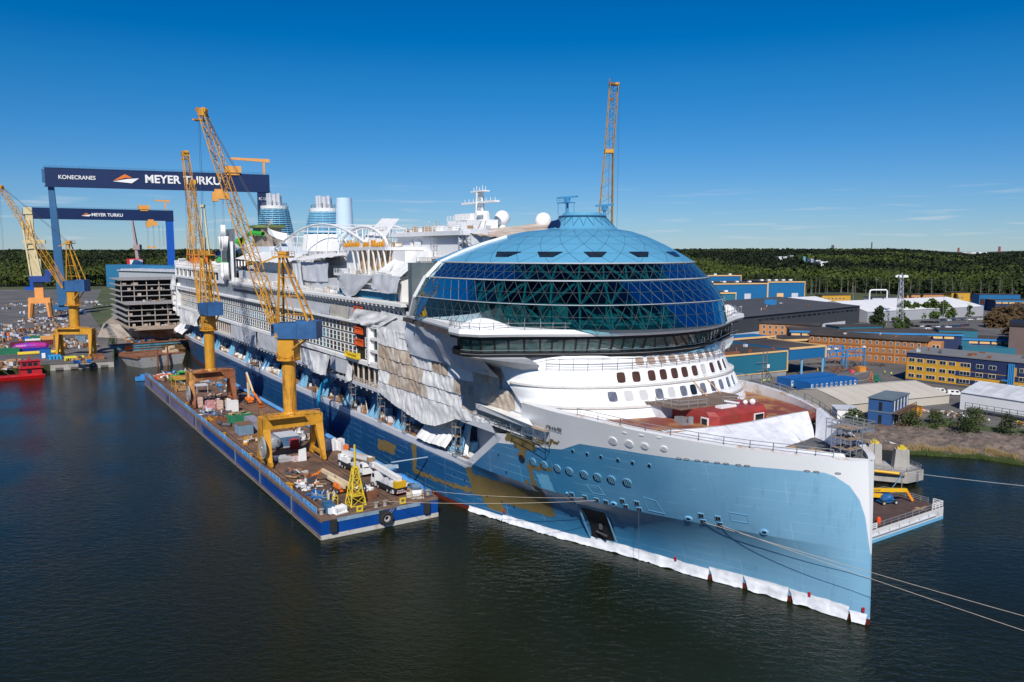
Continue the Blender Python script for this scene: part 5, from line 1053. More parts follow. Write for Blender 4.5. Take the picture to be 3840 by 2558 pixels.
# hull skirt of plastic at the waterline, in separate lengths
sk = thing('waterline_skirt', 'white plastic skirt taped along the waterline of the bow', 'plastic skirt', (*B0, 0), SH)
segs = [(-75.5, -66.2, 1.1), (-66, -46, 1.4), (-45.8, -23.8, 1.9), (-23, -18.4, 2.3), (-17.4, -11.4, 2.3), (-10.4, -2.6, 2.1), (-1.9, -.2, 1.6)]
for k, (a, b, h) in enumerate(segs):
    m2 = MB(LOC)
    def sf(s, t):
        a1 = a - (a - segs[k - 1][1]) * t if k else a; u = a1 + (b - a1) * s
        z = .08 + (h - .08) * t; o = .12 + (1 - t) ** 1.3 * (.5 + .5 * nz(u * .45, 3, k)) + .14 * nz(u * .9, z * 1.2, k); return (u, hb(u, max(0, z)) + o, z + (1 - t) * (.35 * max(0, nz(u * .5, 1, 2)) + .15 * nz(u * 2.1, 4)) + .12 * t * nz(u * .6, 7))
    m2.grid(sf, max(6, int((b - a) * 2)), 8); m2.obj('skirt_length', film, sk, True)
m2 = MB(LOC)
for u in (-65.8, -19.5 - 10, -8.3, -.7): hrect(m2, u, 2.2, .35, .7, .2, .12)
m2.obj('tape_tab', red, sk)
# plastic wall round the bow workplace --------------------------------------------
pw = thing('plastic_screen', 'translucent white plastic sheeting tent around the bow deck', 'plastic sheeting', (*B0, 0), SH)
def scr(P, seed, amp=.6, nu=36, nv=14):
    m2 = MB(LOC); tarp(m2, *P, n=Vector((.8, .3, .5)), amp=amp, nu=nu, nv=nv, seed=seed, fold=1.4); return m2.obj('plastic_length', film, pw, True)
PT = [(-27.5, 15.5, 25.3), (-25.2, 9.8, 25.35), (-23.4, 5.2, 25.6), (-21.5, 1.6, 26.1), (-20.7, -4, 26.5), (-19.8, -10.8, 26.8)]; PBm = [(-22.5, 15.2, 24.6), (-20.6, 11.6, 23.8), (-15.6, 9.0, 23.78), (-13.2, 5.2, 23.78), (-14.6, -2.4, 23.78), (-15.2, -6.6, 23.78)]
for k in range(5): scr([PBm[k], PBm[k + 1], PT[k + 1], PT[k]], 3 + 2.3 * k, .35, 18, 14)
for a, b in zip(PT, PT[1:]): m2 = MB(LOC); m2.grid(lambda s_, t: tuple(Vector(a).lerp(Vector(b), s_) + Vector((-1.3 * t, 0, .05 - .5 * t * t))), 8, 3); m2.obj('plastic_length', film, pw, True)
scr([(-15.2, -6.6, 23.78), (-5.0, -1.6, 23.78), (-6.4, -2.8, 26.2), (-18.5, -11.4, 27.4)], 11, .4); scr([(-18.5, -11.4, 27.4), (-6.4, -2.8, 26.2), (-9, -5.6, 26.3), (-19.5, -13.6, 27.2)], 12, .2, 20, 5)
scr([(-14.5, 10.6, 24.9), (-3.5, 2.0, 23.9), (-4.5, 1.2, 24.5), (-15, 9.2, 25.0)], 13, .15)
for k in range(9): m2 = MB(LOC); t = k / 8; m2.bar((-16.2 + 11 * t, -8.0 + 6.4 * t, 23.75), (-18.3 + 11.6 * t, -12 + 9.2 * t, 26.6 - t), .07); m2.obj('tent_pole', scaff, pw)
# scaffolds, rails along the bulwark ------------------------------------------------
def scaffold(label, u, v, z, nu, nv, nz_, du=1.8, dv=1.2, dz=1.9, plank=True, grp='scaffold towers on the ship'):
    m2 = MB(LOC); m2.m = 0
    for i in range(nu + 1):
        for j in range(nv + 1): m2.bar((u + i * du, v + j * dv, z), (u + i * du, v + j * dv, z + nz_ * dz + .9), .09)
    for k in range(nz_ + 1):
        zz_ = z + k * dz
        for j in range(nv + 1): m2.bar((u, v + j * dv, zz_), (u + nu * du, v + j * dv, zz_), .07); m2.bar((u, v + j * dv, zz_ + .9), (u + nu * du, v + j * dv, zz_ + .9), .06)
        for i in range(nu + 1): m2.bar((u + i * du, v, zz_), (u + i * du, v + nv * dv, zz_), .07)
        if k < nz_:
            for i in range(nu): m2.bar((u + i * du, v + nv * dv, zz_), (u + (i + 1) * du, v + nv * dv, zz_ + dz), .06)
        m2.m = 1
        if plank and k: m2.bx(u, u + nu * du, v, v + nv * dv, zz_ - .06, zz_)
        m2.m = 0
    return on_ship(m2.obj('scaffold', [scaff, timber], None), label, 'scaffold', grp)
scaffold('tall scaffold tower standing at the bow tip inside the bulwark', -6.6, -1.4, 23.7, 2, 2, 3, 1.6, 1.4, 1.5)
m2 = MB(LOC); m2.bx(-9.5, -4, -5.4, -1.4, 27.2, 27.4); rail(m2, [(-9.5, -5.4, 27.4), (-4, -5.4, 27.4), (-4, -1.4, 27.4), (-9.5, -1.4, 27.4)], 1.2, 1.5, .05, 2); [m2.bar((a, b, 22.7), (a, b, 27.3), .09) for a in (-9.5, -4) for b in (-5.4, -1.4)]; on_ship(m2.obj('scaffold', scaff), 'railed scaffold platform overhanging the port side of the bow', 'scaffold', 'scaffold towers on the ship')
scaffold('scaffold hung below the ochre sponson beside the ship name', -55.5, 24.9, 20.6, 3, 1, 1, 3.6, .9, 2.4); 
for k, (u, l) in enumerate(((-79.6, 'scaffold tower in the lifeboat bay right of the tarpaulin roof'), (-104, 'scaffold tower in the lifeboat bay left of the tarpaulin roof'), (-118, 'second scaffold tower left of the tarpaulin roof'), (-137, 'small scaffold behind the nearer crane beam'))): scaffold(l, u, 23.6, 11.2, 1, 1, 3, 1.6, 1.2, 2.0)
scaffold('thin scaffold on the white cantilever below the mast', -113, 12.2, 52.2, 2, 0, 2, 1.6, .5, 2.0, False)
scaffold('scaffold frame under the stained canopy', -97, 12, 50.5, 2, 1, 3, 1.8, 1.2, 1.9)
scaffold('dense scaffold at the foot of the upper dome frame', -105, 17, 41.6, 3, 2, 5, 2, 1.5, 1.9); scaffold('scaffold around the tilted tent roof', -157, 8, 49.2, 5, 1, 5, 2.4, 1.5, 2)
m2 = MB(LOC)
pts = [(u, hb(u, zsh(u)) - .7, zsh(u) + .1) for u in (-38, -34, -30, -26, -22.5, -19, -16, -13, -10.5, -8, -6, -4.2)]; rail(m2, pts, 1.15, 2.2, .045, 2); on_ship(m2.obj('guard_rail', scaff), 'thin guard rail along the near bulwark of the bow', 'guard rail', 'guard rails on the bow')
m2 = MB(LOC); pts = [(u, -hb(u, zsh(u)) + .7, zsh(u) + .1) for u in (-58, -50, -44, -38, -33, -28, -23, -19, -15, -12, -9)]; rail(m2, pts, 1.3, 2.4, .05, 2); on_ship(m2.obj('guard_rail', scaff), 'thin guard rail along the far bulwark of the bow', 'guard rail', 'guard rails on the bow')
m2 = MB(LOC); rail(m2, [(-66, 25.0, 20.9), (-60, 25.4, 20.9), (-53, 25.4, 21.2)], 1.1, 1.8, .05, 2); rail(m2, [(-92, 24.0, 11.1), (-82, 24.1, 11.1), (-75, 24, 11.1)], 1.1, 2, .05, 2); on_ship(m2.obj('guard_rail', scaff), 'thin guard rail on the sponson and lifeboat bay', 'guard rail', 'guard rails on the bow')
mb = MB(LOC); mb.add([(-68, 22, 24.2), (-68, 25.9, 24.2), (-46.2, 27.2, 23.9), (-51, 25, 24.2), (-68, 25.7, 23.1), (-49.5, 26.5, 23.0)], [(0, 1, 2, 3), (1, 2, 5, 4)]); mb.bx(-66, -52.6, 18, 25, 20.6, 20.9); mb.obj('sponson_fin', white, ship)
mb = MB(LOC)
for k in range(12): mb.bar((-64 + k * 1.3, 23.6, 24.1), (-64 + k * 1.3, 23.6, 25.6), .09)
mb.obj('red_prop', red, ship)
# ------------------------------------------------------------------ work barge beside the ship
BO = Vector((-35.6, 143.4)); BA = Vector((-.5446, .8387)); BB = Vector((.8387, .5446)); BRZ = atan2(BA.y, BA.x)
def bw(a, b, z=4.0): p = BO + BA * a + BB * b; return (p.x, p.y, z)
LB = lambda x, y, z: (x, -y, z)
barge = thing('work_barge', 'long blue flat barge with a rusty brown deck moored along the ship', 'barge', (BO.x, BO.y, 0), BRZ)
mb = MB(LB); mb.m = 0; mb.bx(0, 204, 0, 24.5, -1, 3.9); mb.obj('hull', [bblue], barge)
mb = MB(LB); mb.bx(-.06, .1, -.06, 24.56, -.5, .85); mb.bx(-.06, 204.06, -.07, .1, -.5, .42); mb.obj('boot_top', mat('boot_top', (.52, .50, .46), .7, var=.25, vs=.3, col2=(.28, .17, .10), c2s=.3, c2t=(.52, .7)), barge)
mb = MB(LB); mb.bx(100, 204, -.03, .1, .42, 3.4); mb.obj('bare_plate', mat('weathered_purple_primer', (.15, .14, .24), .6, var=.25, vs=.2, col2=(.05, .05, .09), c2s=.12, c2t=(.5, .62)), barge)
mb = MB(LB); mb.bx(.3, 203.7, .3, 24.2, 3.85, 4.0); mb.obj('deck', rustdk, barge)
mb = MB(LB); mb.bx(-.05, 204.05, -.09, .35, 3.4, 4.12); mb.bx(-.09, .35, -.05, 24.55, 3.55, 4.1); mb.bx(0, 204, 24.2, 24.6, 3.5, 4.1); mb.bx(-.02, 204, -.35, -.02, 2.0 - 1.45, .75 - .05); mb.obj('rubbing_strake', mat('rusty_strake', (.16, .105, .08), .8, var=.3, vs=.5), barge)
mb = MB(LB)
for b in (2.0, 3.0, 14.7, 15.7): mb.bx(.6, 200, b - .06, b + .06, 4.0, 4.12)
for k in range(5): mb.bx(2 + k * 40, 38 + k * 40, 5.2, 5.35, 4.0, 4.03)
mb.obj('crane_rail', mat('rail_steel', (.10, .065, .05), .5, met=.4, var=.2), barge)
mb = MB(LB); mb.bx(-.1, .05, 3.2, 12.5, 3.0, 3.75); mb.bx(-.1, .05, 15.4, 20.5, 3.0, 3.75); mb.obj('worn_band', mat('worn_grey_blue', (.20, .29, .38), .6, var=.3, vs=.6), barge)
for k in range(26):                                   # blue netted guard-rail panels along the water side
    a = 3 + k * 7.7; L_ = 7.2; m2 = MB(LB); m2.m = 0
    for i in range(4): m2.bar((a + i * L_ / 3, .35, 4.05), (a + i * L_ / 3, .2, 5.35), .09)
    for z in (4.7, 5.3): m2.bar((a, .28, z), (a + L_, .24, z), .07)
    m2.m = 1; m2.grid(lambda s, t: (a + L_ * s, .3 + .12 * nz(s * 7, k, t), 4.15 + .95 * t + .1 * nz(s * 9, k)), 8, 2); m2.obj('netted_rail', [scaff if k % 3 else ltblue, skyb], barge)
for a, w in ((18, 26), (60, 30), (100, 34), (150, 40)):
    m2 = MB(LB); m2.tube((a - 12, 23.6, 4.6), (a + w, 23.6, 4.6), .45, n=8); m2.bx(a - 12, a + w, 23.9, 24.4, 4.0, 4.9); m2.obj('blue_fender_pipe', mat('pipe_blue', (.10, .33, .66), .5, var=.2, vs=.3), barge)
for a, b in ((2.8, 1.2), (.9, 11.5), (1.0, 13.4), (2.6, 23.6), (23, 1.1), (22, 1.5), (52, 1.2), (78, 1.2), (100, 1.2), (128, 1.2), (49, 23), (47, 23.2), (17, 22.8), (15.5, 23)):
    m2 = MB(LB); m2.lathe([(.42, 4), (.36, 4.15), (.36, 4.85), (.55, 4.95), (.55, 5.05)], 10, (a, b, 0)); m2.obj('mooring_bollard', yellow if (a > 14) else mat('old_bollard', (.30, .27, .24), .7, var=.3), barge)
for b in (2.3, 12.2, 21.8): m2 = MB(LB); m2.bx(-.75, -.1, b - .6, b + .6, 1.3, 3.6); m2.obj('rubber_fender', rubber, barge)
for b in (7.7, 16.7):
    m2 = MB(LB)
    for q in ((b - .65, b - .35, 4.1, 5.3), (b + .35, b + .65, 4.1, 5.3), (b - .35, b + .35, 4.1, 4.4), (b - .35, b + .35, 5.0, 5.3)): m2.bx(-.2, .1, *q)
    m2.obj('panama_lead', yelp, barge)
m2 = MB(LB)
for s in (-.3, .3): m2.bar((-.35, 13.4 + s, 2.2), (.2, 15.6 + s, 4.6), .08)
for k in range(8): t = k / 7; m2.bar((-.35 + .55 * t, 13.1 + 2.2 * t, 2.2 + 2.4 * t), (-.35 + .55 * t, 13.7 + 2.2 * t, 2.2 + 2.4 * t), .06)
m2.obj('boarding_ladder', scaff, barge)
for a in (17, 40, 62, 108, 150):
    m2 = MB(LB); [m2.bar((a + s, -.16, .2), (a + s, -.16, 4), .08) for s in (-.25, .25)]; [m2.bar((a - .25, -.16, .5 + k * .5), (a + .25, -.16, .5 + k * .5), .06) for k in range(7)]; m2.obj('side_ladder', scaff, barge)
m2 = MB(LB); rail(m2, [(1, 9, 4.05), (1, 24, 4.05)], 1.1, 2.2, .035, 2); m2.obj('bow_railing', mat('rusty_rail', (.25, .15, .1), .7, var=.3), barge)
def wheel_tyre(name, label, loc, r, w, rot):
    t = thing(name, label, 'tyre', loc, 0); t.rotation_euler = rot; m2 = MB()
    prof = [(r * .52, -w * .4), (r * .8, -w / 2), (r * .97, -w * .36), (r, 0), (r * .97, w * .36), (r * .8, w / 2), (r * .52, w * .4)]; m2.lathe(prof, 20, cap=False)
    for k in range(20): a = 2 * pi * k / 20; m2.bar((r * .9 * cos(a), r * .9 * sin(a), -w * .45), (r * 1.0 * cos(a + .1), r * 1.0 * sin(a + .1), w * .45), .12)
    m2.obj('tread', rubber, t); m2 = MB(); m2.lathe([(r * .3, -w * .2), (r * .56, -w * .1), (r * .56, w * .1), (r * .3, w * .2)], 16, cap=False); m2.obj('rim', mat('chalky_rim', (.5, .47, .44), .7, var=.3), t); return t
p = bw(-.65, 13.0, 2.0); wheel_tyre('fender_tyre', 'big worn tyre hung as a fender on the blue end of the barge', p, 1.35, .8, (pi / 2, 0, BRZ + pi / 2))
# ------------------------------------------------------------------ portal jib cranes
def portal_crane(name, label, loc, rz, hd_, jibtip, m_portal, m_col, gauge=12.6, leg=4.2, zb=8.3, zt=11.0, colr=1.55, zturn=24.4, house=(29.3, 33.4), apex=48.6, foot=(1.9, 29.6), reel=True, dark=True, sc=1.0, colmat=None):
    """hd_ = heading of the jib on plan (world), jibtip = (reach, height) from the column axis"""
    t = thing(name, label, 'crane', loc, rz); g = gauge / 2
    mb = MB(); mb.bx(-2.0, 2.0, -g - .9, g + .9, zb, zt); mb.add([(-2, -g - .9, zt), (2, -g - .9, zt), (2, g + .9, zt), (-2, g + .9, zt), (-1.2, -2.4, zt + .5), (1.2, -2.4, zt + .5), (1.2, 2.4, zt + .5), (-1.2, 2.4, zt + .5)], [(0, 1, 5, 4), (1, 2, 6, 5), (2, 3, 7, 6), (3, 0, 4, 7), (4, 5, 6, 7)]); mb.obj('portal_beam', m_portal, t)
    for sy in (-1, 1):
        for sx_ in (-1, 1):
            mb = MB(); mb.add([(sx_ * 2.0, sy * (g + .9), zb + .2), (sx_ * .1, sy * (g + .9), zb + .2), (sx_ * .1, sy * (g - .9), zb + .2), (sx_ * 2.0, sy * (g - .9), zb + .2), (sx_ * (leg + .55), sy * (g + .5), 1.2), (sx_ * (leg - .55), sy * (g + .5), 1.2), (sx_ * (leg - .55), sy * (g - .4), 1.2), (sx_ * (leg + .55), sy * (g - .4), 1.2)], [(0, 1, 2, 3), (4, 5, 6, 7), (0, 1, 5, 4), (1, 2, 6, 5), (2, 3, 7, 6), (3, 0, 4, 7)]); mb.obj('leg', m_portal, t)
            mb = MB(); mb.bx(sx_ * leg - 1.3, sx_ * leg + 1.3, sy * g - .35, sy * g + .35, .45, 1.3); [mb.tube((sx_ * leg + q, sy * g - .2, .4), (sx_ * leg + q, sy * g + .2, .4), .38, n=8) for q in (-.9, 0, .9)]; mb.obj('bogie', m_portal, t)
        mb = MB(); mb.bx(-leg, leg, sy * g - .35, sy * g + .35, 1.2, 1.9); mb.obj('sill_beam', m_portal, t)
    mb = MB(); rail(mb, [(-2.6, -g, zt + .1), (-2.6, g, zt + .1), (2.4, g, zt + .1)], 1.1, 1.5, .04, 2); [mb.bar((-2.4, g + 1.1 + .35 * s, 1), (-2.4, g + 1.1 + .35 * s, zt + 1), .09) for s in (0, 1)]; mb.bx(-3.6, -2.0, -.4 * g, g * .95, zt - .05, zt + .08)
    for k in range(20): mb.bar((-2.4, g + 1.1, 1.3 + k * .5), (-2.4, g + 1.45, 1.3 + k * .5), .05)
    mb.obj('access_ladder', m_portal, t)
    if reel:
        mb = MB(); c = Vector((-leg + 1.2, g + 1.3, 4.6)); n = 24; R_ = 2.5
        for i in range(n): a, b = 2 * pi * i / n, 2 * pi * (i + 1) / n; p = c + Vector((cos(a), 0, sin(a))) * R_; q = c + Vector((cos(b), 0, sin(b))) * R_; mb.bar(p, q, .3, .25); mb.bar(c, p, .07)
        mb.ball(c, .45, 8); mb.tube(c - Vector((0, .15, 0)), c + Vector((0, .1, 0)), R_ * .8, n=20); mb.obj('cable_reel', mat('reel_grey', (.30, .31, .32), .6, var=.3, vs=1), t)
    mb = MB(); mb.tube((0, 0, zt), (0, 0, zt + .9), colr * 1.35, colr, 20); mb.tube((0, 0, zt + .9), (0, 0, zturn - .5), colr, n=20); mb.obj('column', colmat or m_col, t)
    mb = MB(); mb.lathe([(colr * 1.05, zturn - .6), (colr * 1.75, zturn - .3), (colr * 1.75, zturn), (colr * 1.1, zturn + .2)], 24); rail(mb, [(colr * 1.7 * cos(2 * pi * k / 10), colr * 1.7 * sin(2 * pi * k / 10), zturn) for k in range(11)], 1.0, 5, .04, 2); mb.obj('turntable_ring', m_col, t)
    # slewing part: built along +x, turned to the jib heading
    ca = atan2(hd_[1], hd_[0]) - rz; cc, ss = cos(ca), sin(ca)
    tf = lambda x, y, z: (x * cc - y * ss, x * ss + y * cc, z)
    mb = MB(tf); mb.bx(-1.9, 1.9, -1.75, 1.75, zturn + .2, house[0]); mb.bar((-1.5, 1.9, zturn + 2.5), (-4.6, 1.9, house[0]), .35); mb.bar((-1.5, -1.9, zturn + 2.5), (-4.6, -1.9, house[0]), .35); rail(mb, [(2.0, -2.2, zturn + 1.6), (2.0, 2.2, zturn + 1.6)], 1.1, 1.2, .04, 2); mb.bx(1.9, 2.4, -2, 2, zturn + 1.4, zturn + 1.6); mb.obj('slewing_neck', yellow if dark else m_col, t)
    mb = MB(tf); h0, h1 = house; mb.bx(-3.0, 2.2, -2.2, 2.2, h0, h1 - .5); mb.prism([(-7.6, -2.4), (-3.0, -2.4), (-2.4, -1.8), (-2.4, 1.8), (-3.0, 2.4), (-7.6, 2.4)], h0, h1); mb.bx(2.2, 3.2, .4, 2.2, h0 + .6, h1 - .6); mb.obj('machinery_house', cabblue, t)
    mb = MB(tf); mb.bx(3.2, 3.26, .6, 2.0, h0 + 1.2, h1 - .9); mb.bx(2.5, 3.1, 2.2, 2.25, h0 + 1.2, h1 - .9); mb.obj('cab_window', glassd, t)
    mb = MB(tf); ap = apex
    for sy in (-1, 1): mb.bar((1.6, sy * 1.9, h1 - .4), (.9, sy * 1.2, ap - .6), .42); mb.bar((-5.6, sy * 2.0, h1), (.2, sy * 1.2, ap - .6), .42); mb.bar((-1.4, sy * 2, h1), (.7, sy * 1.2, ap - 5), .2)
    for k in range(6):
        z = h1 + (ap - h1) * (k + .6) / 7; w = 1.9 - .7 * (k + .6) / 7; x0 = 1.6 - .7 * (k + .6) / 7; x1 = -5.6 + 5.8 * (k + .6) / 7; mb.bar((x0, -w, z), (x0, w, z), .16); mb.bar((x1, -w, z), (x1, w, z), .16)
        if k % 2 == 0: mb.bar((x0, -w, z), (x0, w, z + 1.9), .12); mb.bar((x1, -w, z), (x0, -w, z + .2), .13); mb.bar((x1, w, z), (x0, w, z + .2), .13)
    mb.bx(-1.6, 2.4, -1.9, 1.9, ap - .6, ap - .25); rail(mb, [(-1.6, -1.9, ap - .2), (2.4, -1.9, ap - .2), (2.4, 1.9, ap - .2), (-1.6, 1.9, ap - .2), (-1.6, -1.9, ap - .2)], 1.1, 1.3, .04, 2); mb.bx(-.6, 1.4, -1, 1, ap - .2, ap + .8); mb.bar((2.4, 0, ap - .5), (5.6, .4, ap - 1.8), .35); mb.obj('tower_frame', yellow, t)
    mb = MB(tf); F = Vector((foot[0], 0, foot[1])); T = Vector((jibtip[0], 0, jibtip[1])); up = (-(T - F).z, 0, (T - F).x); M = F.lerp(T, .22); N = F.lerp(T, .80)
    for sy in (-1, 1): mb.bar(F + Vector((0, sy * 2.1, 0)), M + Vector((0, sy * 1.75, 0)), .26)
    mb.lattice(F, M, 4.2, 3.6, 6, .24, .11, (0, 0, 1), .5, 2.2); mb.lattice(M, N, 3.6, 2.3, 15, .22, .10, (0, 0, 1), 2.2, 1.9); mb.lattice(N, T, 2.3, 1.9, 4, .22, .11, (0, 0, 1), 1.9, 1.2)
    mb.obj('jib', yellow, t)
    mb = MB(tf); mb.box((T.x, 0, T.z), (1.4, 2.2, 1.5)); [mb.tube((T.x + q, -.8, T.z + .5), (T.x + q, .8, T.z + .5), .6, n=10) for q in (-.5, .7)]; mb.bx(T.x - .2, T.x + 2.0, -1.0, 1.0, T.z - 1.8, T.z - 1.5); mb.obj('jib_head', yrust, t)
    mb = MB(tf); A = Vector((.6, 0, ap + .3))
    for s in (-.9, -.3, .3, .9): mb.bar(A + Vector((0, s, 0)), T + Vector((0, s * .7, .8)), .05)
    for s in (-.4, .4): mb.bar(T + Vector((.9, s, -.6)), (T.x + 1.0, s, house[1] - 3), .05)
    mb.obj('rigging_rope', mat('wire_rope', (.10, .10, .10), .5, met=.5, var=0), t)
    return t
portal_crane('portal_crane', 'nearer yellow portal crane on the barge with rust stained column and faded blue house', bw(44.8, 8.8, 4.0), BRZ, (-1, .06), (18.2, 81), yellow, yrust, colmat=yrust)
portal_crane('portal_crane', 'farther yellow portal crane on the barge with a brown rusted portal', bw(126.5, 8.6, 4.0), BRZ, (-.62, .78), (16, 81), mat('rusted_portal', (.23, .075, .03), .7, var=.3, vs=.4, col2=(.55, .28, .07), c2s=.2, c2t=(.5, .64), streak=True), yellow)
portal_crane('portal_crane', 'clean yellow portal crane standing on the quay at the left', (-209.5, 380, 3.0), radians(92), (-1, .1), (33, 80), yellow, yellow, gauge=15.5, leg=2.4, zb=10.5, zt=13.2, colr=2.2, zturn=24.5, house=(31.0, 36.6), apex=54, foot=(3.5, 32.6), reel=False)
# orange and cream crane farther back on the quay
t = thing('quay_crane', 'cream towered crane on an orange portal farther back on the left quay', 'crane', (-347, 585, 3), radians(25))
om = mat('apricot_paint', (.78, .33, .09), .5, var=.1); cm = mat('cream_paint', (.62, .52, .30), .55, var=.12)
for sx_ in (-1, 1):
    for sy in (-1, 1): mb = MB(); mb.bar((sx_ * 5.4, sy * 4.5, 12), (sx_ * 6.6, sy * 5.5, .6), 2.6, 2.2, 1.8); mb.obj('leg', om, t)
mb = MB(); mb.bx(-7, 7, -5, 5, 11.5, 15.5); mb.bx(-2.8, 2.8, -2.8, 2.8, 15.5, 23.5); mb.obj('portal_frame', om, t)
mb = MB(); mb.bx(-3.3, 3.3, -3.3, 3.3, 23.5, 27); mb.obj('slewing_collar', black, t); mb = MB(); mb.bx(-5.5, 8, -4, 4, 27, 31.5); mb.bx(4.5, 9, -3, 3, 31.5, 36); mb.obj('machinery_house', mat('deep_blue_house', (.02, .06, .26), .5, var=.2), t)
mb = MB(); mb.lattice((-1, 0, 31), (-5.5, 0, 72), 6.5, 4.5, 2, 1.0, .5); mb.bx(-4.2, 2.4, -2.6, 2.6, 31.5, 44); mb.bx(-8, 6, -3, 3, 55, 57.5); mb.bx(-5.4, -.8, -2, 2, 44, 78); mb.bx(-6.5, -1, -2.6, 2.6, 76, 81); mb.obj('tower', cm, t)
# ------------------------------------------------------------------ gantry cranes
gnav = mat('gantry_navy', (.008, .022, .085), .4, var=.12, vs=.05); gblu = mat('gantry_leg_blue', (.03, .12, .26), .45, var=.15, vs=.1); gbri = mat('gantry_bright_blue', (.008, .09, .42), .4, var=.1)
gor = mat('trolley_orange', (.72, .33, .07), .5, var=.12); wht = mat('sign_white', (.8, .8, .8), .5, var=0)
def logo(parent, x, z, s, y):
    m2 = MB(); m2.add([(x, y, z), (x + 2.1 * s, y, z + 1.35 * s), (x + 3.4 * s, y, z + .72 * s), (x + 2.2 * s, y, z + .62 * s)], [(0, 1, 2, 3)]); m2.obj('logo_sail', orange, parent)
    m2 = MB(); m2.add([(x, y, z - .08 * s), (x + 2.6 * s, y, z + .45 * s), (x + 4.6 * s, y, z + .62 * s), (x + 3.3 * s, y, z - .35 * s)], [(0, 1, 2, 3)]); m2.obj('logo_hull', wht, parent)
def gantry(name, label, a, b, z0, z1, big):
    d = Vector(b) - Vector(a); L_ = d.length; t = thing(name, label, 'gantry crane', (*a, 3), atan2(d.y, d.x)); z0 -= 3; z1 -= 3; w = 4.2
    mb = MB(); mb.bx(-1, L_ + 1, -w, w, z0, z1); mb.bx(-1.5, L_ + 1.5, -w - .4, -w, z0 - .5, z0 + .6); mb.obj('girder', gnav, t)
    mb = MB(); mb.bx(-2, L_ + 1, -w - .3, -w + .8, z1, z1 + .5); rail(mb, [(-1, -w, z1 + .5), (L_, -w, z1 + .5)], 1.3, 4, .07, 2); mb.bx(-3, -1, -w, 0, z0 + 3, z1 - 1); mb.obj('walkway', gblu, t)
    mb = MB()
    if big: mb.bar((2.4, 0, z0), (5.6, 0, 6), 4.2, 4.2, 6.8); mb.bx(-3, 13, -2, 2, 2, 6)
    else: mb.bar((2.4, 0, z0), (2.4, 0, 3), 5.5, 5.0); mb.bx(-6, 11, -3, 3, 0, 4)
    mb.obj('leg', gblu if big else gbri, t, loc=None)
    mb = MB(); mb.bx(L_ - (9 if big else 8.2), L_ + .5, -4, 4, 2, z0); mb.obj('leg', gnav if big else gbri, t)
    mb = MB(); mb.bx(L_ - 14, L_ + 6, -5, 5, -.5, 3); mb.obj('travel_bogie', gblu, t)
    k = L_ / 168.0
    if big:
        text_obj('girder_lettering', 'MEYER TURKU', 9.0, wht, t, (70.5, -w - .45, z0 + 5.0), (pi / 2, 0, 0), .05, 'LEFT', 1.0, .25)
        text_obj('maker_lettering', 'KONECRANES', 4.3, wht, t, (8.2, -w - .45, z0 + 6.0), (pi / 2, 0, 0), .05, 'LEFT', .95, .06)
        text_obj('leg_lettering', 'RC 1200', 3.4, wht, t, (L_ - 8.4, -4.1, z0 - 7), (pi / 2, 0, 0), .05, 'LEFT', .66)
        logo(t, 47, z0 + 5.6, 4.2, -w - .45)
    else:
        text_obj('girder_lettering', 'MEYER TURKU', 5.6, wht, t, (72.5, -w - .45, z0 + 4.2), (pi / 2, 0, 0), .05, 'LEFT', 1.0, .14); logo(t, 61, z0 + 4.6, 2.6, -w - .45)
    x = L_ - (3 if big else 8); mb = MB(); mb.bx(x - .9, x + .9, -.9, .9, z1, z1 + 11 * k); zt = z1 + 11 * k
    q = (27, 5) if big else (13, 6); mb.add([(x - q[0], -1, zt + 1.5), (x - q[0], 1, zt + 1.5), (x + q[1], 1, zt), (x + q[1], -1, zt), (x - q[0], -1, zt + 3.2), (x - q[0], 1, zt + 3.2), (x + q[1], 1, zt + 3), (x + q[1], -1, zt + 3)], [(0, 1, 2, 3), (4, 5, 6, 7), (0, 1, 5, 4), (1, 2, 6, 5), (2, 3, 7, 6), (3, 0, 4, 7)]); mb.obj('service_crane', palor, t)
    tx = L_ * (.83 if big else .795); mb = MB(); mb.bx(tx - 6.5, tx + 6.5, -6, 6, z1 + 1, z1 + 6.5); mb.bx(tx - 5, tx + 5, -5.2, 5, z1 - 1, z1 + 1); mb.obj('upper_trolley', gor, t)
    tx2 = L_ * (.76 if big else .84); mb = MB(); mb.bx(tx2 - 6, tx2 + 7.5, -7, 1, z0 - 7, z0 - 1.5); mb.bx(tx2 - 4, tx2 + 3, -6.6, 0, z0 - 1.5, z0 + 1.2); mb.bx(tx2 - 6, tx2 - 1, -7, 0, z0 - 9, z0 - 7); mb.obj('lower_trolley', gor, t)
    mb = MB(); lw = 50 if big else 26
    for q in (-5, -4, 2, 3, 9, 10, 14, 15): mb.bar((tx2 + q, -3, z0 - 6), (tx2 + q, -3, z0 - 8 - lw), .22)
    mb.obj('hoist_rope', mat('hoist_rope', (.16, .17, .19), .5, var=0), t)
    mb = MB(); mb.bx(tx2 - 6, tx2 - 2, -4.5, -1.5, z0 - 11 - lw, z0 - 8 - lw); mb.bx(tx2 + 1, tx2 + 4.5, -4.5, -1.5, z0 - 11 - lw, z0 - 8 - lw); mb.obj('hook_block', gor, t)
    return t
gantry('gantry_crane', 'huge navy gantry crane, the nearer and taller of the two, with large white lettering', (-368, 641), (-213, 706), 103.2, 117.6, True)
gantry('gantry_crane', 'second blue gantry crane standing farther away beneath the taller one', (-604, 1000), (-459, 1088), 91.8, 105, False)
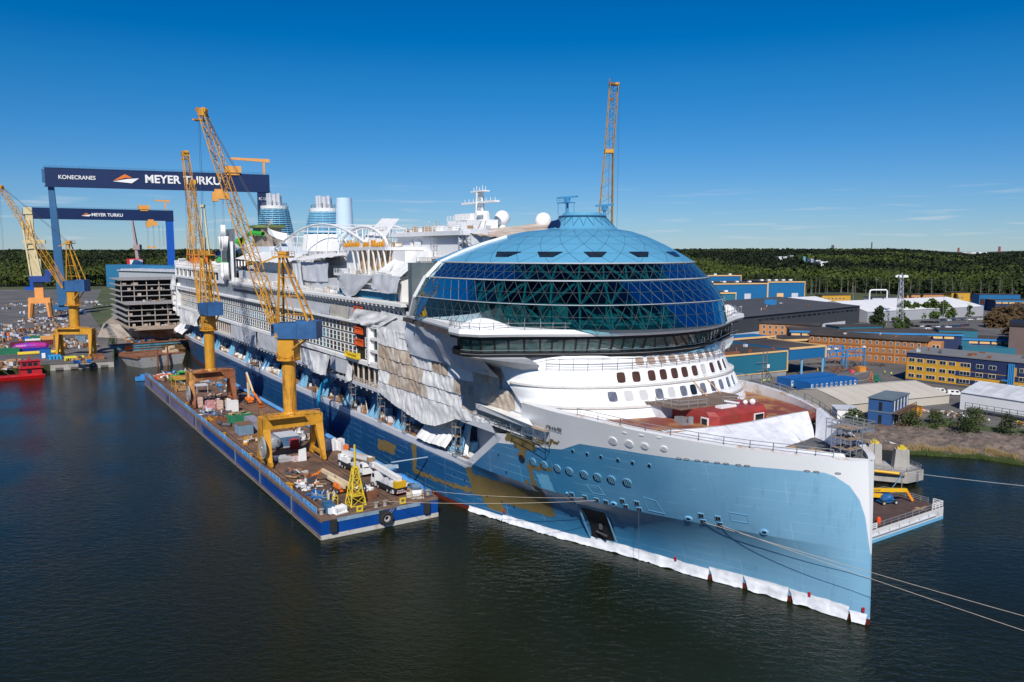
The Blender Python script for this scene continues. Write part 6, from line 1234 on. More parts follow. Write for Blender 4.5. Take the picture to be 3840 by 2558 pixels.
# red dockside crane in the far yard
t = thing('dock_crane', 'far slim crane with a red house and grey mast beside the blue hall', 'crane', (-590, 1255, 3), 0)
mb = MB(); [mb.bar((a * 8, b * 6, 0), (a * 4, b * 3, 20), 1.6) for a in (-1, 1) for b in (-1, 1)]; mb.bx(-5, 5, -4, 4, 18, 22); mb.obj('portal_frame', grey, t); mb = MB(); mb.bx(-11, 11, -6, 6, 24, 36); mb.bx(-8, 8, -5, 5, 21, 24); mb.obj('machinery_house', mat('signal_red', (.50, .015, .02), .5, var=.1), t); mb = MB(); mb.bar((4, 0, 36), (-3, 0, 104), 6, 5, 2.4); mb.bx(-1, 9, -4, 4, 50, 58); mb.bx(-5, 0, -2, 2, 102, 106); mb.obj('mast', mat('dusty_pink_grey', (.34, .26, .26), .6, var=.2), t)
# tall lattice boom behind the ship, and a smaller one by the slide tower
t = thing('crane_boom', 'very tall slender yellow lattice boom rising behind the dome', 'crane', (28.5, 268, 3), 0)
mb = MB(); P0, P1, P2 = Vector((1.0, 0, 20)), Vector((3.5, 0, 83)), Vector((4.8, 0, 104)); mb.lattice(P0, P1, 7.6, 2.8, 26, .24, .09, (0, 1, 0), 3.0, 2.4); mb.lattice(P1, P2, 2.8, 2.7, 9, .24, .09, (0, 1, 0), 2.4, 2.0); mb.obj('boom', mat('boom_ochre', (.34, .19, .02), .6, var=.25), t)
mb = MB(); mb.box((4.9, 0, 104.5), (3.2, 2.4, .7)); mb.bx(3.2, 3.5, 0, .3, 104.6, 106.2); mb.box((3.5, 0, 83), (3.0, 2.6, 1.2)); mb.bx(3.6, 4.6, -1.2, -.6, 99, 100); mb.obj('boom_head', yrust, t); mb = MB(); [mb.bar((4.6 + a, -.6, 104), (4.2 + a, -.4, 20), .07) for a in (-1, 0, 2.0)]; mb.obj('hoist_rope', mat('wire_rope', (.1, .1, .1), .5), t); mb = MB(); mb.bx(-5, 5, -5, 5, 0, 20); mb.obj('crane_body', yellow, t)
t = thing('crane_boom', 'short ochre lattice boom tip showing behind the pale blue slide tower', 'crane', (-170, 420, 3), 0); mb = MB(); mb.lattice((0, 0, 20), (4.5, 0, 85), 4, 2.4, 18, .3, .13, (0, 1, 0)); mb.box((4.8, 0, 85.6), (3, 2, 2)); mb.obj('boom', yrust, t)
t = thing('crane_boom', 'pale cream crane mast standing behind the stern between the two jibs', 'crane', (-247, 640, 3), 0); mb = MB(); mb.bar((0, 0, 10), (1.5, 0, 60), 3.0, 3, 2.0); mb.bar((8, 0, 10), (2.5, 0, 85), 1.0); mb.bar((-4, 0, 10), (1, 0, 85), .9); mb.box((1.6, 0, 85), (3, 3, 2)); mb.obj('mast', cm, t)
# ------------------------------------------------------------------ things on the barge deck
def bthing(name, label, cat, a, b, rot=0.0, group=None, z=4.0): return thing(name, label, cat, bw(a, b, z), BRZ + rot, group)
def one(mb, name, mats, label, cat, loc, rz=0.0, group=None):
    o = mb.obj(name, mats); o.location = loc; o.rotation_euler = (0, 0, rz); return tag(o, label, cat, group)
trw = mat('truck_white', (.75, .75, .74), .35, var=.06, coat=.3); tyrem = rubber
def wheels(t, xs, yw, r=.52, w=.36):
    for x in xs:
        for s in (-1, 1):
            q = MB(); q.m = 0; q.tube((x, s * yw, r), (x, s * (yw - w), r), r, n=12); q.m = 1; q.tube((x, s * (yw + .02), r), (x, s * (yw - .04), r), r * .5, n=10); q.obj('wheel', [tyrem, silver], t)
def crane_truck(label, a, b, rot, ln, tail):
    """mobile crane; cab towards local -x end, boom folded over the cab"""
    t = bthing('crane_truck', label, 'crane truck', a, b, rot, 'mobile cranes on the barge')
    m2 = MB(); m2.bx(1.9, ln, -1.22, 1.22, .75, 1.25); m2.bx(2.2, ln - .3, -1.2, -.9, .55, 1.5); m2.bx(2.2, ln - .3, .9, 1.2, .55, 1.5); m2.bx(ln - .9, ln, -1.25, 1.25, .6, 1.6); m2.obj('chassis', black, t)
    m2 = MB(); m2.m = 0; m2.add([(0, -1.2, .7), (1.9, -1.2, .7), (1.9, 1.2, .7), (0, 1.2, .7), (.15, -1.15, 2.0), (.5, -1.1, 3.1), (1.9, -1.1, 3.15), (1.9, 1.1, 3.15), (.5, 1.1, 3.1), (.15, 1.15, 2.0)], [(0, 3, 2, 1), (0, 4, 9, 3), (4, 5, 8, 9), (5, 6, 7, 8), (0, 1, 6, 5, 4), (3, 9, 8, 7, 2), (1, 2, 7, 6)]); cab_ = m2.obj('cab', trw, t)
    m2 = MB(); m2.quad((.16, -1.0, 2.05), (.16, 1.0, 2.05), (.47, .95, 2.95), (.47, -.95, 2.95)); m2.quad((.5, -1.17, 2.05), (1.5, -1.19, 2.05), (1.5, -1.13, 2.9), (.7, -1.13, 2.9)); m2.quad((.5, 1.19, 2.05), (1.5, 1.2, 2.05), (1.5, 1.15, 2.9), (.7, 1.15, 2.9)); m2.obj('windscreen', glassd, cab_)
    wheels(t, (1.0, 3.2, ln - 3.6, ln - 2.2), 1.25)
    m2 = MB(); m2.m = 0; m2.bx(ln - 3.0, ln - .4, -1.1, 1.1, 1.6, 2.7); m2.m = 1; m2.bx(ln - 1.3, ln - .1, -1.2, 1.2, 1.7, 3.0); m2.m = 0; m2.bx(ln - 4.4, ln - 2.9, .2, 1.15, 1.6, 3.0); m2.obj('crane_house', [trw, mat('amber_lacquer', (.60, .36, .01), .4, var=.1) if tail else trw], t)
    m2 = MB(); A, B2 = Vector((ln - .6, 0, 3.3)), Vector((-.9 if tail else -1.4, .3, 4.1 if tail else 4.5)); m2.bar(A, B2, .95, 1.0); m2.bar(A.lerp(B2, .05) + Vector((0, 0, .05)), B2 + (B2 - A) * .06, .75, .8); m2.bar((ln - 3, .1, 1.8), A.lerp(B2, .45), .35); bo = m2.obj('boom', trw, t)
    m2 = MB(); 
    for k in range(12): q = A.lerp(B2, .42 + k * .04); m2.bar(q + Vector((0, -.55, .5)), q + Vector((0, .55, .5)), .08)
    m2.bx(B2.x - .9, B2.x + .3, -.5, .9, B2.z - .6, B2.z + .4); m2.obj('boom_head', silver if tail else timber, bo)
    m2 = MB()
    for x in (2.3, ln - 1.2):
        for s in (-1, 1): m2.bx(x - .25, x + .25, s * 1.0, s * 1.45, .5, 1.2)
    for k in range(5): m2.bx(3 + k * .8, 3.5 + k * .8, -.8, .8, 1.3, 1.6 + .5 * ((k * 7) % 3))
    m2.obj('outrigger', grey, t)
    m2 = MB(); m2.m = 0; m2.bx(ln, ln + .05, -1.2, 1.2, .7, 1.6); m2.m = 1
    for k in range(6): m2.quad((ln + .07, -1.15 + k * .4, .72), (ln + .07, -.95 + k * .4, .72), (ln + .07, -.85 + k * .4, .98), (ln + .07, -1.05 + k * .4, .98))
    m2.m = 2; m2.bx(ln + .05, ln + .08, -1.2, 1.2, 1.0, 1.06); m2.bx(ln + .05, ln + .08, -1.2, 1.2, .64, .7); m2.obj('tail_board', [black, white, red], t)
    text_obj('tail_lettering', 'Janneniska', .42, white, t, (ln + .09, -1.0, 1.15), (pi / 2, 0, pi / 2), .01, 'LEFT', .9)
    return t
crane_truck('white crane truck with an amber tail whose striped rear board faces the barge end', 15.3, 17.6, pi + radians(6), 10.6, True)
crane_truck('white crane truck facing the barge end, behind the one with the amber tail', 21.2, 18.4, radians(6), 12.2, False)
def boom_lift(name, label, loc, rz, m1, m2_, arms, basket=True, sc=1.0, text=None, hood=None):
    t = thing(name, label, 'boom lift', loc, rz, 'boom lifts'); k = sc
    m2 = MB(); m2.bx(-1.5 * k, 1.5 * k, -.8 * k, .8 * k, .45 * k, 1.0 * k); m2.bx(-1.8 * k, -1.1 * k, -1.2 * k, 1.2 * k, .4 * k, .7 * k); m2.bx(1.1 * k, 1.8 * k, -1.2 * k, 1.2 * k, .4 * k, .7 * k); m2.obj('chassis', m1, t)
    wheels(t, (-1.4 * k, 1.4 * k), 1.3 * k, .5 * k, .4 * k)
    m2 = MB(); m2.lathe([(.2, 1.0 * k), (1.2 * k, 1.05 * k), (1.3 * k, 1.6 * k), (1.1 * k, 2.0 * k), (.2, 2.05 * k)], 12); m2.box((-.4 * k, .7 * k, 1.55 * k), (2.6 * k, .9 * k, .95 * k), 0, .8); m2.box((-.4 * k, -.7 * k, 1.55 * k), (2.6 * k, .9 * k, .95 * k), 0, .8); m2.obj('turret', hood or m1, t)
    for i, (p, q, w, mm) in enumerate(arms): m2 = MB(); m2.bar(Vector(p), Vector(q), w, w * 1.15); m2.obj('boom_arm', mm, t)
    if basket:
        c = Vector(arms[-1][1]); m2 = MB(); m2.bx(c.x - .5, c.x + .5, c.y - .9, c.y + .9, c.z - 1.1, c.z - 1.0)
        for z in (-.55, 0): rail(m2, [(c.x - .5, c.y - .9, c.z - 1), (c.x + .5, c.y - .9, c.z - 1), (c.x + .5, c.y + .9, c.z - 1), (c.x - .5, c.y + .9, c.z - 1), (c.x - .5, c.y - .9, c.z - 1)], 1.05, .7, .035, 3)
        m2.obj('basket', m1 if sc > .9 else white, t)
    return t
cream = mat('lift_cream', (.62, .50, .33), .45, var=.08)
boom_lift('boom_lift', 'orange boom lift with a cream arm beside the yellow lattice tower', bw(14.6, 9.3), BRZ + radians(6), orange, orange, [((-3.6, -.2, 2.3), (7.6, .2, 2.9), .62, cream), ((-3.2, .5, 1.7), (4.2, .5, 2.2), .5, cream), ((7.6, .2, 2.9), (9.0, .5, 2.0), .4, orange), ((9.0, .5, 2.0), (9.8, 1.6, 1.5), .3, orange)], hood=orange)
text_obj('arm_lettering', 'JLG', .55, black, bpy.data.objects['boom_lift'], (1.0, .46, 2.9), (pi / 2, 0, pi), .01)
boom_lift('boom_lift', 'orange boom lift with arm folded in a peak, by the white block between the cranes', bw(122.5, 19.4), BRZ, orange, orange, [((-.2, 0, 1.8), (0, .1, 6.8), .6, cream), ((0, .1, 6.8), (1.2, .2, 9.8), .5, orange), ((1.2, .2, 9.8), (-6.2, .3, 4.6), .5, cream), ((-6.2, .3, 4.6), (-10.4, -1, 1.4), .45, orange)])
# yellow lattice tower by the barge end
t = bthing('lattice_tower', 'yellow four legged lattice tower standing at the near end of the barge', 'lattice tower', 4.9, 8.9)
m2 = MB(); hw = lambda z: 1.55 - (1.55 - .42) * min(1, z / 7.4)
lv = [0, 1.9, 3.7, 5.3, 7.4]
for i, z in enumerate(lv):
    w = hw(z); C4 = [(-w, -w), (w, -w), (w, w), (-w, w)]
    for k in range(4):
        p = C4[k]; q = C4[(k + 1) % 4]; m2.bar((*p, z + .1), (*q, z + .1), .13)
        if i < len(lv) - 1: w2 = hw(lv[i + 1]); D4 = [(-w2, -w2), (w2, -w2), (w2, w2), (-w2, w2)]; m2.bar((*p, z), (*D4[k], lv[i + 1]), .2); m2.bar((*p, z), (*D4[(k + 1) % 4], lv[i + 1]), .1); m2.bar((*q, z), (*D4[k], lv[i + 1]), .1)
m2.obj('lattice_leg', yelp, t); m2 = MB(); m2.tube((0, 0, 6.6), (0, 0, 12.0), .22, .2, 10); m2.bx(-.5, .5, -.5, .5, 7.35, 7.6); m2.bx(-1, 1, -1, 1, 1.8, 1.95); m2.obj('mast', yelp, t)
# skips, boxes, containers
def skip(name, label, a, b, l, w, h, m, rot=0, cat='skip', group=None, fill=None, ribs=True):
    t = bthing(name, label, cat, a, b, rot, group); q = MB(); th = .08
    q.bx(-l / 2, l / 2, -w / 2, -w / 2 + th, 0, h); q.bx(-l / 2, l / 2, w / 2 - th, w / 2, 0, h); q.bx(-l / 2, -l / 2 + th, -w / 2, w / 2, 0, h); q.bx(l / 2 - th, l / 2, -w / 2, w / 2, 0, h); q.bx(-l / 2, l / 2, -w / 2, w / 2, .02, .12)
    if ribs:
        n = max(2, int(l / .6))
        for i in range(n + 1): x = -l / 2 + l * i / n; [q.bx(x - .06, x + .06, s * w / 2 - .05, s * w / 2 + .05, 0, h) for s in (-1, 1)]
        for i in range(4): y = -w / 2 + w * i / 3; [q.bx(s * l / 2 - .05, s * l / 2 + .05, y - .06, y + .06, 0, h) for s in (-1, 1)]
    q.obj('body', m, t)
    if fill:
        q = MB()
        for _ in range(26): x, y = R.uniform(-.42, .42) * l, R.uniform(-.4, .4) * w; d = Vector((R.gauss(0, 1), R.gauss(0, 1), .3 * R.gauss(0, 1))).normalized() * R.uniform(.3, .9); c = Vector((x, y, h * R.uniform(.75, 1.08))); q.bar(c - d, c + d, R.uniform(.1, .35), R.uniform(.08, .4))
        tag(q.obj('waste', fill, t), kind='stuff')
    return t
skip('rubbish_skip', 'open rusty box holding white bags beside the yellow lattice tower', 8.6, 12.4, 4.4, 3.3, 1.7, rusty, 0, fill=sheet)
skip('rubbish_skip', 'green open skip heaped with waste timber behind the grey blue box', 94.2, 9.2, 3.4, 6.6, 2.6, cgrn, 0, fill=wood)
skip('rubbish_skip', 'low rusty skip in front of the green skip', 96.4, 4.6, 3.0, 3.6, 1.5, rusty, 0, fill=rusty); skip('rubbish_skip', 'small yellow skip left of the low rusty skip', 101.6, 3.4, 2.0, 2.2, 1.2, yellow, 0, fill=dgrey)
def cbox(name, label, cat, a, b, l, w, h, m, rot=0, group=None, roof=None):
    t = bthing(name, label, cat, a, b, rot, group); q = MB(); q.bx(-l / 2, l / 2, -w / 2, w / 2, .1, h); n = int(l / .5)
    for i in range(n): x = -l / 2 + .25 + i * l / n; q.bx(x - .09, x + .09, -w / 2 - .04, w / 2 + .04, .25, h - .15)
    for i in range(int(w / .5)): y = -w / 2 + .25 + i * .5; q.bx(-l / 2 - .04, l / 2 + .04, y - .09, y + .09, .25, h - .15)
    q.obj('body', m, t); q = MB(); q.bx(-l / 2 - .05, l / 2 + .05, -w / 2 - .05, w / 2 + .05, h - .08, h + .08); q.bx(-l / 2 - .05, l / 2 + .05, -w / 2 - .05, w / 2 + .05, 0, .14); q.obj('roof', roof or m, t); return t
cbox('storage_box', 'grey blue steel box with a brown roof on the barge', 'container', 78.5, 6.4, 4.6, 3.8, 2.9, cgreyb, 0, None, rustdk)
cbox('storage_container', 'weathered grey container standing behind the grey blue box', 'container', 84, 10.4, 9.5, 2.6, 2.7, mat('mauve_grey', (.26, .25, .31), .6, var=.2), 0); cbox('storage_container', 'blue container with a ribbed roof under the nearer crane', 'container', 60.5, 12.4, 6, 5, 2.7, mat('dull_blue_box', (.07, .15, .27), .55, var=.2), 0, None, grey)
cbox('red_cabinet', 'red and white cabinet beside the blue container under the nearer crane', 'cabinet', 55.2, 12.8, 1.6, 1.9, 2.3, red)
m2 = MB(); m2.tube((0, 0, 1.7), (4.8, 0, 1.7), 1.6, n=18); m2.ball((0, 0, 1.7), 1.6, 14, (.5, 1, 1)); m2.bx(.5, 4, -1.2, 1.2, 0, .6); one(m2, 'steel_tank', mat('tank_grey', (.26, .28, .31), .45, var=.15), 'grey cylindrical tank lying under the nearer crane', 'tank', bw(56.5, 8.3), BRZ)
for i, (a, b, l) in enumerate(((49.6, 19.0, 'leftmost of the white cabins by the fender pipe'), (48.6, 20.6, 'middle one of the white cabins by the fender pipe'), (47.6, 22.0, 'rightmost of the white cabins by the fender pipe'))):
    t = bthing('white_cabin', l, 'cabin', a, b, radians(8), 'white cabins on the barge'); q = MB(); q.box((0, 0, 1.35), (1.9, 1.5, 2.7)); q.box((0, 0, 2.74), (2.0, 1.6, .1)); q.obj('body', white, t); q = MB(); q.bx(-.97, -.95, -.35, .35, .15, 2.3); q.obj('door', grey, t)
one(MB().box((0, 0, .8), (1.1, 1.0, 1.6), 0, .9), 'orange_bin', orange, 'orange bin beside the white cabins', 'bin', bw(45.6, 22.7), BRZ)
m2 = MB(); m2.extr([(0, -1.0, 0), (0, 1.0, 0), (.1, .75, 2.7), (.1, -.95, 3.0)], (.35, 0, 0)); one(m2, 'white_hoarding', sheet, 'upright white wrapped panel in front of the nearer crane', 'panel', bw(42.3, 10.6), BRZ)
for (a, b, l) in ((45.6, 6.3, 'stack of bright steel frames behind, by the white panel'), (44.0, 7.0, 'stack of bright steel frames in front, by the white panel')):
    m2 = MB(); [m2.bx(-.7, .7, -1.6 + .2 * (k % 2), 1.6, .1 + k * .28, .3 + k * .28) for k in range(4)]; one(m2, 'frame_stack', silver, l, 'steel stack', bw(a, b), BRZ, 'steel frame stacks')
one(MB().box((0, 0, .6), (1.2, 1.3, 1.2), .2, .9), 'wrapped_pallet', mat('pink_wrap', (.55, .42, .42), .6, var=.3, vs=3), 'small pink wrapped pallet touching the white panel', 'pallet', bw(43, 9.2), BRZ)
m2 = MB(); m2.box((0, 0, 1.6), (2.2, 3.4, 3.2)); m2.box((0, 0, 3.25), (2.3, 3.5, .12)); one(m2, 'white_block', sheet, 'big white wrapped block standing between the two barge cranes', 'wrapped block', bw(111.5, 11.3), BRZ, None)
pk = mat('salmon_wrap', (.58, .40, .33), .6, var=.25, vs=2); pkr = mat('red_white_wrap', (.50, .24, .24), .6, var=.5, vs=2)
for i, (a, b, w, h, m, l) in enumerate(((124.0, 4.4, 1.6, 3.0, pk, 'tall salmon wrapped pallet by the rusted portal leg'), (119.5, 6.6, 2.6, 2.4, pkr, 'red and white wrapped pallet stack in the middle of three'), (117.3, 9.0, 1.7, 2.6, pk, 'salmon wrapped pallet beside the white block'), (119, 5.0, 1.6, 1.2, pkr, 'low red and white wrapped pallet'))):
    q = MB(); n = int(h / .8)
    for k in range(n): q.box((R.uniform(-.05, .05), R.uniform(-.05, .05), .12 + (k + .5) * h / n), (w, w, h / n - .06), R.uniform(-.05, .05), .97)
    q.box((0, 0, .06), (w, w, .12)); one(q, 'wrapped_pallet', m, l, 'pallet', bw(a, b), BRZ, 'wrapped pallets on the barge')
m2 = MB(); tarp(m2, (-1.2, -1, .05), (1.2, -1, .05), (.5, .4, 1.3), (-.5, .4, 1.1), n=Vector((0, 0, 1)), amp=.5, nu=8, nv=6, seed=4); one(m2, 'white_bag', sheet, 'crumpled white bag on the deck in front of the pallets', 'bag', bw(117.5, 4.4), BRZ)
for (a, b, r_, l) in ((93, 3.6, .1, 'grey steel pipe lying nearest the low rusty skip'), (90.2, 4.6, .9, 'grey steel pipe lying askew beside the other pipe')):
    m2 = MB(); m2.tube((-1.3, 0, .55), (1.3, 0, .55), .55, n=14, cap=False); m2.tube((-1.29, 0, .55), (1.29, 0, .55), .48, n=14, cap=False); one(m2, 'steel_pipe', dgrey, l, 'pipe', bw(a, b), BRZ + r_, 'steel pipes on the barge')
# green machine, yellow shelter, white machine and clutter at the far end
t = bthing('green_machine', 'bright green wheeled machine at the far end of the barge', 'machine', 179, 8); m2 = MB(); m2.bx(-1.6, 1.6, -3, 3, .9, 2.0); m2.bx(-1.4, 1.2, -2.4, 0, 2.0, 4.0); m2.bx(-1, 1, .6, 2.6, 2.0, 2.8); m2.obj('body', green, t); m2 = MB(); m2.bx(-1.45, -1.4, -2.2, -.2, 2.6, 3.7); m2.obj('window', glassd, t); wheels(t, (-1.1, 1.1), 2.6, .9, .5)
t = bthing('work_shelter', 'yellow framed work shelter left of the rusted portal crane', 'shelter', 160, 5.4); m2 = MB(); [m2.bar((a, b, 0), (a, b, 4.4), .22) for a in (-4, 4) for b in (-2.4, 2.4)]; m2.bx(-4.3, 4.3, -2.7, 2.7, 4.4, 4.65); [m2.bar((a, -2.4, z), (a, 2.4, z), .16) for a in (-4, 4) for z in (1.2, 2.4)]; m2.obj('frame', yellow, t); m2 = MB(); m2.bx(-3, 2, -2, 2, 0, 1.2); m2.bx(-2, 0, -1.5, 1, 1.2, 1.9); m2.obj('bench', timber, t)
m2 = MB(); m2.bx(-2.2, 2.2, -2, 2, 2.6, 2.85); [m2.bar((a, b, 0), (a, b, 2.7), .14) for a in (-2, 2) for b in (-1.8, 1.8)]; one(m2, 'grating_table', grey, 'grey grated platform under the rusted portal crane', 'platform', bw(151, 10.4), BRZ)
cl = [white, sheet, pkr, cblue, orange, dgrey, timber, rusty, grey, yellow, pk, skyb]
def heap(name, label, loc, rz, w, d, h, n, mats, cat='pile of scrap', grp=None, flat=.5, k=1):
    t = thing(name, label, cat, loc, rz, grp)
    byc = {}
    for _ in range(n):
        m = R.choice(mats); q = byc.setdefault(m.name, (m, MB()))[1]; x, y = R.uniform(-.5, .5) * w, R.uniform(-.5, .5) * d; e_ = max(.15, 1 - 1.6 * sqrt((x / w) ** 2 + (y / d) ** 2)); s = (k * R.uniform(.3, 1.5), k * R.uniform(.2, .8), k * R.uniform(.15, .6) * (1 + flat)); z = R.uniform(0, h * e_)
        if R.random() < .55: q.box((x, y, z + s[2] / 2), s, R.uniform(0, 3))
        else: a = Vector((R.gauss(0, 1), R.gauss(0, 1), .25 * R.gauss(0, 1))).normalized() * R.uniform(.6, 1.9); q.bar(Vector((x, y, z + .3)) - a, Vector((x, y, z + .3)) + a, R.uniform(.08, .3))
    for m, q in byc.values(): tag(q.obj('scrap', m, t), kind='stuff')
    return t
g1 = 'heaps of gear on the barge'
heap('gear_heap', 'white machine and wrapped gear at the far left corner of the barge', bw(194, 5.5), BRZ, 7, 7, 2.2, 40, [white, sheet, pkr, red, orange], grp=g1); heap('gear_heap', 'blue and dark gear by the thin pole at the far end of the barge', bw(200, 12), BRZ, 4, 12, 1.8, 36, [cblue, dgrey, grey, ltblue, timber], grp=g1)
heap('gear_heap', 'mixed pallets along the far part of the barge in front of the green machine', bw(186, 5), BRZ, 10, 4, 1.4, 30, [timber, pkr, white, rusty], grp=g1); heap('gear_heap', 'dark scrap steel heap with a blue sheet beside the white block', bw(106, 7), BRZ, 4, 6, 1.6, 44, [dgrey, cblue, grey, rusty, dgrey], grp=g1)
heap('gear_heap', 'grey gas bottles and boxes in front of the orange lift', bw(13.2, 4.4), BRZ, 4.5, 3.4, 1.0, 26, [grey, cgreyb, dgrey, grey, cblue], grp=g1); heap('gear_heap', 'timber and white sacks near the row of bottles on the barge', bw(22, 5.2), BRZ, 6, 4, .9, 36, [white, timber, rusty, orange, grey, sheet], grp=g1)
heap('gear_heap', 'brown timbers and white box on trestles beside the near cable reel', bw(68, 5.5), BRZ, 7, 4, 1.3, 24, [timber, white, yellow, grey], grp=g1); heap('gear_heap', 'pallets and pipes by the fender pipe beyond the nearer crane', bw(84, 19), BRZ, 26, 3, .8, 40, [dgrey, timber, grey, rusty], grp=g1)
heap('gear_heap', 'steel plates and pipes lying at the far right side of the barge', bw(150, 19), BRZ, 40, 4, .9, 50, [dgrey, timber, grey, rusty, skyb], grp=g1); heap('gear_heap', 'low line of machinery along the barge end behind the amber tail truck', bw(8, 21.6), BRZ, 9, 3, .9, 26, [dgrey, rusty, grey, timber, skyb], grp=g1)
for (a, b, w, d, n, ms, l) in ((88, 15, 12, 6, 40, [grey, dgrey, timber, sheet], 'grey boxes and sheets behind the green skip'), (134, 11, 16, 8, 44, [dgrey, timber, rusty, grey, white], 'dark gear in the shade beneath the rusted portal'), (170, 13, 14, 10, 50, [timber, white, dgrey, rusty, grey], 'mixed gear beyond the rusted portal crane'), (30, 5.5, 8, 4, 26, [timber, dgrey, rusty, grey], 'loose timber and steel before the near crane leg'), (112, 4, 6, 4, 24, [dgrey, grey, white, cblue], 'small dark parts in front of the white block'), (66, 18, 10, 5, 30, [dgrey, timber, grey, sheet], 'boxes by the fender pipe behind the nearer crane')): heap('gear_heap', l, bw(a, b), BRZ, w, d, 1.2, n, ms, grp=g1)
for (a, b, rot, l) in ((2.0, 4.3, .2, 'white mooring winch at the near left corner of the barge'), (2.4, 20.9, -.3, 'cream mooring winch near the right end of the barge')):
    t = bthing('mooring_winch', l, 'winch', a, b, rot, 'mooring winches'); q = MB(); q.tube((0, -1.0, .8), (0, .9, .8), .55, n=12); q.bx(-.9, .9, -1.3, -1.05, 0, 1.3); q.bx(-.9, .9, .95, 1.2, 0, 1.3); q.bx(-1.1, 1.1, -1.4, 1.3, 0, .2); q.box((.2, 1.6, .6), (.8, .8, 1.0)); q.obj('drum_frame', white if b < 10 else mat('old_cream', (.5, .45, .38), .6, var=.2), t); q = MB(); q.tube((0, -.95, .8), (0, .85, .8), .7, n=12, cap=False); q.obj('rope_coil', sheet, t)
m2 = MB(); m2.tube((0, -.9, .9), (0, .9, .9), .75, n=14); m2.bx(-.6, .6, -1.1, 1.1, 0, .4); one(m2, 'drum', mat('drum_blue_grey', (.12, .20, .30), .5, var=.2), 'blue grey drum standing behind the cream winch', 'drum', bw(6.0, 22.4), BRZ)
for (a, b, l) in ((5.2, 3.2, 'blue box behind the white mooring winch'), (2.8, 2.8, 'small blue box beside the white mooring winch')): one(MB().box((0, 0, .8), (1.2, 1.8, 1.6)), 'blue_box', mat('box_navy', (.03, .12, .24), .5, var=.15), l, 'box', bw(a, b), BRZ, 'blue boxes')
m2 = MB()
for s in (-1, 1): m2.bar((s * 1.3, -.5, 0), (s * 1.3, -.5, 1.9), .12); m2.bar((s * 1.3, .6, 0), (s * 1.3, .6, 1.9), .12); m2.bar((s * 1.3, -.5, 1.9), (s * 1.3, .6, 1.9), .12)
for z in (1.0, 1.9): m2.bar((-1.3, -.5, z), (1.3, -.5, z), .1)
one(m2, 'tube_frame', yelp, 'small yellow tube frame left of the lattice tower', 'frame', bw(7.5, 5.2), BRZ)
for k in range(7):
    m2 = MB(); m2.tube((0, 0, 0), (0, 0, 1.25), .24, n=8); m2.ball((0, 0, 1.25), .24, 8); m2.tube((0, 0, 1.4), (0, 0, 1.6), .08, n=6)
    one(m2, 'gas_bottle', cblue if k in (1, 5) else grey, 'blue gas bottle among grey ones in front of the orange lift' if k in (1, 5) else 'grey gas bottle in the cluster in front of the orange lift', 'gas bottle', bw(10.2 + .55 * (k % 4), 5.3 + .6 * (k // 4) + .15 * k), 0, 'gas bottles on the barge')
m2 = MB(); m2.extr([(0, -1.3, .1), (0, 1.0, .1), (0, 1.0, 1.9), (0, -1.3, 1.9)], (.4, 0, 0)); one(m2, 'leaning_board', dgrey, 'dark square board standing on edge left of the orange lift', 'board', bw(21.4, 5.6), BRZ + .5)
m2 = MB(); m2.bar((0, 0, 5.0), (8, .4, 5.7), .3, .15); m2.bx(-2.5, 1.5, -1.4, 1.2, 4.0, 4.25); m2.bar((-2, -1.2, 0), (-2, -1.2, 4.2), .2); m2.bar((1, 1, 0), (1, 1, 4.2), .2); one(m2, 'gangway', mat('gangway_blue_grey', (.33, .44, .54), .5, var=.2), 'pale gangway platform with a long plank at the barge side by the trucks', 'gangway', bw(17.5, 22.3, 2.6), BRZ - pi * .62)
m2 = MB(); m2.grid(lambda s, t_: ((s - .5) * 16, .4 * nz(s * 4, t_), 1.2 * t_ + .4 * nz(s * 6, 3)), 16, 3); one(m2, 'blue_netting', skyb, 'blue netting along the barge side behind the trucks', 'netting', bw(10, 24.1), BRZ)
m2 = MB(); m2.bar((0, 0, 0), (0, 0, 5), .28); one(m2, 'mooring_pile', rusty, 'brown pile standing at the far left corner of the barge', 'pile', bw(203, 8, 3), 0)
m2 = MB(); m2.bar((0, 0, 1.4), (27, -2, 2.2), .5, .35); m2.bx(-6, 2, -2, 2, 0, 1.2); m2.bx(-4, 0, -1.4, 1.4, 1.2, 2.2); one(m2, 'blue_pontoon', skyb, 'blue pontoon with a long blue gangway beyond the barge', 'pontoon', (-150, 327, .2), .45)
m2 = MB(); m2.bar((0, 0, 0), (0, 0, 5.5), .35); one(m2, 'orange_pile', mat('pile_orange', (.6, .16, .04), .6, var=.1), 'orange pile standing in the water by the ship stern', 'pile', (-132, 352, 0), 0)
m2 = MB(); P = [bw(117, 22.6, 3.4), bw(105, 22.5, 6.5)]; m2.path([(0, 0, 0), (.3, .2, 5), (.5, .6, 10), (1.6, 1.4, 13.5), (2.5, 2.2, 14)], .55, 8); one(m2, 'hose_bundle', mat('hose_blue', (.02, .30, .52), .45, var=.15), 'thick blue hose bundle rising from the barge to the ship behind the nearer column', 'hose', bw(70, 24, 4.0), 0)
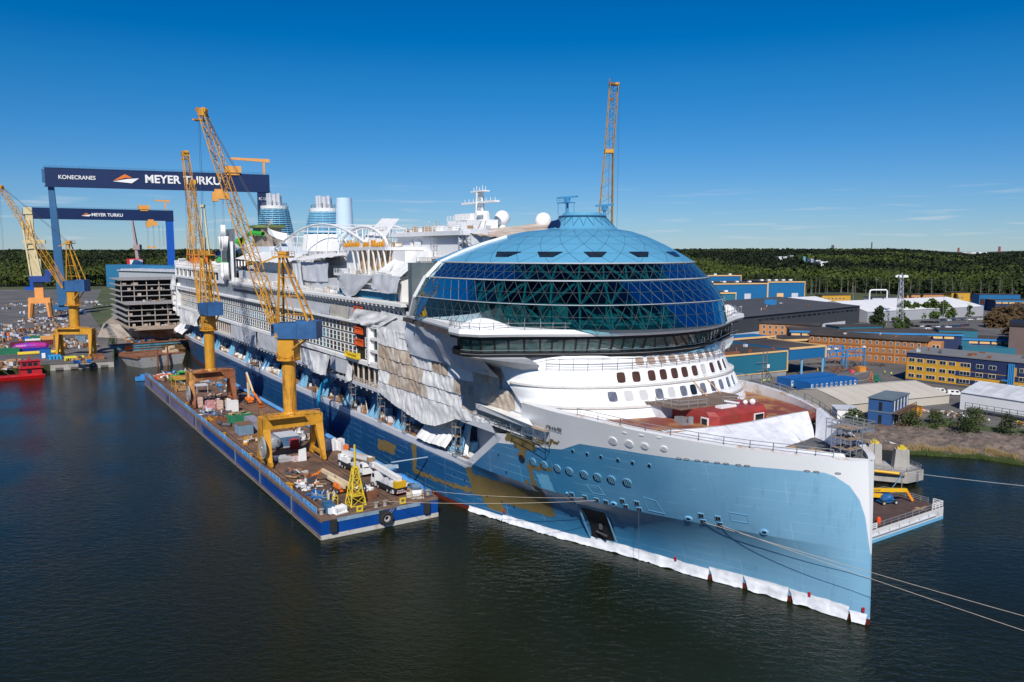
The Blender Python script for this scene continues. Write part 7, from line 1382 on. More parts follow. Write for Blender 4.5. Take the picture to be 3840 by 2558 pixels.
# dock pontoon, gate, floating section, left quay ------------------------------------
def lbox(name, label, cat, loc, rz, dims, m, group=None): q = MB(); q.bx(-dims[0] / 2, dims[0] / 2, -dims[1] / 2, dims[1] / 2, 0, dims[2]); return one(q, name, m, label, cat, loc, rz, group)
t = thing('dock_gate', 'long teal steel gate closing the dry dock behind the ship stern', 'dock gate', (-207, 412, 0), atan2(22, 26)); m2 = MB(); m2.bx(-2, 40, -1.2, 3.5, -2, 4.2); [m2.bx(k * 4.2, k * 4.2 + .3, -1.4, -1.2, 0, 4.1) for k in range(10)]; m2.obj('gate_wall', mat('gate_teal', (.07, .24, .33), .5, var=.3, vs=.3, col2=(.16, .10, .06), c2s=.25, c2t=(.56, .7)), t); m2 = MB(); m2.bx(-2, 40, -1.5, -1.15, 1.6, 2.0); m2.bx(-2, 40, -1.6, 3.6, 4.2, 4.4); m2.bx(-2, 40, -4, -1.2, -.3, .5); m2.obj('gate_fender', rusty, t); m2 = MB(); m2.bx(4.5, 8, -1.6, -1.1, 1.2, 3.6); m2.obj('orange_panel', orange, t)
t = thing('pontoon', 'stubby white pontoon with a rusty deck floating before the dock gate', 'pontoon', (-168, 372, 0), .93); m2 = MB(); m2.add([(-10, -7, -.5), (9, -7, -.5), (9, 7, -.5), (-10, 7, -.5), (-13, -8, 5), (10.5, -8, 5), (10.5, 8, 5), (-13, 8, 5)], [(0, 1, 5, 4), (1, 2, 6, 5), (2, 3, 7, 6), (3, 0, 4, 7)]); m2.obj('hull', mat('pontoon_white', (.50, .50, .50), .6, var=.15, col2=(.38, .20, .06), c2s=.25, c2t=(.52, .66)), t); m2 = MB(); m2.bx(-13, 10.5, -8, 8, 4.9, 5.3); m2.bx(-13.2, -12, -8.2, 8.2, 4.6, 5.9); m2.obj('deck', rusty, t); m2 = MB(); m2.tube((5, -2, 7), (9, 0, 7), 1.1, n=10); m2.bx(4, 10, -3, 1, 5.3, 6.2); m2.obj('tank', cream, t); m2 = MB(); m2.bar((-4, -9, 0), (-4, -9, 9), .6); m2.bar((1, -9, 0), (1, -9, 9), .6); m2.obj('pile', rusty, t)
# the next ship, a block of open decks standing in the dock
t = thing('ship_section', 'unfinished ship section with open dark decks standing in the dry dock', 'ship section', (-186, 452, 1), atan2(171, -112.6))
hul = mat('section_hull', (.20, .19, .19), .7, var=.25, vs=.1, col2=(.16, .06, .03), c2s=.06, c2t=(.46, .58))
m2 = MB(); m2.add([(0, -11, 2), (0, 24, 2), (60, 30, 2), (60, -14, 2), (-8, -20, 9), (-4, 26, 9), (62, 32, 9), (62, -24, 9)], [(0, 3, 2, 1), (0, 1, 5, 4), (1, 2, 6, 5), (3, 0, 4, 7)]); m2.obj('hull', hul, t)
m2 = MB(); 
for z, x0, y0 in ((9, -8, -24), (9.4, -4, -24)): m2.bx(x0, 62, y0, 30, z, z + .5)
m2.obj('deck', mat('section_deck', (.34, .27, .21), .8, var=.25, vs=.3), t)
for i, (z, x0) in enumerate(((12.6, 6), (15.6, 6), (18.8, 6), (22.2, 4), (25.4, 30), (28.6, 30), (31.8, 30), (35.0, 29))):
    m2 = MB(); m2.bx(x0, 70, -27, 30, z, z + .45); m2.obj('deck_slab', mat('slab_grey', (.30, .29, .28), .7, var=.25, vs=.4), t)
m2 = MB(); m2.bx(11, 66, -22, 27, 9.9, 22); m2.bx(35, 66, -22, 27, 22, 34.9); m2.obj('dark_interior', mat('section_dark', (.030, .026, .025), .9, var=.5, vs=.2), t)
m2 = MB()
for z0, z1, x in ((9.9, 22, 6.4), (22.4, 35, 30.4)):
    for k in range(9): y = -26 + k * 6.8; m2.bar((x, y, z0), (x, y, z1), .45)
for k in range(10): m2.bar((x - 24, -26, 10), (x - 24, -26, 12), .3)
for _ in range(46): y, z = R.uniform(-26, 28), R.choice((9.9, 13, 16, 19.2, 25.8, 29, 32.2)); m2.box((R.uniform(6.5, 9) + (24 if z > 23 else 0), y, z + .7), (1.2, R.uniform(.6, 2.4), R.uniform(.6, 1.8)))
m2.obj('pillar', mat('section_bits', (.40, .33, .27), .7, var=.5, vs=.6), t)
m2 = MB(); tarp(m2, (-7, -18, 0), (-7, -13, 0), (-2, -14, 22), (-2, -19, 22), n=Vector((-1, 0, 0)), amp=1.0, nu=8, nv=12); tarp(m2, (-2, -19, 0), (-7, -18, 0), (-2, -19, 22), (2, -20, 22), n=Vector((0, -1, 0)), amp=1, nu=6, nv=12); m2.bx(-4, 6, -20, -12, 17, 21.5); m2.obj('white_wrap', sheet, t)
heap('gear_heap', 'white plastic covered gear on the deck of the unfinished ship section', (-186, 462, 10.6), 2.1, 10, 34, 2.2, 60, [sheet, white, timber, dgrey, grey], 'gear'); heap('gear_heap', 'clutter along the upper deck of the unfinished ship section', (-198, 478, 23.6), 2.1, 14, 44, 2.4, 80, [sheet, white, timber, dgrey, rusty], 'gear')
m2 = MB()
for k in range(5): z = k * 2.6; m2.bar((0, 0, z), (0, 4, z + 2.6), .25); [m2.bar((0, y, 0), (0, y, 14), .2) for y in (0, 4)]; m2.bar((0, 0, z), (0, 4, z), .2)
one(m2, 'stair_tower', scaff, 'zigzag scaffold stair beside the unfinished ship section', 'scaffold', (-178, 437, 1), .6)
# blue hall behind, rubble dam
t = thing('blue_hall', 'long blue hall with a pale corrugated side behind the unfinished ship section', 'building', (-560, 1130, 3), -.62); m2 = MB(); m2.bx(0, 200, 0, 120, 0, 26); m2.bx(30, 200, -30, 0, 0, 30); m2.obj('wall', mat('hall_blue', (.03, .17, .33), .5, var=.1, vs=.02), t); m2 = MB(); m2.bx(120, 260, -60, -30, 0, 24); [m2.bx(120 + k * 6, 121 + k * 6, -60.6, -60, 0, 24) for k in range(23)]; m2.obj('side_wing', mat('hall_pale', (.40, .43, .46), .5, var=.08), t); m2 = MB(); m2.bx(118, 262, -62, -28, 24, 25); [m2.bx(124 + k * 22, 127 + k * 22, -60, -30, 25, 26.4) for k in range(6)]; m2.obj('roof', grey, t); m2 = MB(); [m2.bx(20 + k * 110, 32 + k * 110, 10, 22, 26, 36) for k in range(2)]; m2.obj('roof_vent', white, t); m2 = MB(); [m2.bx(3 + k * 9, 10 + k * 9, -.6, 0, 2, 11) for k in range(3)]; m2.obj('door', grey, t)
one(MB().prism([(-264, 520), (-242, 462), (-218, 452), (-214, 470), (-240, 560)], 3, 10.5, [(-262, 522), (-240, 466), (-222, 458), (-218, 470), (-242, 556)]), 'rubble_dam', mat('pale_rubble', (.33, .28, .23), .95, var=.25, vs=.15, bump=.4, bs=.4), 'pale rubble embankment beside the dry dock', 'embankment', (0, 0, 0))
# left quay
t = thing('concrete_pier', 'concrete pier head with a hung tyre below the yellow quay crane', 'quay', (-206.5, 352.5, 0), atan2(11.5, 22.5)); m2 = MB(); m2.bx(-.5, 25.5, -.8, 3, -.8, 2.85); m2.obj('quay_wall', concrete, t); m2 = MB(); [m2.bx(2 + k * 6, 5 + k * 6, -1.1, -.7, .2, 1.2) for k in range(4)]; m2.bx(-.5, 25.5, -1.0, 3, 2.7, 3.1); m2.obj('quay_fender', mat('dark_concrete', (.13, .11, .10), .9, var=.3), t)
wheel_tyre('fender_tyre', 'tyre hung on the pale quay head below the yellow quay crane', (-190.6, 359.2, 1.6), 1.15, .7, (pi / 2, 0, atan2(11.5, 22.5)))
t = thing('work_boat', 'red low work boat with a red cabin moored at the left quay', 'work boat', (-206, 329.5, 0), .64); m2 = MB(); m2.add([(-22, -2.5, -.3), (8.5, -2.5, -.3), (9, 3.4, -.3), (-22, 3.4, -.3), (-22, -3, 1.3), (9, -3, 1.3), (9, 3.6, 1.3), (-22, 3.6, 1.3)], [(4, 5, 6, 7), (0, 1, 5, 4), (1, 2, 6, 5), (2, 3, 7, 6), (3, 0, 4, 7)]); m2.obj('hull', mat('boat_red', (.55, .008, .012), .4, var=.1), t); m2 = MB(); m2.bx(0, 8, -1.6, 2.4, 1.3, 4.4); m2.bx(.5, 7.5, -1.4, 2.2, 4.4, 7.2); m2.bx(-.3, 8.4, -2.2, 2.8, 4.3, 4.6); m2.bx(.1, 8, -1.8, 2.6, 7.2, 7.5); m2.bx(3.4, 4, .2, .8, 7.5, 9); m2.obj('cabin', red, t); m2 = MB(); [m2.bx(1 + k * 2, 2.5 + k * 2, -1.46, -1.4, 5.3, 6.6) for k in range(3)]; m2.bx(2.6, 4.2, -1.66, -1.6, 2.2, 3.6); m2.obj('window', glassd, t); m2 = MB(); rail(m2, [(-22, -2.8, 1.3), (0, -2.8, 1.3)], 1.1, 2, .05, 2); m2.obj('railing', red, t)
lq = 'heaps of scrap on the left quay'
for (x, y, w, d, h, n, l, ms) in ((-219, 345, 22, 16, 1.6, 90, 'heap of loose timber and boards behind the red boat', [timber, wood, dgrey, grey, timber, rusty]), (-232, 338, 16, 14, 1.4, 50, 'heap of boards and boxes at the left edge behind the red boat', [timber, wood, yellow, grey, dgrey]), (-292, 455, 34, 20, 1.8, 90, 'scattered yard scrap beside the road at the left edge', [dgrey, timber, grey, grey, orange, rusty, cblue]), (-335, 512, 30, 26, 1.8, 70, 'grey scattered yard scrap farther up the left road', [dgrey, grey, grey, timber]), (-300, 520, 22, 18, 1.6, 60, 'scattered parts between the orange portal legs', [dgrey, grey, timber, rusty, grey]), (-268, 452, 22, 10, 1.4, 40, 'scattered scrap in front of the orange portal', [dgrey, timber, grey, grey]), (-196, 360, 14, 6, 1.0, 36, 'tools and drums along the quay head edge', [dgrey, cblue, rusty, timber, yellow]), (-206, 440, 20, 12, 1.6, 70, 'orange and blue gear on the dock side', [rusty, skyb, grey, dgrey, timber, rusty]), (-216, 478, 18, 20, 1.4, 50, 'rusty gear on the dock floor below the rubble', [rusty, skyb, timber, grey, dgrey]), (-252, 480, 14, 60, 1.0, 60, 'line of yellow and rusty gear along the dock edge', [yellow, rusty, dgrey, timber]), (-370, 640, 40, 40, 2.2, 70, 'far parked gear beside the tall gantry leg', [dgrey, grey, rusty, grey, cblue]), (-285, 420, 40, 26, 2.4, 120, 'crowded yard gear on the near part of the left road', [dgrey, timber, grey, grey, rusty, cblue, yellow, timber]), (-300, 490, 26, 40, 2.6, 110, 'crowded trailers and frames left of the orange portal', [dgrey, grey, grey, timber, rusty, rusty]), (-245, 436, 16, 22, 1.8, 60, 'stacks of frames behind the yellow crane column', [dgrey, timber, grey, yellow, rusty]), (-228, 412, 12, 18, 1.6, 50, 'boxes and frames by the orange beam', [timber, dgrey, grey, rusty]), (-330, 560, 34, 30, 2.6, 90, 'far gear around the orange portal', [dgrey, grey, grey, rusty, timber]), (-420, 720, 60, 80, 3, 90, 'far gear beside the road at the second gantry', [dgrey, grey, grey, timber]), (-185, 440, 18, 6, 1.2, 30, 'small coloured drums on top of the dock gate', [yellow, rusty, dgrey, cblue])):
    heap('scrap_heap', l, (x, y, 3.0), atan2(171, -112.6), w * 1.15, d * 1.15, h, int(n * 1.5), ms, grp=lq, k=2.0 if n > 30 else 1)
cg = 'containers on the left quay'
def qcont(l, x, y, rz, m, L_=6.1, h=2.6, z=3.0):
    t = thing('shipping_container', l, 'container', (x, y, z), rz, cg); q = MB(); q.bx(-L_ / 2, L_ / 2, -1.22, 1.22, 0, h); [q.bx(-L_ / 2 + .3 + k * .6, -L_ / 2 + .5 + k * .6, -1.28, 1.28, .2, h - .2) for k in range(int(L_ / .6))]; q.obj('body', m, t); q = MB(); q.bx(L_ / 2, L_ / 2 + .05, -1.1, 1.1, .1, h - .1); q.obj('door', m, t); return t
mar = mat('container_maroon', (.14, .02, .025), .55, var=.15)
qcont('long green container near the left edge beside the blue hut', -247, 385, .62, cgrn, 12, 3); qcont('green container behind the maroon ones', -259, 428, .6, cgrn, 8)
qcont('maroon container at the left of three, front row', -260, 416, .6, mar); qcont('maroon container in the middle of three', -254.4, 420, .6, mar); qcont('maroon container at the right of three', -249, 424, .6, mar); qcont('maroon container lying in front of the left one', -258.6, 411, .6, mar, 4)
qcont('dark green container behind the pale boxes', -263, 441, .6, cgrn); qcont('small dark green container farther left', -268, 446, .6, cgrn); qcont('grey blue box with an orange end behind the yellow crane column', -240, 440, .5, cgreyb, 5, 3)
lbox('pale_crate', 'pale orange crate stacked behind the maroon containers', 'crate', (-254, 432, 3), .6, (6, 3, 4), palor); lbox('pale_crate', 'white crate on the maroon containers', 'crate', (-255, 421, 5.7), .6, (7, 2, .9), white, 'white crates'); 
m2 = MB(); m2.lathe([(.2, -8), (1.6, -6.5), (2.1, -2), (2.1, 2), (1.6, 6.5), (.2, 8)], 14); o = one(m2, 'inflatable_hull', mat('hot_pink', (.45, .03, .26), .4, var=.1, vs=.3, col2=(.25, .03, .36), c2s=.12, c2t=(.48, .56)), 'bright pink and purple long hull lying by the maroon containers', 'boat hull', (-244, 401, 4.9)); o.rotation_euler = (0, pi / 2, .55)
lbox('blue_hut', 'blue hut with a white door standing on the quay beside the yellow crane', 'hut', (-219.5, 371.5, 3), .5, (4.6, 4, 4.0), cblue); lbox('hut_door', 'white framed door of the blue quay hut', 'door', (-219.0, 369.1, 3.3), .5, (1.5, .15, 2.4), white)
lbox('blue_beam', 'dark blue long beam lying behind the yellow pipes', 'beam', (-238, 393, 3), .6, (12, 1.2, 2.2), mat('beam_blue', (.01, .03, .30), .5, var=.1)); m2 = MB(); [m2.tube((-9, k, .5 + .2 * k), (9, k, .5 + .2 * k), .45, n=8) for k in (0, 1.1, 2.2)]; one(m2, 'yellow_pipes', yelp, 'bundle of yellow pipes beside the blue hut', 'pipes', (-231, 386, 3), .6)
lbox('orange_beam', 'orange beam standing in the yard behind the blue hut', 'beam', (-231, 408, 3), 2.0, (7, 1.2, 2.4), mat('amber_beam', (.70, .32, .02), .5)); m2 = MB(); m2.bx(-4, 4, -2.2, 2.2, 1.2, 1.6); [m2.bx(a - .3, a + .3, -2.3, 2.3, 0, 1.3) for a in (-3.7, 3.7)]; [m2.bx(-4 + k, -3.8 + k, -2.4, -2.2, .3, 1.3) for k in range(9)]; one(m2, 'lift_trestle', mat('lemon', (.75, .68, .03), .5, var=.05), 'lemon yellow trestle on the quay between the crane legs', 'trestle', (-203, 366, 3), .5)
lbox('rusty_box', 'rusty box on the quay head right of the crane leg', 'box', (-193, 368, 3), .5, (5, 3, 2.4), rusty); m2 = MB(); [m2.tube((k * 1.4, .6 * (k % 2), 0), (k * 1.4, .6 * (k % 2), 1.5), .6, n=8) for k in range(4)]; m2.bx(-1, 4, 1, 2.4, 1.2, 2.0); one(m2, 'blue_drums', mat('drum_azure', (.03, .30, .60), .5, var=.15), 'azure drums standing between the yellow crane legs', 'drums', (-214, 366, 3), .5)
m2 = MB(); m2.bx(-3, 3, -1, 1, .6, 1.4); m2.bar((0, 0, 1.2), (6, 2, 15), .6); m2.bx(-1, 1, -1, 1, 1.4, 2.6); one(m2, 'blue_lift', skyb, 'blue boom lift on the dock side with a raised arm', 'boom lift', (-204, 452, 3), .9); m2 = MB(); m2.bx(-4.5, 4.5, -1.2, 1.2, .7, 1.7); m2.bx(-1, 2, -1, 1, 1.7, 3); m2.bar((1, 0, 2), (4.5, 0, 6), .5); one(m2, 'blue_carrier', skyb, 'blue carrier truck with a red load on the dock floor', 'truck', (-221, 462, 3), .5)
def car(label, x, y, rz, m, z=3.0, van=False, grp=None, cat='car'):
    t = thing('parked_van' if van else 'parked_car', label, cat, (x, y, z), rz, grp); L_, w, h = (2.5, .95, 1.95) if van else (2.2, .88, 1.45)
    b0 = [(-L_, .35), (-L_, .85), (-L_ * .93, .95 if not van else 1.0), (L_ * .35 if not van else L_ * .62, .98 if not van else 1.1), (L_ * .92, .82), (L_, .65), (L_, .35)]
    q = MB(); q.extr([(a, -w, c) for a, c in b0], (0, 2 * w, 0)); q.obj('body', m, t)
    c0 = [(-L_ * .92, .93), (-L_ * (.72 if not van else .95), h), (L_ * (.05 if not van else .40), h), (L_ * (.42 if not van else .66), .97)]
    q = MB(); q.add([(a, s * (w - .04 - (.13 if c > 1.1 else 0)), c) for s in (-1, 1) for a, c in c0], [(0, 1, 2, 3), (7, 6, 5, 4), (0, 4, 5, 1), (1, 5, 6, 2), (2, 6, 7, 3)]); q.obj('cabin', glassd if not van else m, t)
    q = MB(); q.bx(-L_ * (.66 if not van else .9), L_ * (.02 if not van else .38), -w + .19, w - .19, h - .01, h + .03); q.obj('roof', m, t)
    if van: q = MB(); [q.bx(a, a + .9, s * (w - .1), s * (w - .06), 1.15, 1.75) for a in (-1.4, .1) for s in (-1, 1)]; q.obj('side_window', glassd, t)
    for a in (-L_ * .6, L_ * .62):
        for s in (-1, 1): q = MB(); q.tube((a, s * w, .33), (a, s * (w - .22), .33), .33, n=10); q.obj('wheel', rubber, t)
    return t
cwh = mat('car_white', (.75, .75, .75), .25, var=.02, coat=.5); cbk = mat('car_black', (.012, .012, .014), .2, var=0, coat=.6); cbl = mat('car_blue', (.03, .07, .16), .25, var=0, coat=.5); crd = mat('car_red', (.22, .015, .02), .25, var=0, coat=.5); csv = mat('car_silver', (.35, .36, .38), .3, met=.5, var=0)
car('black car parked alone on the left quay road', -268, 412, 1.9, cbk); car('white car far up the left quay road', -405, 690, 2, cwh, grp='cars far up the left road'); car('red car far up the left quay road', -392, 700, 2, crd, grp='cars far up the left road')
for k in range(6): m2 = MB(); m2.bar((0, 0, 0), (0, 0, 14), .25); m2.bx(-1.2, .3, -.15, .15, 13.8, 14.1); one(m2, 'lamp_post', scaff, 'slim lamp post along the left quay road, ' + ['nearest', 'second', 'third', 'fourth', 'fifth', 'farthest'][k], 'lamp post', (-295 - k * 62, 420 + k * 96, 3), 2, 'lamp posts along the left quay road')
# ------------------------------------------------------------------ right-hand yard
teal_w = mat('hall_teal', (.018, .14, .21), .5, var=.07, vs=.05); hblue = mat('hall_azure', (.010, .125, .30), .45, var=.06, vs=.05); trim = mat('cream_trim', (.72, .46, .20), .6, var=.08); rfd = mat('roof_felt', (.045, .038, .034), .9, var=.35, vs=.06, col2=(.085, .065, .05), c2s=.05, c2t=(.5, .7)); charc = mat('charcoal_cladding', (.045, .052, .062), .6, var=.1, vs=.05)
def block(mb, p, q, dep, z0, z1):
    """box on the ground plan: front edge p->q, dep metres back"""
    p = Vector(p); q = Vector(q); d = (q - p).normalized(); n = Vector((-d.y, d.x)) * dep; mb.prism([tuple(p), tuple(q), tuple(q + n), tuple(p + n)], z0, z1); return mb
def facade(p, q): p = Vector(p); q = Vector(q); d = (q - p).normalized(); return p, d, atan2(d.y, d.x), (q - p).length
def bld(name, label, p, cat='building', rz=0.0): return thing(name, label, cat, (*p, 3.0), rz)
# blue workshop with the open canopy
p, d, rz, L_ = facade((78, 300.5), (111.3, 319)); t = bld('workshop_hall', 'teal and azure workshop hall with cream trim and an open corner bay', p, rz=rz)
m2 = MB(); m2.bx(0, L_, 0, 42, 2.2, 10); m2.obj('wall', teal_w, t); m2 = MB(); m2.bx(0, L_, .1, 42, 0, 2.2); [m2.bx(k * .8, k * .8 + .35, -.02, .1, .3, 2.2) for k in range(int(L_ / .8))]; m2.obj('plinth', mat('plinth_grey', (.27, .28, .29), .7, var=.2), t)
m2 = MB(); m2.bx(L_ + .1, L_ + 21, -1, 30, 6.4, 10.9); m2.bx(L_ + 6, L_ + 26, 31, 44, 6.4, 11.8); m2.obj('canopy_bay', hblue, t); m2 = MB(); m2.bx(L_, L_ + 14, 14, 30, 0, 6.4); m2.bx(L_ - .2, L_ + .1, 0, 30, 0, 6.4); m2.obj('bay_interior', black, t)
m2 = MB(); m2.bx(-.5, L_, -.25, .25, 9.9, 10.5); m2.bx(L_ - .25, L_ + .25, -.3, .2, 2, 10); m2.bx(0, L_, -.2, .05, 2.0, 2.35); m2.bx(L_, L_ + 21.5, -1.3, -.8, 10.7, 11.5); m2.bx(L_ + 20.9, L_ + 21.6, -1.3, -.7, 6.3, 11.4); m2.bx(L_ - 4, L_ + 26.6, 30.5, 31, 11.4, 12.2); m2.bx(L_ + 26, L_ + 26.6, 30.5, 31, 4.5, 12); m2.bx(L_ + 21.1, L_ + 21.6, -1.2, 31, 10.9, 11.4); m2.obj('trim', trim, t)
m2 = MB(); m2.bx(-.2, L_ + .1, .2, 42, 9.95, 10.2); m2.bx(L_ + .1, L_ + 21, -.8, 30.4, 10.9, 11.0); m2.obj('roof', rfd, t); m2 = MB(); [m2.bar((L_ + a, b, 0), (L_ + a, b, 6.5), .55) for a, b in ((8, -.4), (20.5, -.4), (20.5, 20))]; m2.obj('canopy_post', ltblue, t)
m2 = MB(); [m2.lathe([(1.3, 10.2), (1.2, 10.6), (.1, 10.9)], 10, (20 + k * 4.5, 28 + k, 0)) for k in range(3)]; m2.obj('roof_dome', white, t); m2 = MB(); m2.bx(26.5, 28.2, -.08, .02, 4.0, 5.4); m2.obj('window', [white], t)
m2 = MB(); [m2.bar((24 + a, -.7 + b, 0), (24 + a, -.7 + b, 10.8), .14) for a in (0, 2) for b in (0, .5)]; [m2.bar((20, -.7, z), (26, -.7, z), .12) for z in (3.4, 6.6)]; m2.bar((24.5, -1, 4.5), (29, -1, 0), .6, .15); m2.obj('outer_stair', scaff, t); m2 = MB(); m2.bx(5, 14, 2, 3.5, 10.2, 11.2); m2.bx(19, 20, 2, 3, 10.2, 11.6); m2.bx(34, 35, 4, 5, 10.2, 11.3); m2.obj('roof_plant', rusty, t)
m2 = MB(); block(m2, (60, 318), (94, 336), 30, 13.5, 15.5); one(m2, 'roof_block', teal_w, 'teal roof block standing behind the workshop roof by the bridge wing', 'building', (0, 0, 0))
# crane runway frame
t = bld('crane_runway', 'sky blue trussed crane runway beyond the open bay', (141.8, 335), 'crane runway', atan2(4, 9.2)); m2 = MB(); [m2.bar((a, b, 0), (a, b, 8.8), .55) for a in (0, 10.4) for b in (0, 12)]; m2.obj('runway_leg', mat('runway_blue', (.03, .22, .50), .5, var=.1), t)
m2 = MB()
for b in (0, 12):
    m2.bar((-11, b, 8.6), (10.8, b, 8.6), .4); m2.bar((-11, b, 5.9), (10.8, b, 5.9), .4); [m2.bar((-11 + k * 3.6, b, 5.9 if k % 2 else 8.6), (-7.4 + k * 3.6, b, 8.6 if k % 2 else 5.9), .25) for k in range(6)]; [m2.bar((-11 + k * 5.4, b, 5.9), (-11 + k * 5.4, b, 8.6), .3) for k in range(5)]
m2.obj('truss', MC['runway_blue'], t); m2 = MB(); [m2.lathe([(.1, 9), (.9, 9.1), (.7, 9.7), (.1, 9.9)], 8, (a, 0, 0)) for a in (-10, -6, 10)]; m2.obj('lamp_head', grey, t)
# site cabins: two rows of blue units, each one a thing
door_l = ('white door and yellow label panel',)
for r, (o, n) in enumerate((((106.8, 282.0), 10), ((102.6, 290.4), 10))):
    dv = Vector((21.7, 11.0)).normalized(); az = atan2(dv.y, dv.x)
    for k in range(n):
        q = Vector(o) + dv * (2.46 * k)
        t = thing('site_cabin', f'blue site cabin, {["first", "second", "third", "fourth", "fifth", "sixth", "seventh", "eighth", "ninth", "last"][k]} from the left in the {"front" if r == 0 else "back"} row', 'site cabin', (q.x, q.y, 3), az, 'blue site cabins')
        m2 = MB(); m2.bx(.03, 2.42, 0, 6.4, .1, 3.3); [m2.bx(a - .07, a + .07, -.04, .1, .1, 3.35) for a in (.1, 2.36)]; m2.bx(.03, 2.42, -.04, 6.4, 3.28, 3.42); m2.obj('body', cblue, t)
        m2 = MB(); m2.bx(.8, 1.65, -.06, .02, .5, 2.6); do = m2.obj('door', grey if k % 3 else white, t); m2 = MB(); m2.bx(.95, 1.5, -.08, -.05, 1.5, 2.4); m2.obj('pane', glassd if k % 2 else mirror, do); m2 = MB(); m2.bx(.8, 1.65, -.09, -.04, .45, .95); m2.obj('label_panel', yelp, do)
# storage tents
def tent(name, label, p, q, dep, ze, zr2, m, over=0, seams=8, rm=None, mw=None):
    p0, d, rz, L_ = facade(p, q); t = bld(name, label, p0, 'storage tent', rz); ze -= 3; zr2 -= 3; m2 = MB(); m2.bx(0, L_, .05, dep - .05, 0, ze); m2.add([(0, 0, ze), (0, dep, ze), (0, dep / 2, zr2), (L_, 0, ze), (L_, dep, ze), (L_, dep / 2, zr2)], [(0, 1, 2), (3, 5, 4)]); m2.obj('wall', mw or m, t)
    k = int(seams)
    for i in range(k):
        a, b = L_ * i / k, L_ * (i + 1) / k - .06; m2 = MB(); sg = .25
        for s in (0, 1):
            y0, y1 = (-.3, dep / 2) if s == 0 else (dep + .3, dep / 2)
            m2.grid(lambda u, v: (a + (b - a) * u, y0 + (y1 - y0) * v, ze - .1 + (zr2 - ze + .1) * (v ** .85) + .06 - sg * sin(pi * u) * sin(pi * v) * .5), 4, 4)
        m2.obj('roof_sheet', rm or m, t)
    return t
tent('storage_tent', 'beige fabric storage tent beside the blue site cabins', (104.5, 244), (145.5, 261), 27, 5.9, 8.6, mat('beige_fabric', (.50, .46, .39), .8, var=.06, vs=.1, col2=(.42, .37, .30), c2s=.2, c2t=(.55, .8)))
t = tent('storage_tent', 'white fabric storage tent at the right edge in front of the yellow office', (143.4, 251), (172, 206), 22, 8.6, 11.2, mat('white_fabric', (.70, .71, .73), .6, var=.05, vs=.1), rm=mat('ribbed_fabric', (.55, .57, .6), .6, var=.2, vs=.2), seams=12)
m2 = MB(); [m2.bar((3 + k * 2.2, -2.5, 0), (3 + k * 2.2, -2.5, 3.0), .14) for k in range(9)]; [m2.bar((3, -2.5, z), (20.6, -2.5, z), .12) for z in (1.2, 2.1, 3.0)]; m2.bx(3, 20.6, -2.6, -.4, 1.1, 1.25); m2.obj('side_platform', dgrey, t)
tent('storage_tent', 'very long low white storage hall behind the car park', (249, 556), (362, 610), 62, 10.4, 16.0, mat('hall_grey_wall', (.36, .37, .40), .6, var=.05, vs=.05), rm=mat('white_membrane', (.72, .72, .72), .6, var=.03, vs=.05), seams=10)
tent('storage_tent', 'white membrane hall behind the charcoal hall', (185, 585), (262, 632), 50, 10.5, 15.5, white, rm=MC['white_membrane'], seams=6)
# window-row facades
def win(parent, x, y, z, w, h, n=2, fm=None, gm_=None, face=-1):
    q = MB(); q.m = 0; q.bx(x, x + w, y - .08, y + .02, z, z + h); fw = .1; pw_ = (w - fw * (n + 1)) / n; q.m = 1
    for i in range(n): q.bx(x + fw + i * (pw_ + fw), x + fw + i * (pw_ + fw) + pw_, y - .11, y - .06, z + fw, z + h - fw)
    return q.obj('window', [fm or white, gm_ or glassd], parent)
p, d, rz, L_ = facade((153.5, 307), (153.5 + .655 * 62, 307 - .755 * 62)); t = bld('office_building', 'long three storey office with yellow and navy facade and rows of white windows', p, rz=rz)
yb = mat('facade_yellow', (.56, .30, .025), .6, var=.05, vs=.1); nb = mat('facade_navy', (.012, .025, .085), .6, var=.1, vs=.1)
m2 = MB(); m2.bx(0, L_, .05, 15, .9, 10); m2.obj('wall', yb, t); m2 = MB(); m2.bx(-.05, L_, -.05, 15.1, 9.4, 11.2); m2.bx(-.1, 0, 0, 15, 0, 9.4); m2.bx(23, 35, -.02, .1, 6.3, 9.4); m2.bx(38, L_, -.02, .1, 6.3, 9.4); m2.bx(35, 37.2, -.1, .2, 0, 9.4)
for r in (1, 0): m2.bx(18.4 - r * .6, 35, -.02, .1, 1.65 + r * 2.95 - .35, 3.1 + r * 2.95); m2.bx(37.5, L_, -.02, .1, 1.3 + r * 2.95, 3.1 + r * 2.95)
m2.obj('navy_band', nb, t); m2 = MB(); m2.prism([(-.4, -.4), (L_, -.4), (L_, 15.4), (-.4, 15.4)], 11.2, 11.4, [(-.2, -.2), (L_, -.2), (L_, 15), (-.2, 15)]); m2.add([(-.3, -.3, 11.4), (L_, -.3, 11.4), (L_, 15, 12.2), (-.3, 15, 12.2)], [(0, 1, 2, 3)]); m2.obj('roof', mat('roof_grey', (.17, .17, .17), .8, var=.1, vs=.1), t); m2 = MB(); m2.bx(0, L_, .1, 15, 0, .9); m2.obj('plinth', dgrey, t)
for (x, w, n) in ((1, 2.2, 2), (4, 2.2, 2), (7.5, 3.4, 3), (12.2, 2.3, 2), (15.4, 2.4, 2), (19.4, 3.5, 3), (24.8, 2.4, 2), (29, 2.4, 2), (38.8, 2.4, 2), (43.4, 3, 2), (48, 3, 2), (53, 3, 2)):
    for z in (1.65, 4.6, 7.7): win(t, x, 0, z, w, 1.5, n)
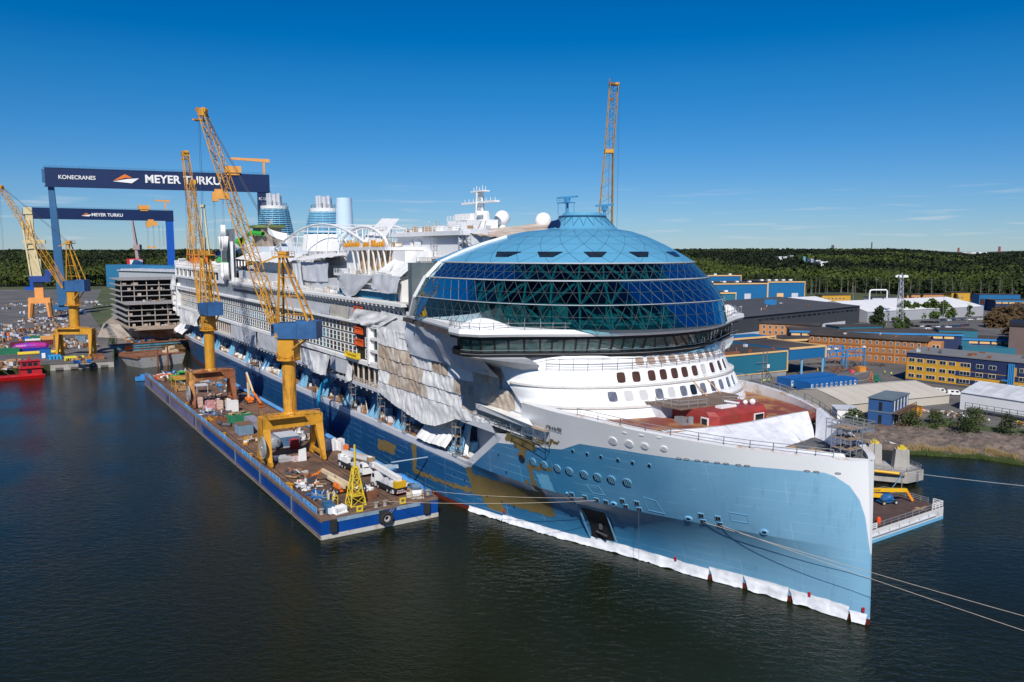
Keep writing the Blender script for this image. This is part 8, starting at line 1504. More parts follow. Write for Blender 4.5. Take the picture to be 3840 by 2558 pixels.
m2 = MB(); [m2.tube((35.5 + k * .55, -.45, .3), (35.5 + k * .55, -.45, 10.5), .22, n=8) for k in range(4)]; m2.bar((33.5, -.5, 4.4), (35.6, -.5, 4.4), .5); m2.obj('vent_duct', MC['runway_blue'], t)
p, d, rz, L_ = facade((141, 376), (182, 347)); t = bld('brick_building', 'long three storey orange brick building with white windows', p, rz=rz); ob = mat('orange_brick', (.36, .135, .035), .8, var=.1, vs=.15)
m2 = MB(); m2.bx(0, L_, .05, 14, 0, 10.6); m2.obj('wall', ob, t); m2 = MB(); m2.bx(0, L_, -.04, .1, 3.6, 3.8); m2.bx(0, L_, -.04, .1, 7.0, 7.2); m2.obj('storey_band', mat('band_brown', (.16, .07, .03), .8, var=0), t); m2 = MB(); m2.bx(-.6, L_ + .8, -.8, 14.6, 10.6, 10.9); m2.add([(-.6, -.8, 10.9), (L_ + .8, -.8, 10.9), (L_ + .8, 7, 12.3), (-.6, 7, 12.3), (-.6, 14.6, 10.9), (L_ + .8, 14.6, 10.9)], [(0, 1, 2, 3), (3, 2, 5, 4)]); m2.obj('roof', rfd, t)
for k in range(17):
    for z in (1.2, 4.6, 8.0): win(t, 1.0 + k * 2.85, 0, z, 1.15, 1.7, 2)
m2 = MB(); [m2.tube((x, -.15, 0), (x, -.15, 10.6), .1, n=6) for x in (9.2, 23.4, 37.6, L_ - .3)]; m2.obj('downpipe', trim, t); m2 = MB(); m2.bx(L_ + .1, L_ + 5.5, 1.5, 10, 0, 10.2); m2.obj('stair_block', mat('brick_light', (.52, .23, .08), .8, var=.08), t); [win(t, L_ + 2 + 1.6 * k, 1.48, 5.6, 1.2, 3.6, 1) for k in range(2)]
# long low navy roofs with yellow clerestory, teal towers
def lowrow(label, p, q, dep, zt_, zb2=3.0, band=True):
    p0, d, rz, L_ = facade(p, q); t = bld('works_building', label, p0, rz=rz); h = zt_ - 3
    m2 = MB(); m2.bx(0, L_, 0, dep, 0, h); m2.obj('wall', teal_w if not band else nb, t); m2 = MB(); m2.bx(-.5, L_ + .5, -.5, dep + .5, h, h + .5); m2.obj('roof', rfd, t); m2 = MB(); m2.bx(-.55, L_ + .55, -.6, -.3, h - .7, h + .2); m2.obj('fascia', MC['runway_blue'] if band else trim, t)
    if band:
        for k in range(int(L_ / 5)): m2 = MB(); m2.bx(.4 + k * 5, 4.6 + k * 5, -.08, .05, h - 2.2, h - .9); m2.obj('clerestory_panel', trim, t)
    return t
lowrow('long navy roofed works building with yellow clerestory behind the brick building', (140, 398), (216, 380), 20, 13.2); lowrow('navy roofed works building with yellow panels near the brown tower', (206, 388), (246, 372), 14, 11.0); lowrow('navy roofed works building beyond the brown shrubs at the right edge', (395, 650), (470, 640), 20, 12.0); lowrow('low teal works building left of the brick building', (128, 385), (152, 391), 16, 10.0, band=False)
for (l, p, q, dp, z) in (('teal tower block with a red glazed front behind the brick building', (208, 386), (224, 381), 12, 14.8), ('teal tower block with dark panels left of the parked cars', (166, 402), (190, 407), 12, 14.6), ('blue box roof house at the far right edge', (392, 668), (424, 664), 14, 16.0)):
    p0, d, rz, L_ = facade(p, q); t = bld('tower_block', l, p0, rz=rz); m2 = MB(); m2.bx(0, L_, 0, dp, 0, z - 3); m2.obj('wall', teal_w if 'teal' in l else hblue, t); m2 = MB(); m2.bx(-.2, L_ + .2, -.2, dp + .2, z - 3, z - 2.7); m2.obj('roof', rfd, t); m2 = MB(); m2.bx(.8, 4.4, -.1, .05, 4.5, 9.6); m2.obj('glazed_panel', brown, t)
    m2 = MB(); m2.bx(8, 10, -.1, .05, 8.4, 10.4); m2.obj('red_panel', red if 'red' in l else dgrey, t)
m2 = MB(); m2.prism([(231, 368), (239, 362), (252, 380), (244, 386)], 3, 18.6); t = bld('brown_tower', 'tall dull brown tower at the right edge', (0, 0)); t.location = (0, 0, 0); m2.obj('wall', mat('dull_brown_panel', (.15, .105, .095), .8, var=.08, vs=.3), t); m2 = MB(); m2.prism([(230.5, 367.8), (242, 359), (256, 380), (244, 387)], 18.6, 20); m2.prism([(236.4, 363.6), (238.2, 362.2), (239, 363.5), (237, 365)], 3, 18.4); m2.obj('dark_band', black, t)
m2 = MB(); block(m2, (212, 372), (232, 364), 10, 3, 8.4); one(m2, 'low_annex', teal_w, 'low teal annex in front of the brown tower', 'building', (0, 0, 0)); m2 = MB(); block(m2, (128, 366), (146, 350), 10, 3, 6); 
# charcoal hall, far blue halls
p, d, rz, L_ = facade((120, 447), (241, 551)); t = bld('charcoal_hall', 'big charcoal hall with a strip of windows under its eaves', p, rz=rz); m2 = MB(); m2.bx(0, L_, 0, 62, 0, 12); m2.obj('wall', charc, t); m2 = MB(); m2.add([(-1, -1, 12), (L_ + .5, -1, 12), (L_ + .5, 62, 15.5), (-1, 62, 15.5)], [(0, 1, 2, 3)]); m2.add([(L_ + .5, -1, 12), (L_ + .5, 62, 12), (L_ + .5, 62, 15.5)], [(0, 1, 2)]); m2.obj('roof', mat('charcoal_roof', (.06, .062, .066), .8, var=.12, vs=.05), t); m2 = MB(); m2.bx(0, L_ - 20, -.15, .1, 0, 2.6); m2.obj('pale_plinth', grey, t)
for k in range(20): win(t, L_ - 8 - k * 6.2, 0, 8.6, 4.8, 1.4, 3, charc, glassd)
m2 = MB(); m2.bx(98, 103, 30, 36, 13.5, 17); m2.bx(20, 26, 20, 26, 13, 16); m2.obj('roof_box', MC['runway_blue'], t)
for (l, p, q, dp, z, c) in (('far azure hall with cream trim and pale gates before the birch wood', (188, 790), (258, 806), 60, 19.2, hblue), ('taller azure end of the far hall, farthest right', (258.6, 806), (298, 812), 60, 20.6, hblue), ('low teal hall with white posts between the dome and the far azure hall', (150, 690), (196, 698), 30, 15.5, teal_w), ('blue flat roofed hall in front of the charcoal hall roof', (150, 560), (216, 580), 24, 13.4, hblue), ('dark blue roof behind the far azure hall', (165, 860), (250, 872), 30, 25, hblue)):
    p0, d, rz, L_ = facade(p, q); t = bld('far_hall', l, p0, rz=rz); h = z - 3; m2 = MB(); m2.bx(0, L_, 0, dp, 0, h); m2.obj('wall', c, t); m2 = MB(); m2.bx(-.4, L_ + .4, -.5, dp, h, h + .6); m2.obj('roof', rfd, t); m2 = MB(); m2.bx(-.5, L_ + .5, -.7, -.1, h - .3, h + .8); m2.bx(L_ - .3, L_ + .4, -.7, -.1, 0, h); m2.bx(-.4, .4, -.7, -.1, 0, h); m2.obj('trim', trim, t)
    for k in range(2): m2 = MB(); m2.bx(L_ * (.25 + .4 * k), L_ * (.25 + .4 * k) + 7, -.3, .1, 0, 6.5); m2.obj('gate', grey if k else trim, t)
    m2 = MB(); [m2.bx(L_ * (.1 + .2 * k), L_ * (.1 + .2 * k) + 3, dp * .4, dp * .4 + 3, h, h + 2) for k in range(5)]; m2.obj('roof_vent', white, t)
m2 = MB(); block(m2, (170, 458), (182, 462), 14, 3, 13.5); t = bld('small_brick_house', 'small orange three storey house beside the bridge wing', (0, 0)); t.location = (0, 0, 0)
p, d, rz, L_ = facade((136, 436), (163, 421)); t.location = (*p, 3); t.rotation_euler = (0, 0, rz); bpy.data.objects.remove(t); t = bld('brick_house', 'pale orange house with white windows right of the bridge wing', p, rz=rz); m2 = MB(); m2.bx(0, L_, 0, 12, 0, 10.4); m2.obj('wall', MC['brick_light'], t); m2 = MB(); m2.bx(-.5, L_ + .5, -.5, 12.5, 10.4, 11); m2.obj('roof', rfd, t); [win(t, 2 + 3.2 * k, 0, z, 1.4, 1.8, 2) for k in range(8) for z in (1.5, 5, 7.9)]
for (l, p, q, z, m) in (('yellow low office far behind the white halls', (300, 770), (330, 776), 9.5, yb), ('orange low barracks before the far wood', (392, 790), (440, 796), 9, MC['brick_light']), ('yellow hut before the far wood', (425, 770), (444, 772), 12, yb), ('grey shed by the white pipe arch', (336, 742), (362, 748), 9, grey), ('orange barracks farther right before the wood', (462, 790), (492, 790), 9, MC['brick_light'])):
    p0, d, rz, L_ = facade(p, q); t = bld('low_building', l, p0, rz=rz); m2 = MB(); m2.bx(0, L_, 0, 12, 0, z - 3); m2.obj('wall', m, t); m2 = MB(); m2.bx(-.5, L_ + .5, -.5, 12.5, z - 3, z - 2.5); m2.obj('roof', rfd, t); [win(t, 2 + k * 4, 0, (z - 3) * .4, 2, 1.5, 2) for k in range(int(L_ / 4) - 1)]
m2 = MB(); m2.path([(0, 0, 0), (0, 0, 12), (1, 0, 13.5), (16, 0, 13.5), (17, 0, 12), (17, 0, 0)], .7, 8); one(m2, 'pipe_arch', white, 'white pipe arch behind the white membrane hall', 'pipe', (330, 735, 3), .1)
# flood-light mast and lamp posts
t = bld('floodlight_mast', 'tall lattice floodlight mast beside the car park', (266, 545), 'floodlight mast'); m2 = MB(); m2.lattice((0, 0, 0), (0, 0, 33), 3.6, 1.7, 18, .26, .13, (0, 1, 0)); m2.obj('lattice', silver, t); m2 = MB(); m2.bx(-3.8, 3.8, -.3, .3, 33, 33.4); m2.bx(-.3, .3, -3.8, 3.8, 33, 33.4); [m2.box((a, b, 32.4), (1.5, 1.0, 1.1)) for a, b in ((-3.6, 0), (-1.8, -2), (1.8, -2), (3.6, 0), (0, -3.6))]; m2.bar((0, 0, 33), (0, 0, 35), .2); m2.obj('lamp_head', white, t)
for (x, y, h, l) in ((310, 540, 14, 'lamp post in the car park in front of the round trees'), (312, 575, 17, 'double armed lamp post at the end of the tree clump'), (360, 640, 14, 'lamp post before the long white hall'), (400, 760, 22, 'tall lamp post before the far wood'), (352, 770, 22, 'tall lamp post behind the white halls'), (520, 760, 20, 'lamp post at the far right before the wood'), (250, 530, 9, 'white flagpole beside the dark pointed tree'), (256, 528, 10, 'second white flagpole beside the dark pointed tree'), (440, 700, 16, 'lamp post behind the long white hall'), (300, 700, 18, 'lamp post beside the white pipe arch')):
    m2 = MB(); m2.bar((0, 0, 0), (0, 0, h), .24, .24, .14); m2.bx(-1.4, 1.4, -.15, .15, h - .1, h + .12) if 'flag' not in l else None; one(m2, 'flagpole' if 'flag' in l else 'lamp_post', white if 'flag' in l else scaff, l, 'flagpole' if 'flag' in l else 'lamp post', (x, y, 3))
# car park
cm_ = [('white', cwh), ('black', cbk), ('dark blue', cbl), ('dark red', crd), ('silver', csv)]
rws = [((266, 523), (284, 517), 9, 'nearest'), ((287, 520), (306, 530), 6, 'second'), ((286, 552), (294, 550), 4, 'third'), ((308, 566), (345, 578), 11, 'farthest')]
od = ['first', 'second', 'third', 'fourth', 'fifth', 'sixth', 'seventh', 'eighth', 'ninth', 'tenth', 'last']
for (a, b, n, rl) in rws:
    for k in range(n):
        c = cm_[R.choice((0, 0, 1, 2, 2, 3, 4))]; q = Vector(a).lerp(Vector(b), (k + R.uniform(-.1, .1)) / max(1, n - 1)); car(f'{c[0]} car, {od[k]} from the left in the {rl} row of the car park', q.x, q.y, R.choice((.2, 3.3)) + R.uniform(-.2, .2), c[1], grp='cars in the car park')
car('white van in the car park in front of the red car', 262, 499, .2, cwh, van=True, cat='van'); car('dark red car beside the white van in the car park', 266, 497, .2, crd); car('white van parked left between the two tents', 152.2, 279, -.35, cwh, van=True, cat='van'); car('white van parked right between the two tents', 155.4, 275.4, -.35, cwh, van=True, cat='van'); car('black car by the charcoal hall', 172, 452, .3, cbk)
for k in range(14): c = cm_[k % 5]; car(f'far {c[0]} car behind the white halls, {["first", "second", "third", "fourth", "fifth", "sixth", "seventh", "eighth", "ninth", "tenth", "eleventh", "twelfth", "thirteenth", "last"][k]} from the left', 355 + k * 3.4, 726 + 3 * (k % 3), .4, c[1], grp='far cars behind the white halls')
for (x, y, l) in ((140.5, 303, 'green forklift standing nearer the beige tent'), (142.5, 309, 'green forklift standing farther by the office end')):
    t = thing('forklift', l, 'forklift', (x, y, 3), 2.6, 'green forklifts'); m2 = MB(); m2.bx(-1.4, 1.2, -.8, .8, .5, 1.4); m2.obj('body', mat('forklift_green', (.02, .16, .10), .5), t); m2 = MB(); [m2.bar((a, b, 1.4), (a, b, 2.6), .12) for a in (-.7, .7) for b in (-.7, .7)]; m2.bx(-.9, .9, -.8, .8, 2.6, 2.75); m2.obj('cab_frame', MC['forklift_green'], t); m2 = MB(); [m2.bar((1.5, b, .2), (1.5, b, 3.4), .16) for b in (-.45, .45)]; m2.bx(1.5, 2.8, -.5, .5, .3, .4); m2.obj('mast', orange, t); wheels(t, (-.9, .9), .85, .4, .3)
sg = 'steel stock in the yard'
heap('steel_stock', 'rusty steel sections and pipes stacked under the crane runway', (137, 332, 3), .4, 16, 9, 1.6, 60, [rusty, rusty, rustdk, dgrey], 'steel stock', sg); heap('steel_stock', 'rusty plates on the ground between the runway legs', (146, 334, 3), .4, 14, 6, .9, 50, [rusty, rustdk, rusty], 'steel stock', sg); heap('steel_stock', 'mixed stock and an orange bin before the open bay', (121, 318, 3), .4, 14, 4, 1, 30, [dgrey, orange, timber, white], 'steel stock', sg); heap('steel_stock', 'dark scrap row before the brick building', (152, 352, 3), -.55, 30, 4, 1, 40, [dgrey, rustdk, black], 'steel stock', sg)
lbox('orange_stack', 'orange stack at the foot of the runway leg', 'stack', (146.5, 331, 3), .4, (3.6, 2.4, 2.0), mat('amber_stack', (.62, .24, .03), .6, var=.2)); lbox('pink_crate', 'small pink red crate beside the orange stack', 'crate', (141, 327, 3), .3, (1.6, 1.4, 1.2), mat('crate_pink', (.6, .08, .12), .6))
# two-storey blue hut with walkway, white shed
t = bld('site_office', 'two storey dark blue site office with railed walkway on the river bank', (105, 231), rz=-.75); t.scale = (1.15, 1.15, 1.15); hbm = mat('office_blue', (.03, .095, .26), .5, var=.1)
for z in (0, 3.3): m2 = MB(); m2.bx(0, 5.7, 0, 13, z + .15, z + 3.15); m2.obj('storey', hbm, t); m2 = MB(); m2.bx(2.6, 3.4, -.06, .05, z + .3, z + 2.5); m2.obj('door', black, t)
m2 = MB(); m2.bx(-.2, 6, -.3, 13.3, 6.5, 6.75); m2.bx(-.1, 5.9, -.1, 13.1, 3.1, 3.45); m2.obj('roof', mat('office_roof', (.13, .17, .20), .7, var=.15), t)
for k in range(5):
    for z in (0, 3.3): m2 = MB(); m2.bx(5.68, 5.78, .6 + k * 2.5, 1.5 + k * 2.5, z + 1.0, z + 2.6); m2.obj('window', glassg, t); m2 = MB(); m2.bx(5.68, 5.8, 1.9 + k * 2.5, 2.2 + k * 2.5, z + .2, z + 3.1); m2.obj('white_post', white, t)
m2 = MB(); m2.bx(5.8, 7.6, 0, 14, 3.2, 3.35); rail(m2, [(7.5, 0, 3.35), (7.5, 14, 3.35)], 1.1, 1.5, .06, 2); rail(m2, [(7.5, 0, .1), (7.5, 14, .1)], 1.1, 1.5, .06, 2); [m2.bar((7.5, a, -.8), (7.5, a, 3.3), .15) for a in (0, 4.6, 9.3, 14)]; m2.bx(3, 8.5, -2, 13, -.1, .1); m2.obj('walkway', mat('brown_walkway', (.13, .075, .05), .7, var=.3), t)
t = bld('white_shed', 'small white shed left of the dark blue site office', (97, 233.5), rz=-.1); m2 = MB(); m2.bx(0, 6, 0, 5, 0, 3.4); m2.obj('wall', white, t); m2 = MB(); m2.add([(-.3, -.3, 3.5), (6.3, -.3, 3.4), (6.3, 5.3, 3.9), (-.3, 5.3, 4.0)], [(0, 1, 2, 3)]); m2.obj('roof', grey, t)
m2 = MB(); [m2.bx(-1.2, 1.2, k * .5 - 1.6, k * .5 - 1.4, 0, 3.2) for k in range(7)]; m2.bx(-1.2, 1.2, -1.6, 1.6, 2.9, 3.2); one(m2, 'yellow_crate', yellow, 'tall slatted yellow crate beside the site office walkway', 'crate', (124, 241, 3), .3)
heap('yard_gear', 'orange and white gear lying behind the bank bushes', (131, 246, 3), .3, 10, 5, .9, 26, [orange, white, timber, dgrey], 'yard gear', sg); heap('yard_gear', 'pallets and white boxes before the white tent platform', (138, 238, 3), -1, 12, 5, 1.8, 34, [white, timber, rustdk, sheet], 'yard gear', sg); heap('yard_gear', 'yellow machinery parts behind the right hand bushes', (150, 226, 3), -1, 14, 4, 1.4, 30, [yellow, yelp, dgrey, orange], 'yard gear', sg)
# bushes, trees and reeds
bushm = leafmat('bush_leaves', (.050, .068, .022)); pinem = leafmat('dark_leaves', (.022, .036, .012)); brm = leafmat('brown_bush', (.085, .055, .026)); grnm = leafmat('fresh_leaves', (.045, .075, .014))
for (x, y, z, h, r, l) in ((100, 229, 2.6, 4.6, 3.4, 'leafy bush on the bank below the white shed'), (115.5, 227.5, 2, 5.2, 4.2, 'round dense bush right of the site office walkway'), (125.5, 229.5, 2.2, 4.6, 3.8, 'bush on the bank before the white boxes'), (126.5, 219.5, 1.0, 7.0, 4.4, 'tall dark bush low on the bank'), (136.5, 229, 2.4, 5.4, 4.4, 'broad bush before the white tent platform'), (138.5, 217, 1.2, 7, 3.6, 'dark bush at the right edge of the bank'), (121, 224, 1.4, 2.6, 1.8, 'small green shrub among the rocks'), (145, 215, 1.5, 6, 4, 'bush at the far right end of the bank'), (131, 224, 1.6, 4, 2.6, 'narrow shrub between the tall bushes')): make_tree('bush', l, x, y, z, h, r, bushm if 'dark' not in l else pinem, barkd, 'bushes on the river bank', 0, 900, .02, 9, 'bush', .30)
for k, (x, y, h, r) in enumerate(((284, 580, 12, 5.5), (291, 583, 12.5, 6), (299, 586, 11, 5.5), (306, 588, 11.5, 5.5), (313, 590, 13.5, 6), (320, 592, 12, 6), (327, 595, 9.5, 5))): make_tree('round_tree', f'round green tree, {od[k] if k < 6 else "last"} from the left in the clump before the long white hall', x, y, 3, h, r, grnm, barkd, 'clump of trees before the long white hall', 0, 620, .04, 8, 'tree', 1.15)
make_tree('pointed_tree', 'dark pointed green tree left of the floodlight mast', 240, 521, 3, 13, 5.2, pinem, barkd, None, 0, 800, .02, 8, 'tree', .95); make_tree('round_tree', 'small tree right behind the floodlight mast', 269, 552, 3, 9, 4.4, grnm, barkd, None, 0, 420, .05, 7, 'tree', 1.0)
for k, (x, y, h, r, m) in enumerate(((318, 520, 9, 9, brm), (338, 545, 12, 10, brm), (356, 560, 12, 11, brm), (330, 505, 8, 9, brm), (350, 520, 11, 10, brm), (372, 545, 11, 10, pinem), (300, 470, 6, 8, brm), (290, 445, 6.5, 7, grnm), (304, 448, 7, 8, grnm), (318, 470, 8, 8, brm), (280, 428, 6, 6, grnm), (392, 600, 9, 9, pinem), (296, 425, 6, 7, grnm))): make_tree('shrub', f'{"brown" if m is brm else "green"} shrub, {["first","second","third","fourth","fifth","sixth","seventh","eighth","ninth","tenth","eleventh","twelfth","last"][k]} in the thicket behind the brown tower', x, y, 3, h, r, m, barkd, 'thicket behind the brown tower', 0, 700, .0, 10, 'shrub', 1.15)
for (x, y, h) in ((388, 775, 9), (398, 772, 9.5), (360, 765, 8), (428, 768, 8.5)): make_tree('spruce_tree', 'dark little spruce before the orange barracks', x, y, 3, h, 2.2, pinem, barkd, 'spruces before the orange barracks', 0, 70, .05, 5, 'tree', 1.0)
def reeds(name, a, b, wd, h, n, m):
    q = MB()
    for _ in range(n):
        t_ = R.random(); p = Vector(a).lerp(Vector(b), t_); x, y = p.x + R.uniform(-1, 1), p.y + R.uniform(0, wd); hh = h * R.uniform(.5, 1.2) * (.75 + .5 * nz(x * .35, y * .35)); l = R.uniform(-.25, .25); w = .10
        q.add([(x - w, y, -.1), (x + w, y + .05, -.1), (x + l, y, hh)], [(0, 1, 2)])
    return tag(q.obj(name, m), kind='stuff')
reedm = mat('dry_reed', (.30, .215, .10), .9, var=.3, vs=1.5); gr_m = mat('green_sedge', (.055, .085, .018), .9, var=.4, vs=1)
for (a, b) in (((103, 206.5), (122, 201)), ((122, 201), (129, 194.5)), ((129, 194.5), (150, 186))): reeds('dry_reeds', (a[0] + 3, a[1] + 3), (b[0], b[1] + 3), 2.2, 2.3, 1500, reedm); reeds('green_sedge', a, b, 3.2, 1.2, 2600, gr_m)
for k, (x, y, z, s, m) in enumerate(((113, 222, 1.6, 1.5, 0), (122.5, 218, 1.0, 1.2, 1), (117, 218, .8, 1.0, 0), (108, 224, 1.6, .9, 0), (126, 214, .6, 1.1, 0), (131, 209, .6, 1.6, 0), (105, 218, .7, 1.0, 0), (119, 221, 1.4, .9, 0), (134, 213, 1.0, 1.2, 0), (110, 217, .5, .8, 0))):
    q = MB(); q.ball((0, 0, 0), s, 8, (1.2, .9, .75)); q.v = [(a + .3 * s * nz(a * 2, b * 2, k), b + .3 * s * nz(b * 2, c * 2, k + 3), c + .25 * s * nz(a, c * 2, k + 7)) for a, b, c in q.v]; one(q, 'boulder', concrete if m else rockm, 'pale boulder lying on the bank below the white boxes' if m else f'brown boulder on the bank, {od[k]} of those strewn along it', 'boulder', (x, y, z), k, 'boulders on the bank')
m2 = MB(); m2.add([(-2.6, 0, .2), (2.4, -.9, .3), (2.4, .9, .3), (0, -.9, .35), (0, .9, .35), (2.2, 0, -.2), (-1.5, 0, -.1)], [(0, 3, 6), (0, 6, 4), (3, 1, 5, 6), (4, 6, 5, 2), (1, 2, 5)]); one(m2, 'rowing_boat', white, 'small white rowing boat drawn up on the bank', 'rowing boat', (103.5, 214.5, .9), 2.3)
# mooring dolphin
t = thing('mooring_dolphin', 'concrete mooring dolphin with two pillars behind the bow', 'mooring dolphin', (90, 176.6, 0), 0); q = MB(); q.prism([(-14, 5.6), (0, 0), (5.2, 2.9), (4.6, 9), (-10, 14)], .9, 3.3); q.obj('cap_block', concrete, t); q = MB(); [q.tube((a, b, -1), (a, b, 1), .7, n=10) for a, b in ((-10, 5.6), (-6, 4), (-2, 2.6), (2, 3.2), (3.6, 4.4))]; q.obj('pile', rustdk, t)
for (x, y) in ((-3.2, 10.5), (.6, 4.9)):
    q = MB(); q.prism([(x - 1.7, y - .7), (x + 1.5, y - 1.6), (x + 2.2, y + 1.2), (x - 1.2, y + 1.9)], 3.3, 7.7, [(x - 1.3, y - .5), (x + 1.4, y - 1.3), (x + 1.9, y + .9), (x - 1, y + 1.4)]); q.obj('pillar', concrete, t); q = MB(); q.box((x + .2, y, 7.95), (1.9, .9, .5), -.3); q.box((x + .2, y, 8.35), (.9, 1.1, .5), -.3); q.obj('bollard_head', yelp, t)
q = MB(); q.tube((-12, 3.4, 3.6), (-.6, -.5, 3.2), .34, n=8); q.obj('yellow_fender_bar', mat('fender_yellow', (.75, .40, .01), .5), t); q = MB(); rail(q, [(-10, 5, 3.3), (0, .4, 3.3), (4.8, 3.1, 3.3), (4.2, 8.6, 3.3)], 1.1, 1.4, .04, 3); [q.bar((3.0 + .4 * s, 1.45 + .22 * s, .8), (3.0 + .4 * s, 1.45 + .22 * s, 3.4), .08) for s in (0, 1)]; [q.bar((3, 1.45, 1 + .35 * k), (3.4, 1.67, 1 + .35 * k), .06) for k in range(7)]; q.obj('railing', scaff, t)
# white barge with a yellow boom lift
wbz = atan2(17.8, 26.8); t = thing('white_barge', 'white and light blue work barge lying behind the ship bow', 'barge', (86.8, 155.3, 0), wbz); q = MB(); q.bx(-34, 0, 0, 13, .5, 2.5); q.obj('hull', mat('barge_white', (.62, .62, .61), .5, var=.1, vs=.4), t); q = MB(); q.bx(-34, .02, -.03, 13, -.5, .65); q.obj('boot_top', mat('boot_light_blue', (.16, .42, .64), .5, var=.1), t); q = MB(); q.bx(-34, -.1, .1, 12.9, 2.45, 2.56); q.obj('deck', mat('dark_red_brown_deck', (.075, .045, .040), .85, var=.25, vs=.5), t); q = MB(); q.bx(-27, -3, -.35, 0, 1.3, 1.45); [q.add([(-26 + k * 3.4, -.3, 1.4), (-26 + k * 3.4, 0, 2.2), (-25.8 + k * 3.4, 0, 2.2), (-25.8 + k * 3.4, -.3, 1.4)], [(0, 1, 2, 3)]) for k in range(8)]; q.obj('fender_ledge', grey, t); q = MB(); rail(q, [(-33, .1, 2.5), (-23, .1, 2.5)], 1.1, 1.6, .07, 3); rail(q, [(-4, .1, 2.5), (-.2, .1, 2.5), (-.2, 2, 2.5)], 1.2, 1.2, .07, 3); q.obj('white_railing', white, t); q = MB(); rail(q, [(-23, .1, 2.5), (-4, .1, 2.5)], 1.1, 2.2, .05, 2); rail(q, [(-12, 12.6, 2.5), (-.3, 12.6, 2.5), (-.3, 3, 2.5)], 1.1, 1.5, .05, 3); q.obj('railing', scaff, t); q = MB(); q.bx(-8, -3, 1.6, 1.9, 2.55, 2.75); q.bx(-6, -5, .8, 2.6, 2.55, 2.7); q.bx(-16, -12, 9, 9.3, 2.5, 2.8); q.obj('timber', timber, t)
yl = mat('lift_yellow', (.75, .42, .01), .45, var=.08); bll = mat('lift_blue', (.02, .12, .32), .4, var=.1)
q = boom_lift('boom_lift', 'yellow boom lift with a blue base on the white barge', (76.2, 157.4, 2.5), .22, bll, yl, [((-4.6, 0, 3.2), (4.6, 0, 2.5), .6, yl), ((-1.0, .2, 1.7), (-4.9, .2, 2.2), .7, yl), ((-4.9, .2, 2.0), (-4.4, 0, 3.3), .6, yl), ((4.6, 0, 2.5), (5.9, -.4, .3), .4, mat('lift_amber', (.75, .25, .01), .45))], False, hood=bll)
text_obj('arm_lettering', 'JLG LIFT', .42, black, q, (-3.2, -.36, 2.95), (pi / 2, radians(4.3), 0), .01, 'LEFT')
m2 = MB(); m2.lathe([(.35, 0), (.45, .4), (.35, 1.1), (.2, 1.25)], 10); one(m2, 'orange_buoy', mat('buoy_orange', (.8, .08, .01), .5), 'orange buoy behind the white railing of the white barge', 'buoy', (69.2, 145.4, 2.55)); m2 = MB(); m2.bar((0, 0, 0), (0, 0, 4.2), .14); m2.box((0, 0, 4.2), (1.0, .5, .35)); m2.box((.2, 0, 3.9), (.5, .4, .4)); one(m2, 'work_lamp', scaff, 'lamp on a slim post at the corner of the white barge', 'work lamp', (82.8, 164.6, 2.5))
for k in range(5): m2 = MB(); m2.bx(-.9, .9, -.3, .3, 0, .9); one(m2, 'barrier', orange, f'orange barrier beyond the white barge, {od[k]} from the left', 'barrier', (70.5 + 2.6 * k, 168 - .4 * k, 1.6), .1, 'orange barriers'); 
m2 = MB(); m2.bx(-12, 6, -1, 1, .2, 1.6); one(m2, 'floating_walkway', dgrey, 'dark floating walkway under the orange barriers', 'walkway', (77, 168, 0), .1 - .25)
# mooring lines
def rope(label, a, b, sag, r=.035, m=None, n=16):
    a = Vector(a); b = Vector(b); q = MB(); pts = [a.lerp(b, i / n) - Vector((0, 0, sag * 4 * (i / n) * (1 - i / n))) for i in range(n + 1)]; q.path(pts, r, 5); return one(q, 'mooring_line', m or mat('rope_tan', (.48, .40, .33), .8, var=.2), label, 'rope', (0, 0, 0), 0, 'mooring lines')
def sw(u, v, z): hd2 = Vector((cos(SH), sin(SH))); vd2 = Vector((hd2.y, -hd2.x)); p = Vector(B0) + hd2 * u + vd2 * v; return (p.x, p.y, z)
for u, b, l in ((-40.9, (2.6, 23.6), 'upper'), (-38.6, (.9, 13.4), 'lower')): rope(f'{l} tan mooring line from the bow to the blue barge', sw(u, hb(u, 11.6) + .1, 11.5), bw(*b, 4.9), .5)
for u, e_, l in ((-21.3, (120, 66, 2), 'upper'), (-18.9, (112, 58, 1.5), 'lower')): rope(f'{l} mooring line from the bow leading out to the right', sw(u, hb(u, 11.5) + .1, 11.4), e_, 1.0)
rope('mooring line from behind the bow running out to the right over the water', (74, 168, 7.5), (160, 150, 4), 1.2, .06, mat('rope_grey', (.35, .35, .36), .7)); rope('mooring line between the two dolphin pillars and the bow', (87, 187.2, 8.2), sw(-30, -23, 22), .6, .08); rope('light blue mooring line from the dolphin bar to the white barge', (90, 178, 3.6), (80, 166, 1.4), .4, .07, ltblue); rope('thin line hanging from a bow port into the water', sw(-31.1, hb(-31.1, 11.5) + .2, 11.4), sw(-30.6, hb(-31, 11.5) + .4, .1), 0, .03, dgrey)
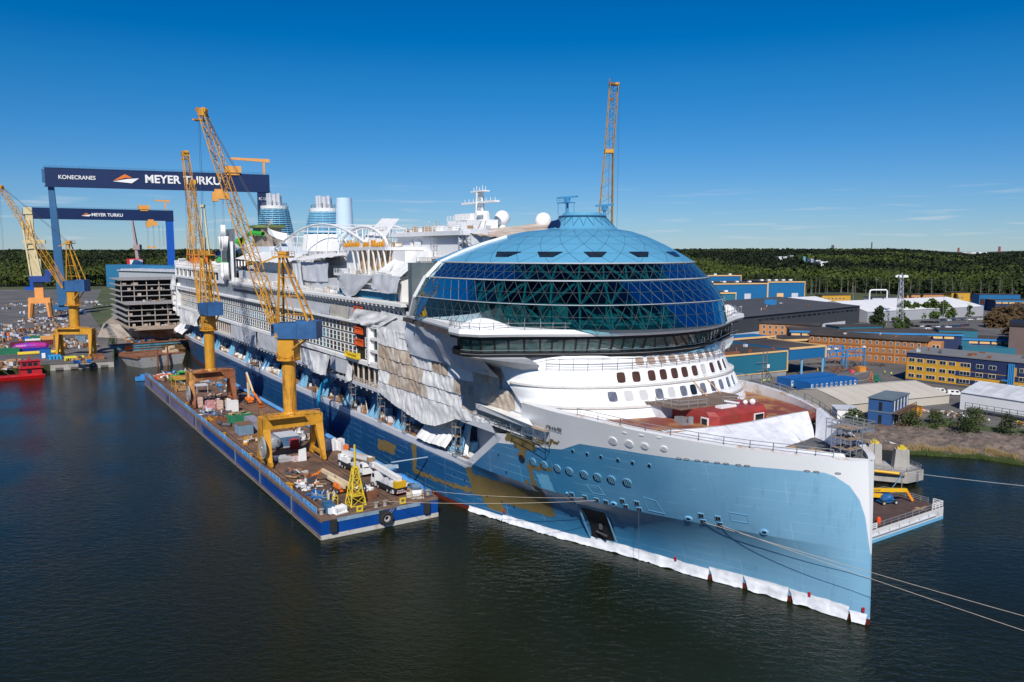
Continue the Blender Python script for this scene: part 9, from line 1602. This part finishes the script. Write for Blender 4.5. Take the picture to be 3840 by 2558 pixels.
# people in high-visibility clothing
bod = bpy.data.meshes.new('person_body'); J = [(0, 0, .92), (0, 0, 1.15), (0, 0, 1.42), (0, .02, 1.56), (0, .03, 1.68), (.1, 0, .88), (.12, .03, .48), (.13, 0, .06), (-.1, 0, .88), (-.12, -.05, .48), (-.13, -.1, .06), (.2, 0, 1.40), (.26, .03, 1.12), (.27, .14, .90), (-.2, 0, 1.40), (-.26, -.02, 1.12), (-.27, .06, .88)]
Ed = [(0, 1), (1, 2), (2, 3), (3, 4), (0, 5), (5, 6), (6, 7), (0, 8), (8, 9), (9, 10), (2, 11), (11, 12), (12, 13), (2, 14), (14, 15), (15, 16)]; rad = [.15, .15, .16, .06, .105, .09, .065, .05, .09, .065, .05, .07, .05, .04, .07, .05, .04]
bod.from_pydata(J, Ed, []); po = bpy.data.objects.new('person_body', bod); COL.objects.link(po); sk_ = po.modifiers.new('s', 'SKIN')
for i, r in enumerate(rad): bod.skin_vertices[0].data[i].radius = (r, r)
bod.skin_vertices[0].data[0].use_root = True; ss_ = po.modifiers.new('u', 'SUBSURF'); ss_.levels = 1; dg = bpy.context.evaluated_depsgraph_get(); bm2 = bpy.data.meshes.new_from_object(po.evaluated_get(dg)); bpy.data.objects.remove(po)
hv = mat('high_vis', (.55, .85, .02), .6, var=0); ho = mat('high_vis_orange', (.9, .16, .01), .6, var=0); trs = mat('work_trousers', (.03, .04, .07), .8, var=0); skn = mat('skin', (.5, .3, .22), .6, var=0)
def person(label, loc, rz=0, vest=hv):
    me = bm2.copy(); me.materials.clear(); [me.materials.append(m) for m in (trs, vest, skn)]
    for p in me.polygons: c = p.center; p.material_index = 2 if c.z > 1.5 or (abs(c.x) > .22 and c.z < .95) else (1 if c.z > .9 else 0)
    o = bpy.data.objects.new('person', me); COL.objects.link(o); o.location = loc; o.rotation_euler = (0, 0, rz); tag(o, label, 'person', 'workers in high visibility clothing'); q = MB(); q.ball((0, .03, 1.73), .13, 8, (1, 1.1, .7)); q.obj('helmet', white if vest is hv else yelp, o); return o
for (l, x, y, z, r, v) in (('leftmost of three workers in yellow jackets by the outer stair', 96.2, 300.5, 3.0, 0, hv), ('middle of three workers in yellow jackets by the outer stair', 97.2, 301.5, 3.0, 1, hv), ('rightmost of three workers in yellow jackets by the outer stair', 98.6, 301.8, 3.0, 2, hv), ('worker in a yellow jacket among the rusty steel under the runway', 126.5, 326, 3, 1, hv), ('worker in a yellow jacket walking across the open road', 152.4, 322, 3.0, 2, hv), ('worker in a yellow jacket by the office end wall', 152.0, 315.5, 3.4, 0, hv), ('worker in orange on the walkway of the blue site office', 117.2, 232.5, 6.35, 1, ho), ('worker in a yellow jacket by the bridge wing behind the dome', *sw(-66, -31, 41.2), 0, hv)): person(l, (x, y, z), r, v)
# far landmarks over the woods
for (l, x, y, z0, z1, w, m) in (('slim teal chimney rising from the wood', 511, 1400, 15, 41, 6, mat('chimney_teal', (.12, .36, .34), .6)), ('red chimney of the far town, nearer the middle', 2785, 5000, 5, 62, 14, mat('chimney_red', (.25, .07, .06), .7)), ('tall red chimney of the far town, farther right', 3040, 5000, 5, 70, 16, MC['chimney_red']), ('thin mast on the far skyline above the wood', 1480, 3300, 20, 82, 6, dgrey), ('dark cathedral tower on the far skyline', 2080, 5200, 5, 80, 22, dgrey), ('pale slim tower of the far town', 2560, 5000, 5, 66, 9, grey)): m2 = MB(); m2.tube((0, 0, z0), (0, 0, z1), w / 2, w / 2.6, 10); one(m2, 'far_tower', m, l, 'tower', (x, y, 0))
for k, (x0, x1, y0, y1, dep) in enumerate(((2701, 2741, 946, 962, 2300), (2772, 2813, 949, 964, 2300), (2915, 2948, 962, 971, 1500), (2957, 2996, 958, 970, 1600), (3036, 3044, 970, 984, 1350), (3055, 3072, 975, 982, 1350), (3070, 3100, 980, 988, 1300), (3450, 3480, 951, 957, 4200), (3500, 3530, 952, 960, 4200), (3560, 3580, 956, 961, 4000), (3600, 3650, 946, 952, 4600), (3660, 3690, 945, 951, 4600), (0, 28, 945, 952, 2600))):
    s = dep / 2987.0; m2 = MB(); n = 3; xa, xb = (x0 - 1920) * s, (x1 - 1920) * s; zt2 = 54 - (y0 - 934) * s; zb3 = 54 - (y1 - 934) * s
    t = thing('far_house', f'far white {"apartment block" if k < 2 else "house"} over the woods, {["first","second","third","fourth","fifth","sixth","seventh","eighth","ninth","tenth","eleventh","twelfth","one at the left edge"][k]}', 'building', (xa, dep, 0), 0, 'far white houses over the woods'); w = xb - xa
    for i in range(n): m2.bx(w * i / n + .3, w * (i + 1) / n, (i % 2) * 3, 18, zb3 - 14, zt2 - (i % 2) * (zt2 - zb3) * .2)
    m2.obj('wall', white if k != 3 else grey, t); m2 = MB(); [m2.bx(w * (j + .3) / 6, w * (j + .6) / 6, -.4, .2, zb3 + (zt2 - zb3) * f, zb3 + (zt2 - zb3) * (f + .16)) for j in range(6) for f in (.15, .5)]; m2.obj('window', dgrey, t)

for k, (x, y, h, r, m) in enumerate(((160, 374, 6, 3, grnm), (247, 506, 7, 3.6, grnm), (257, 515, 6, 3, pinem), (228, 470, 7, 3.4, grnm), (346, 602, 8, 4, grnm), (190, 362, 5, 2.6, grnm))): make_tree('young_tree', 'young tree among the works buildings, ' + ['beside the brick building', 'by the white flagpoles', 'right of the flagpoles', 'beyond the charcoal hall corner', 'at the end of the long white hall', 'behind the yellow office'][k], x, y, 3, h, r, m, barkd, 'young trees among the works buildings', 0, 260, .1, 5, 'tree', .8)
for nm, zz_, (u0, u1, v0, v1), n in (('workshop_hall', 10.2, (2, 36, 4, 40), 16), ('charcoal_hall', 13.4, (10, 150, 8, 50), 22), ('office_building', 11.6, (2, 58, 2, 12), 14), ('brick_building', 11.4, (2, 46, 3, 10), 12), ('far_hall', 16.4, (4, 60, 10, 50), 12)):
    for _ in range(n): q = MB(); x, y = R.uniform(u0, u1), R.uniform(v0, v1); q.box((x, y, zz_ + .3), (R.uniform(.5, 1.8), R.uniform(.5, 1.5), R.uniform(.7, 1.6))) if R.random() < .6 else q.tube((x, y, zz_ - .3), (x, y, zz_ + 1.2), .25, n=6); q.obj('roof_vent', R.choice((grey, dgrey, rusty)), bpy.data.objects[nm])
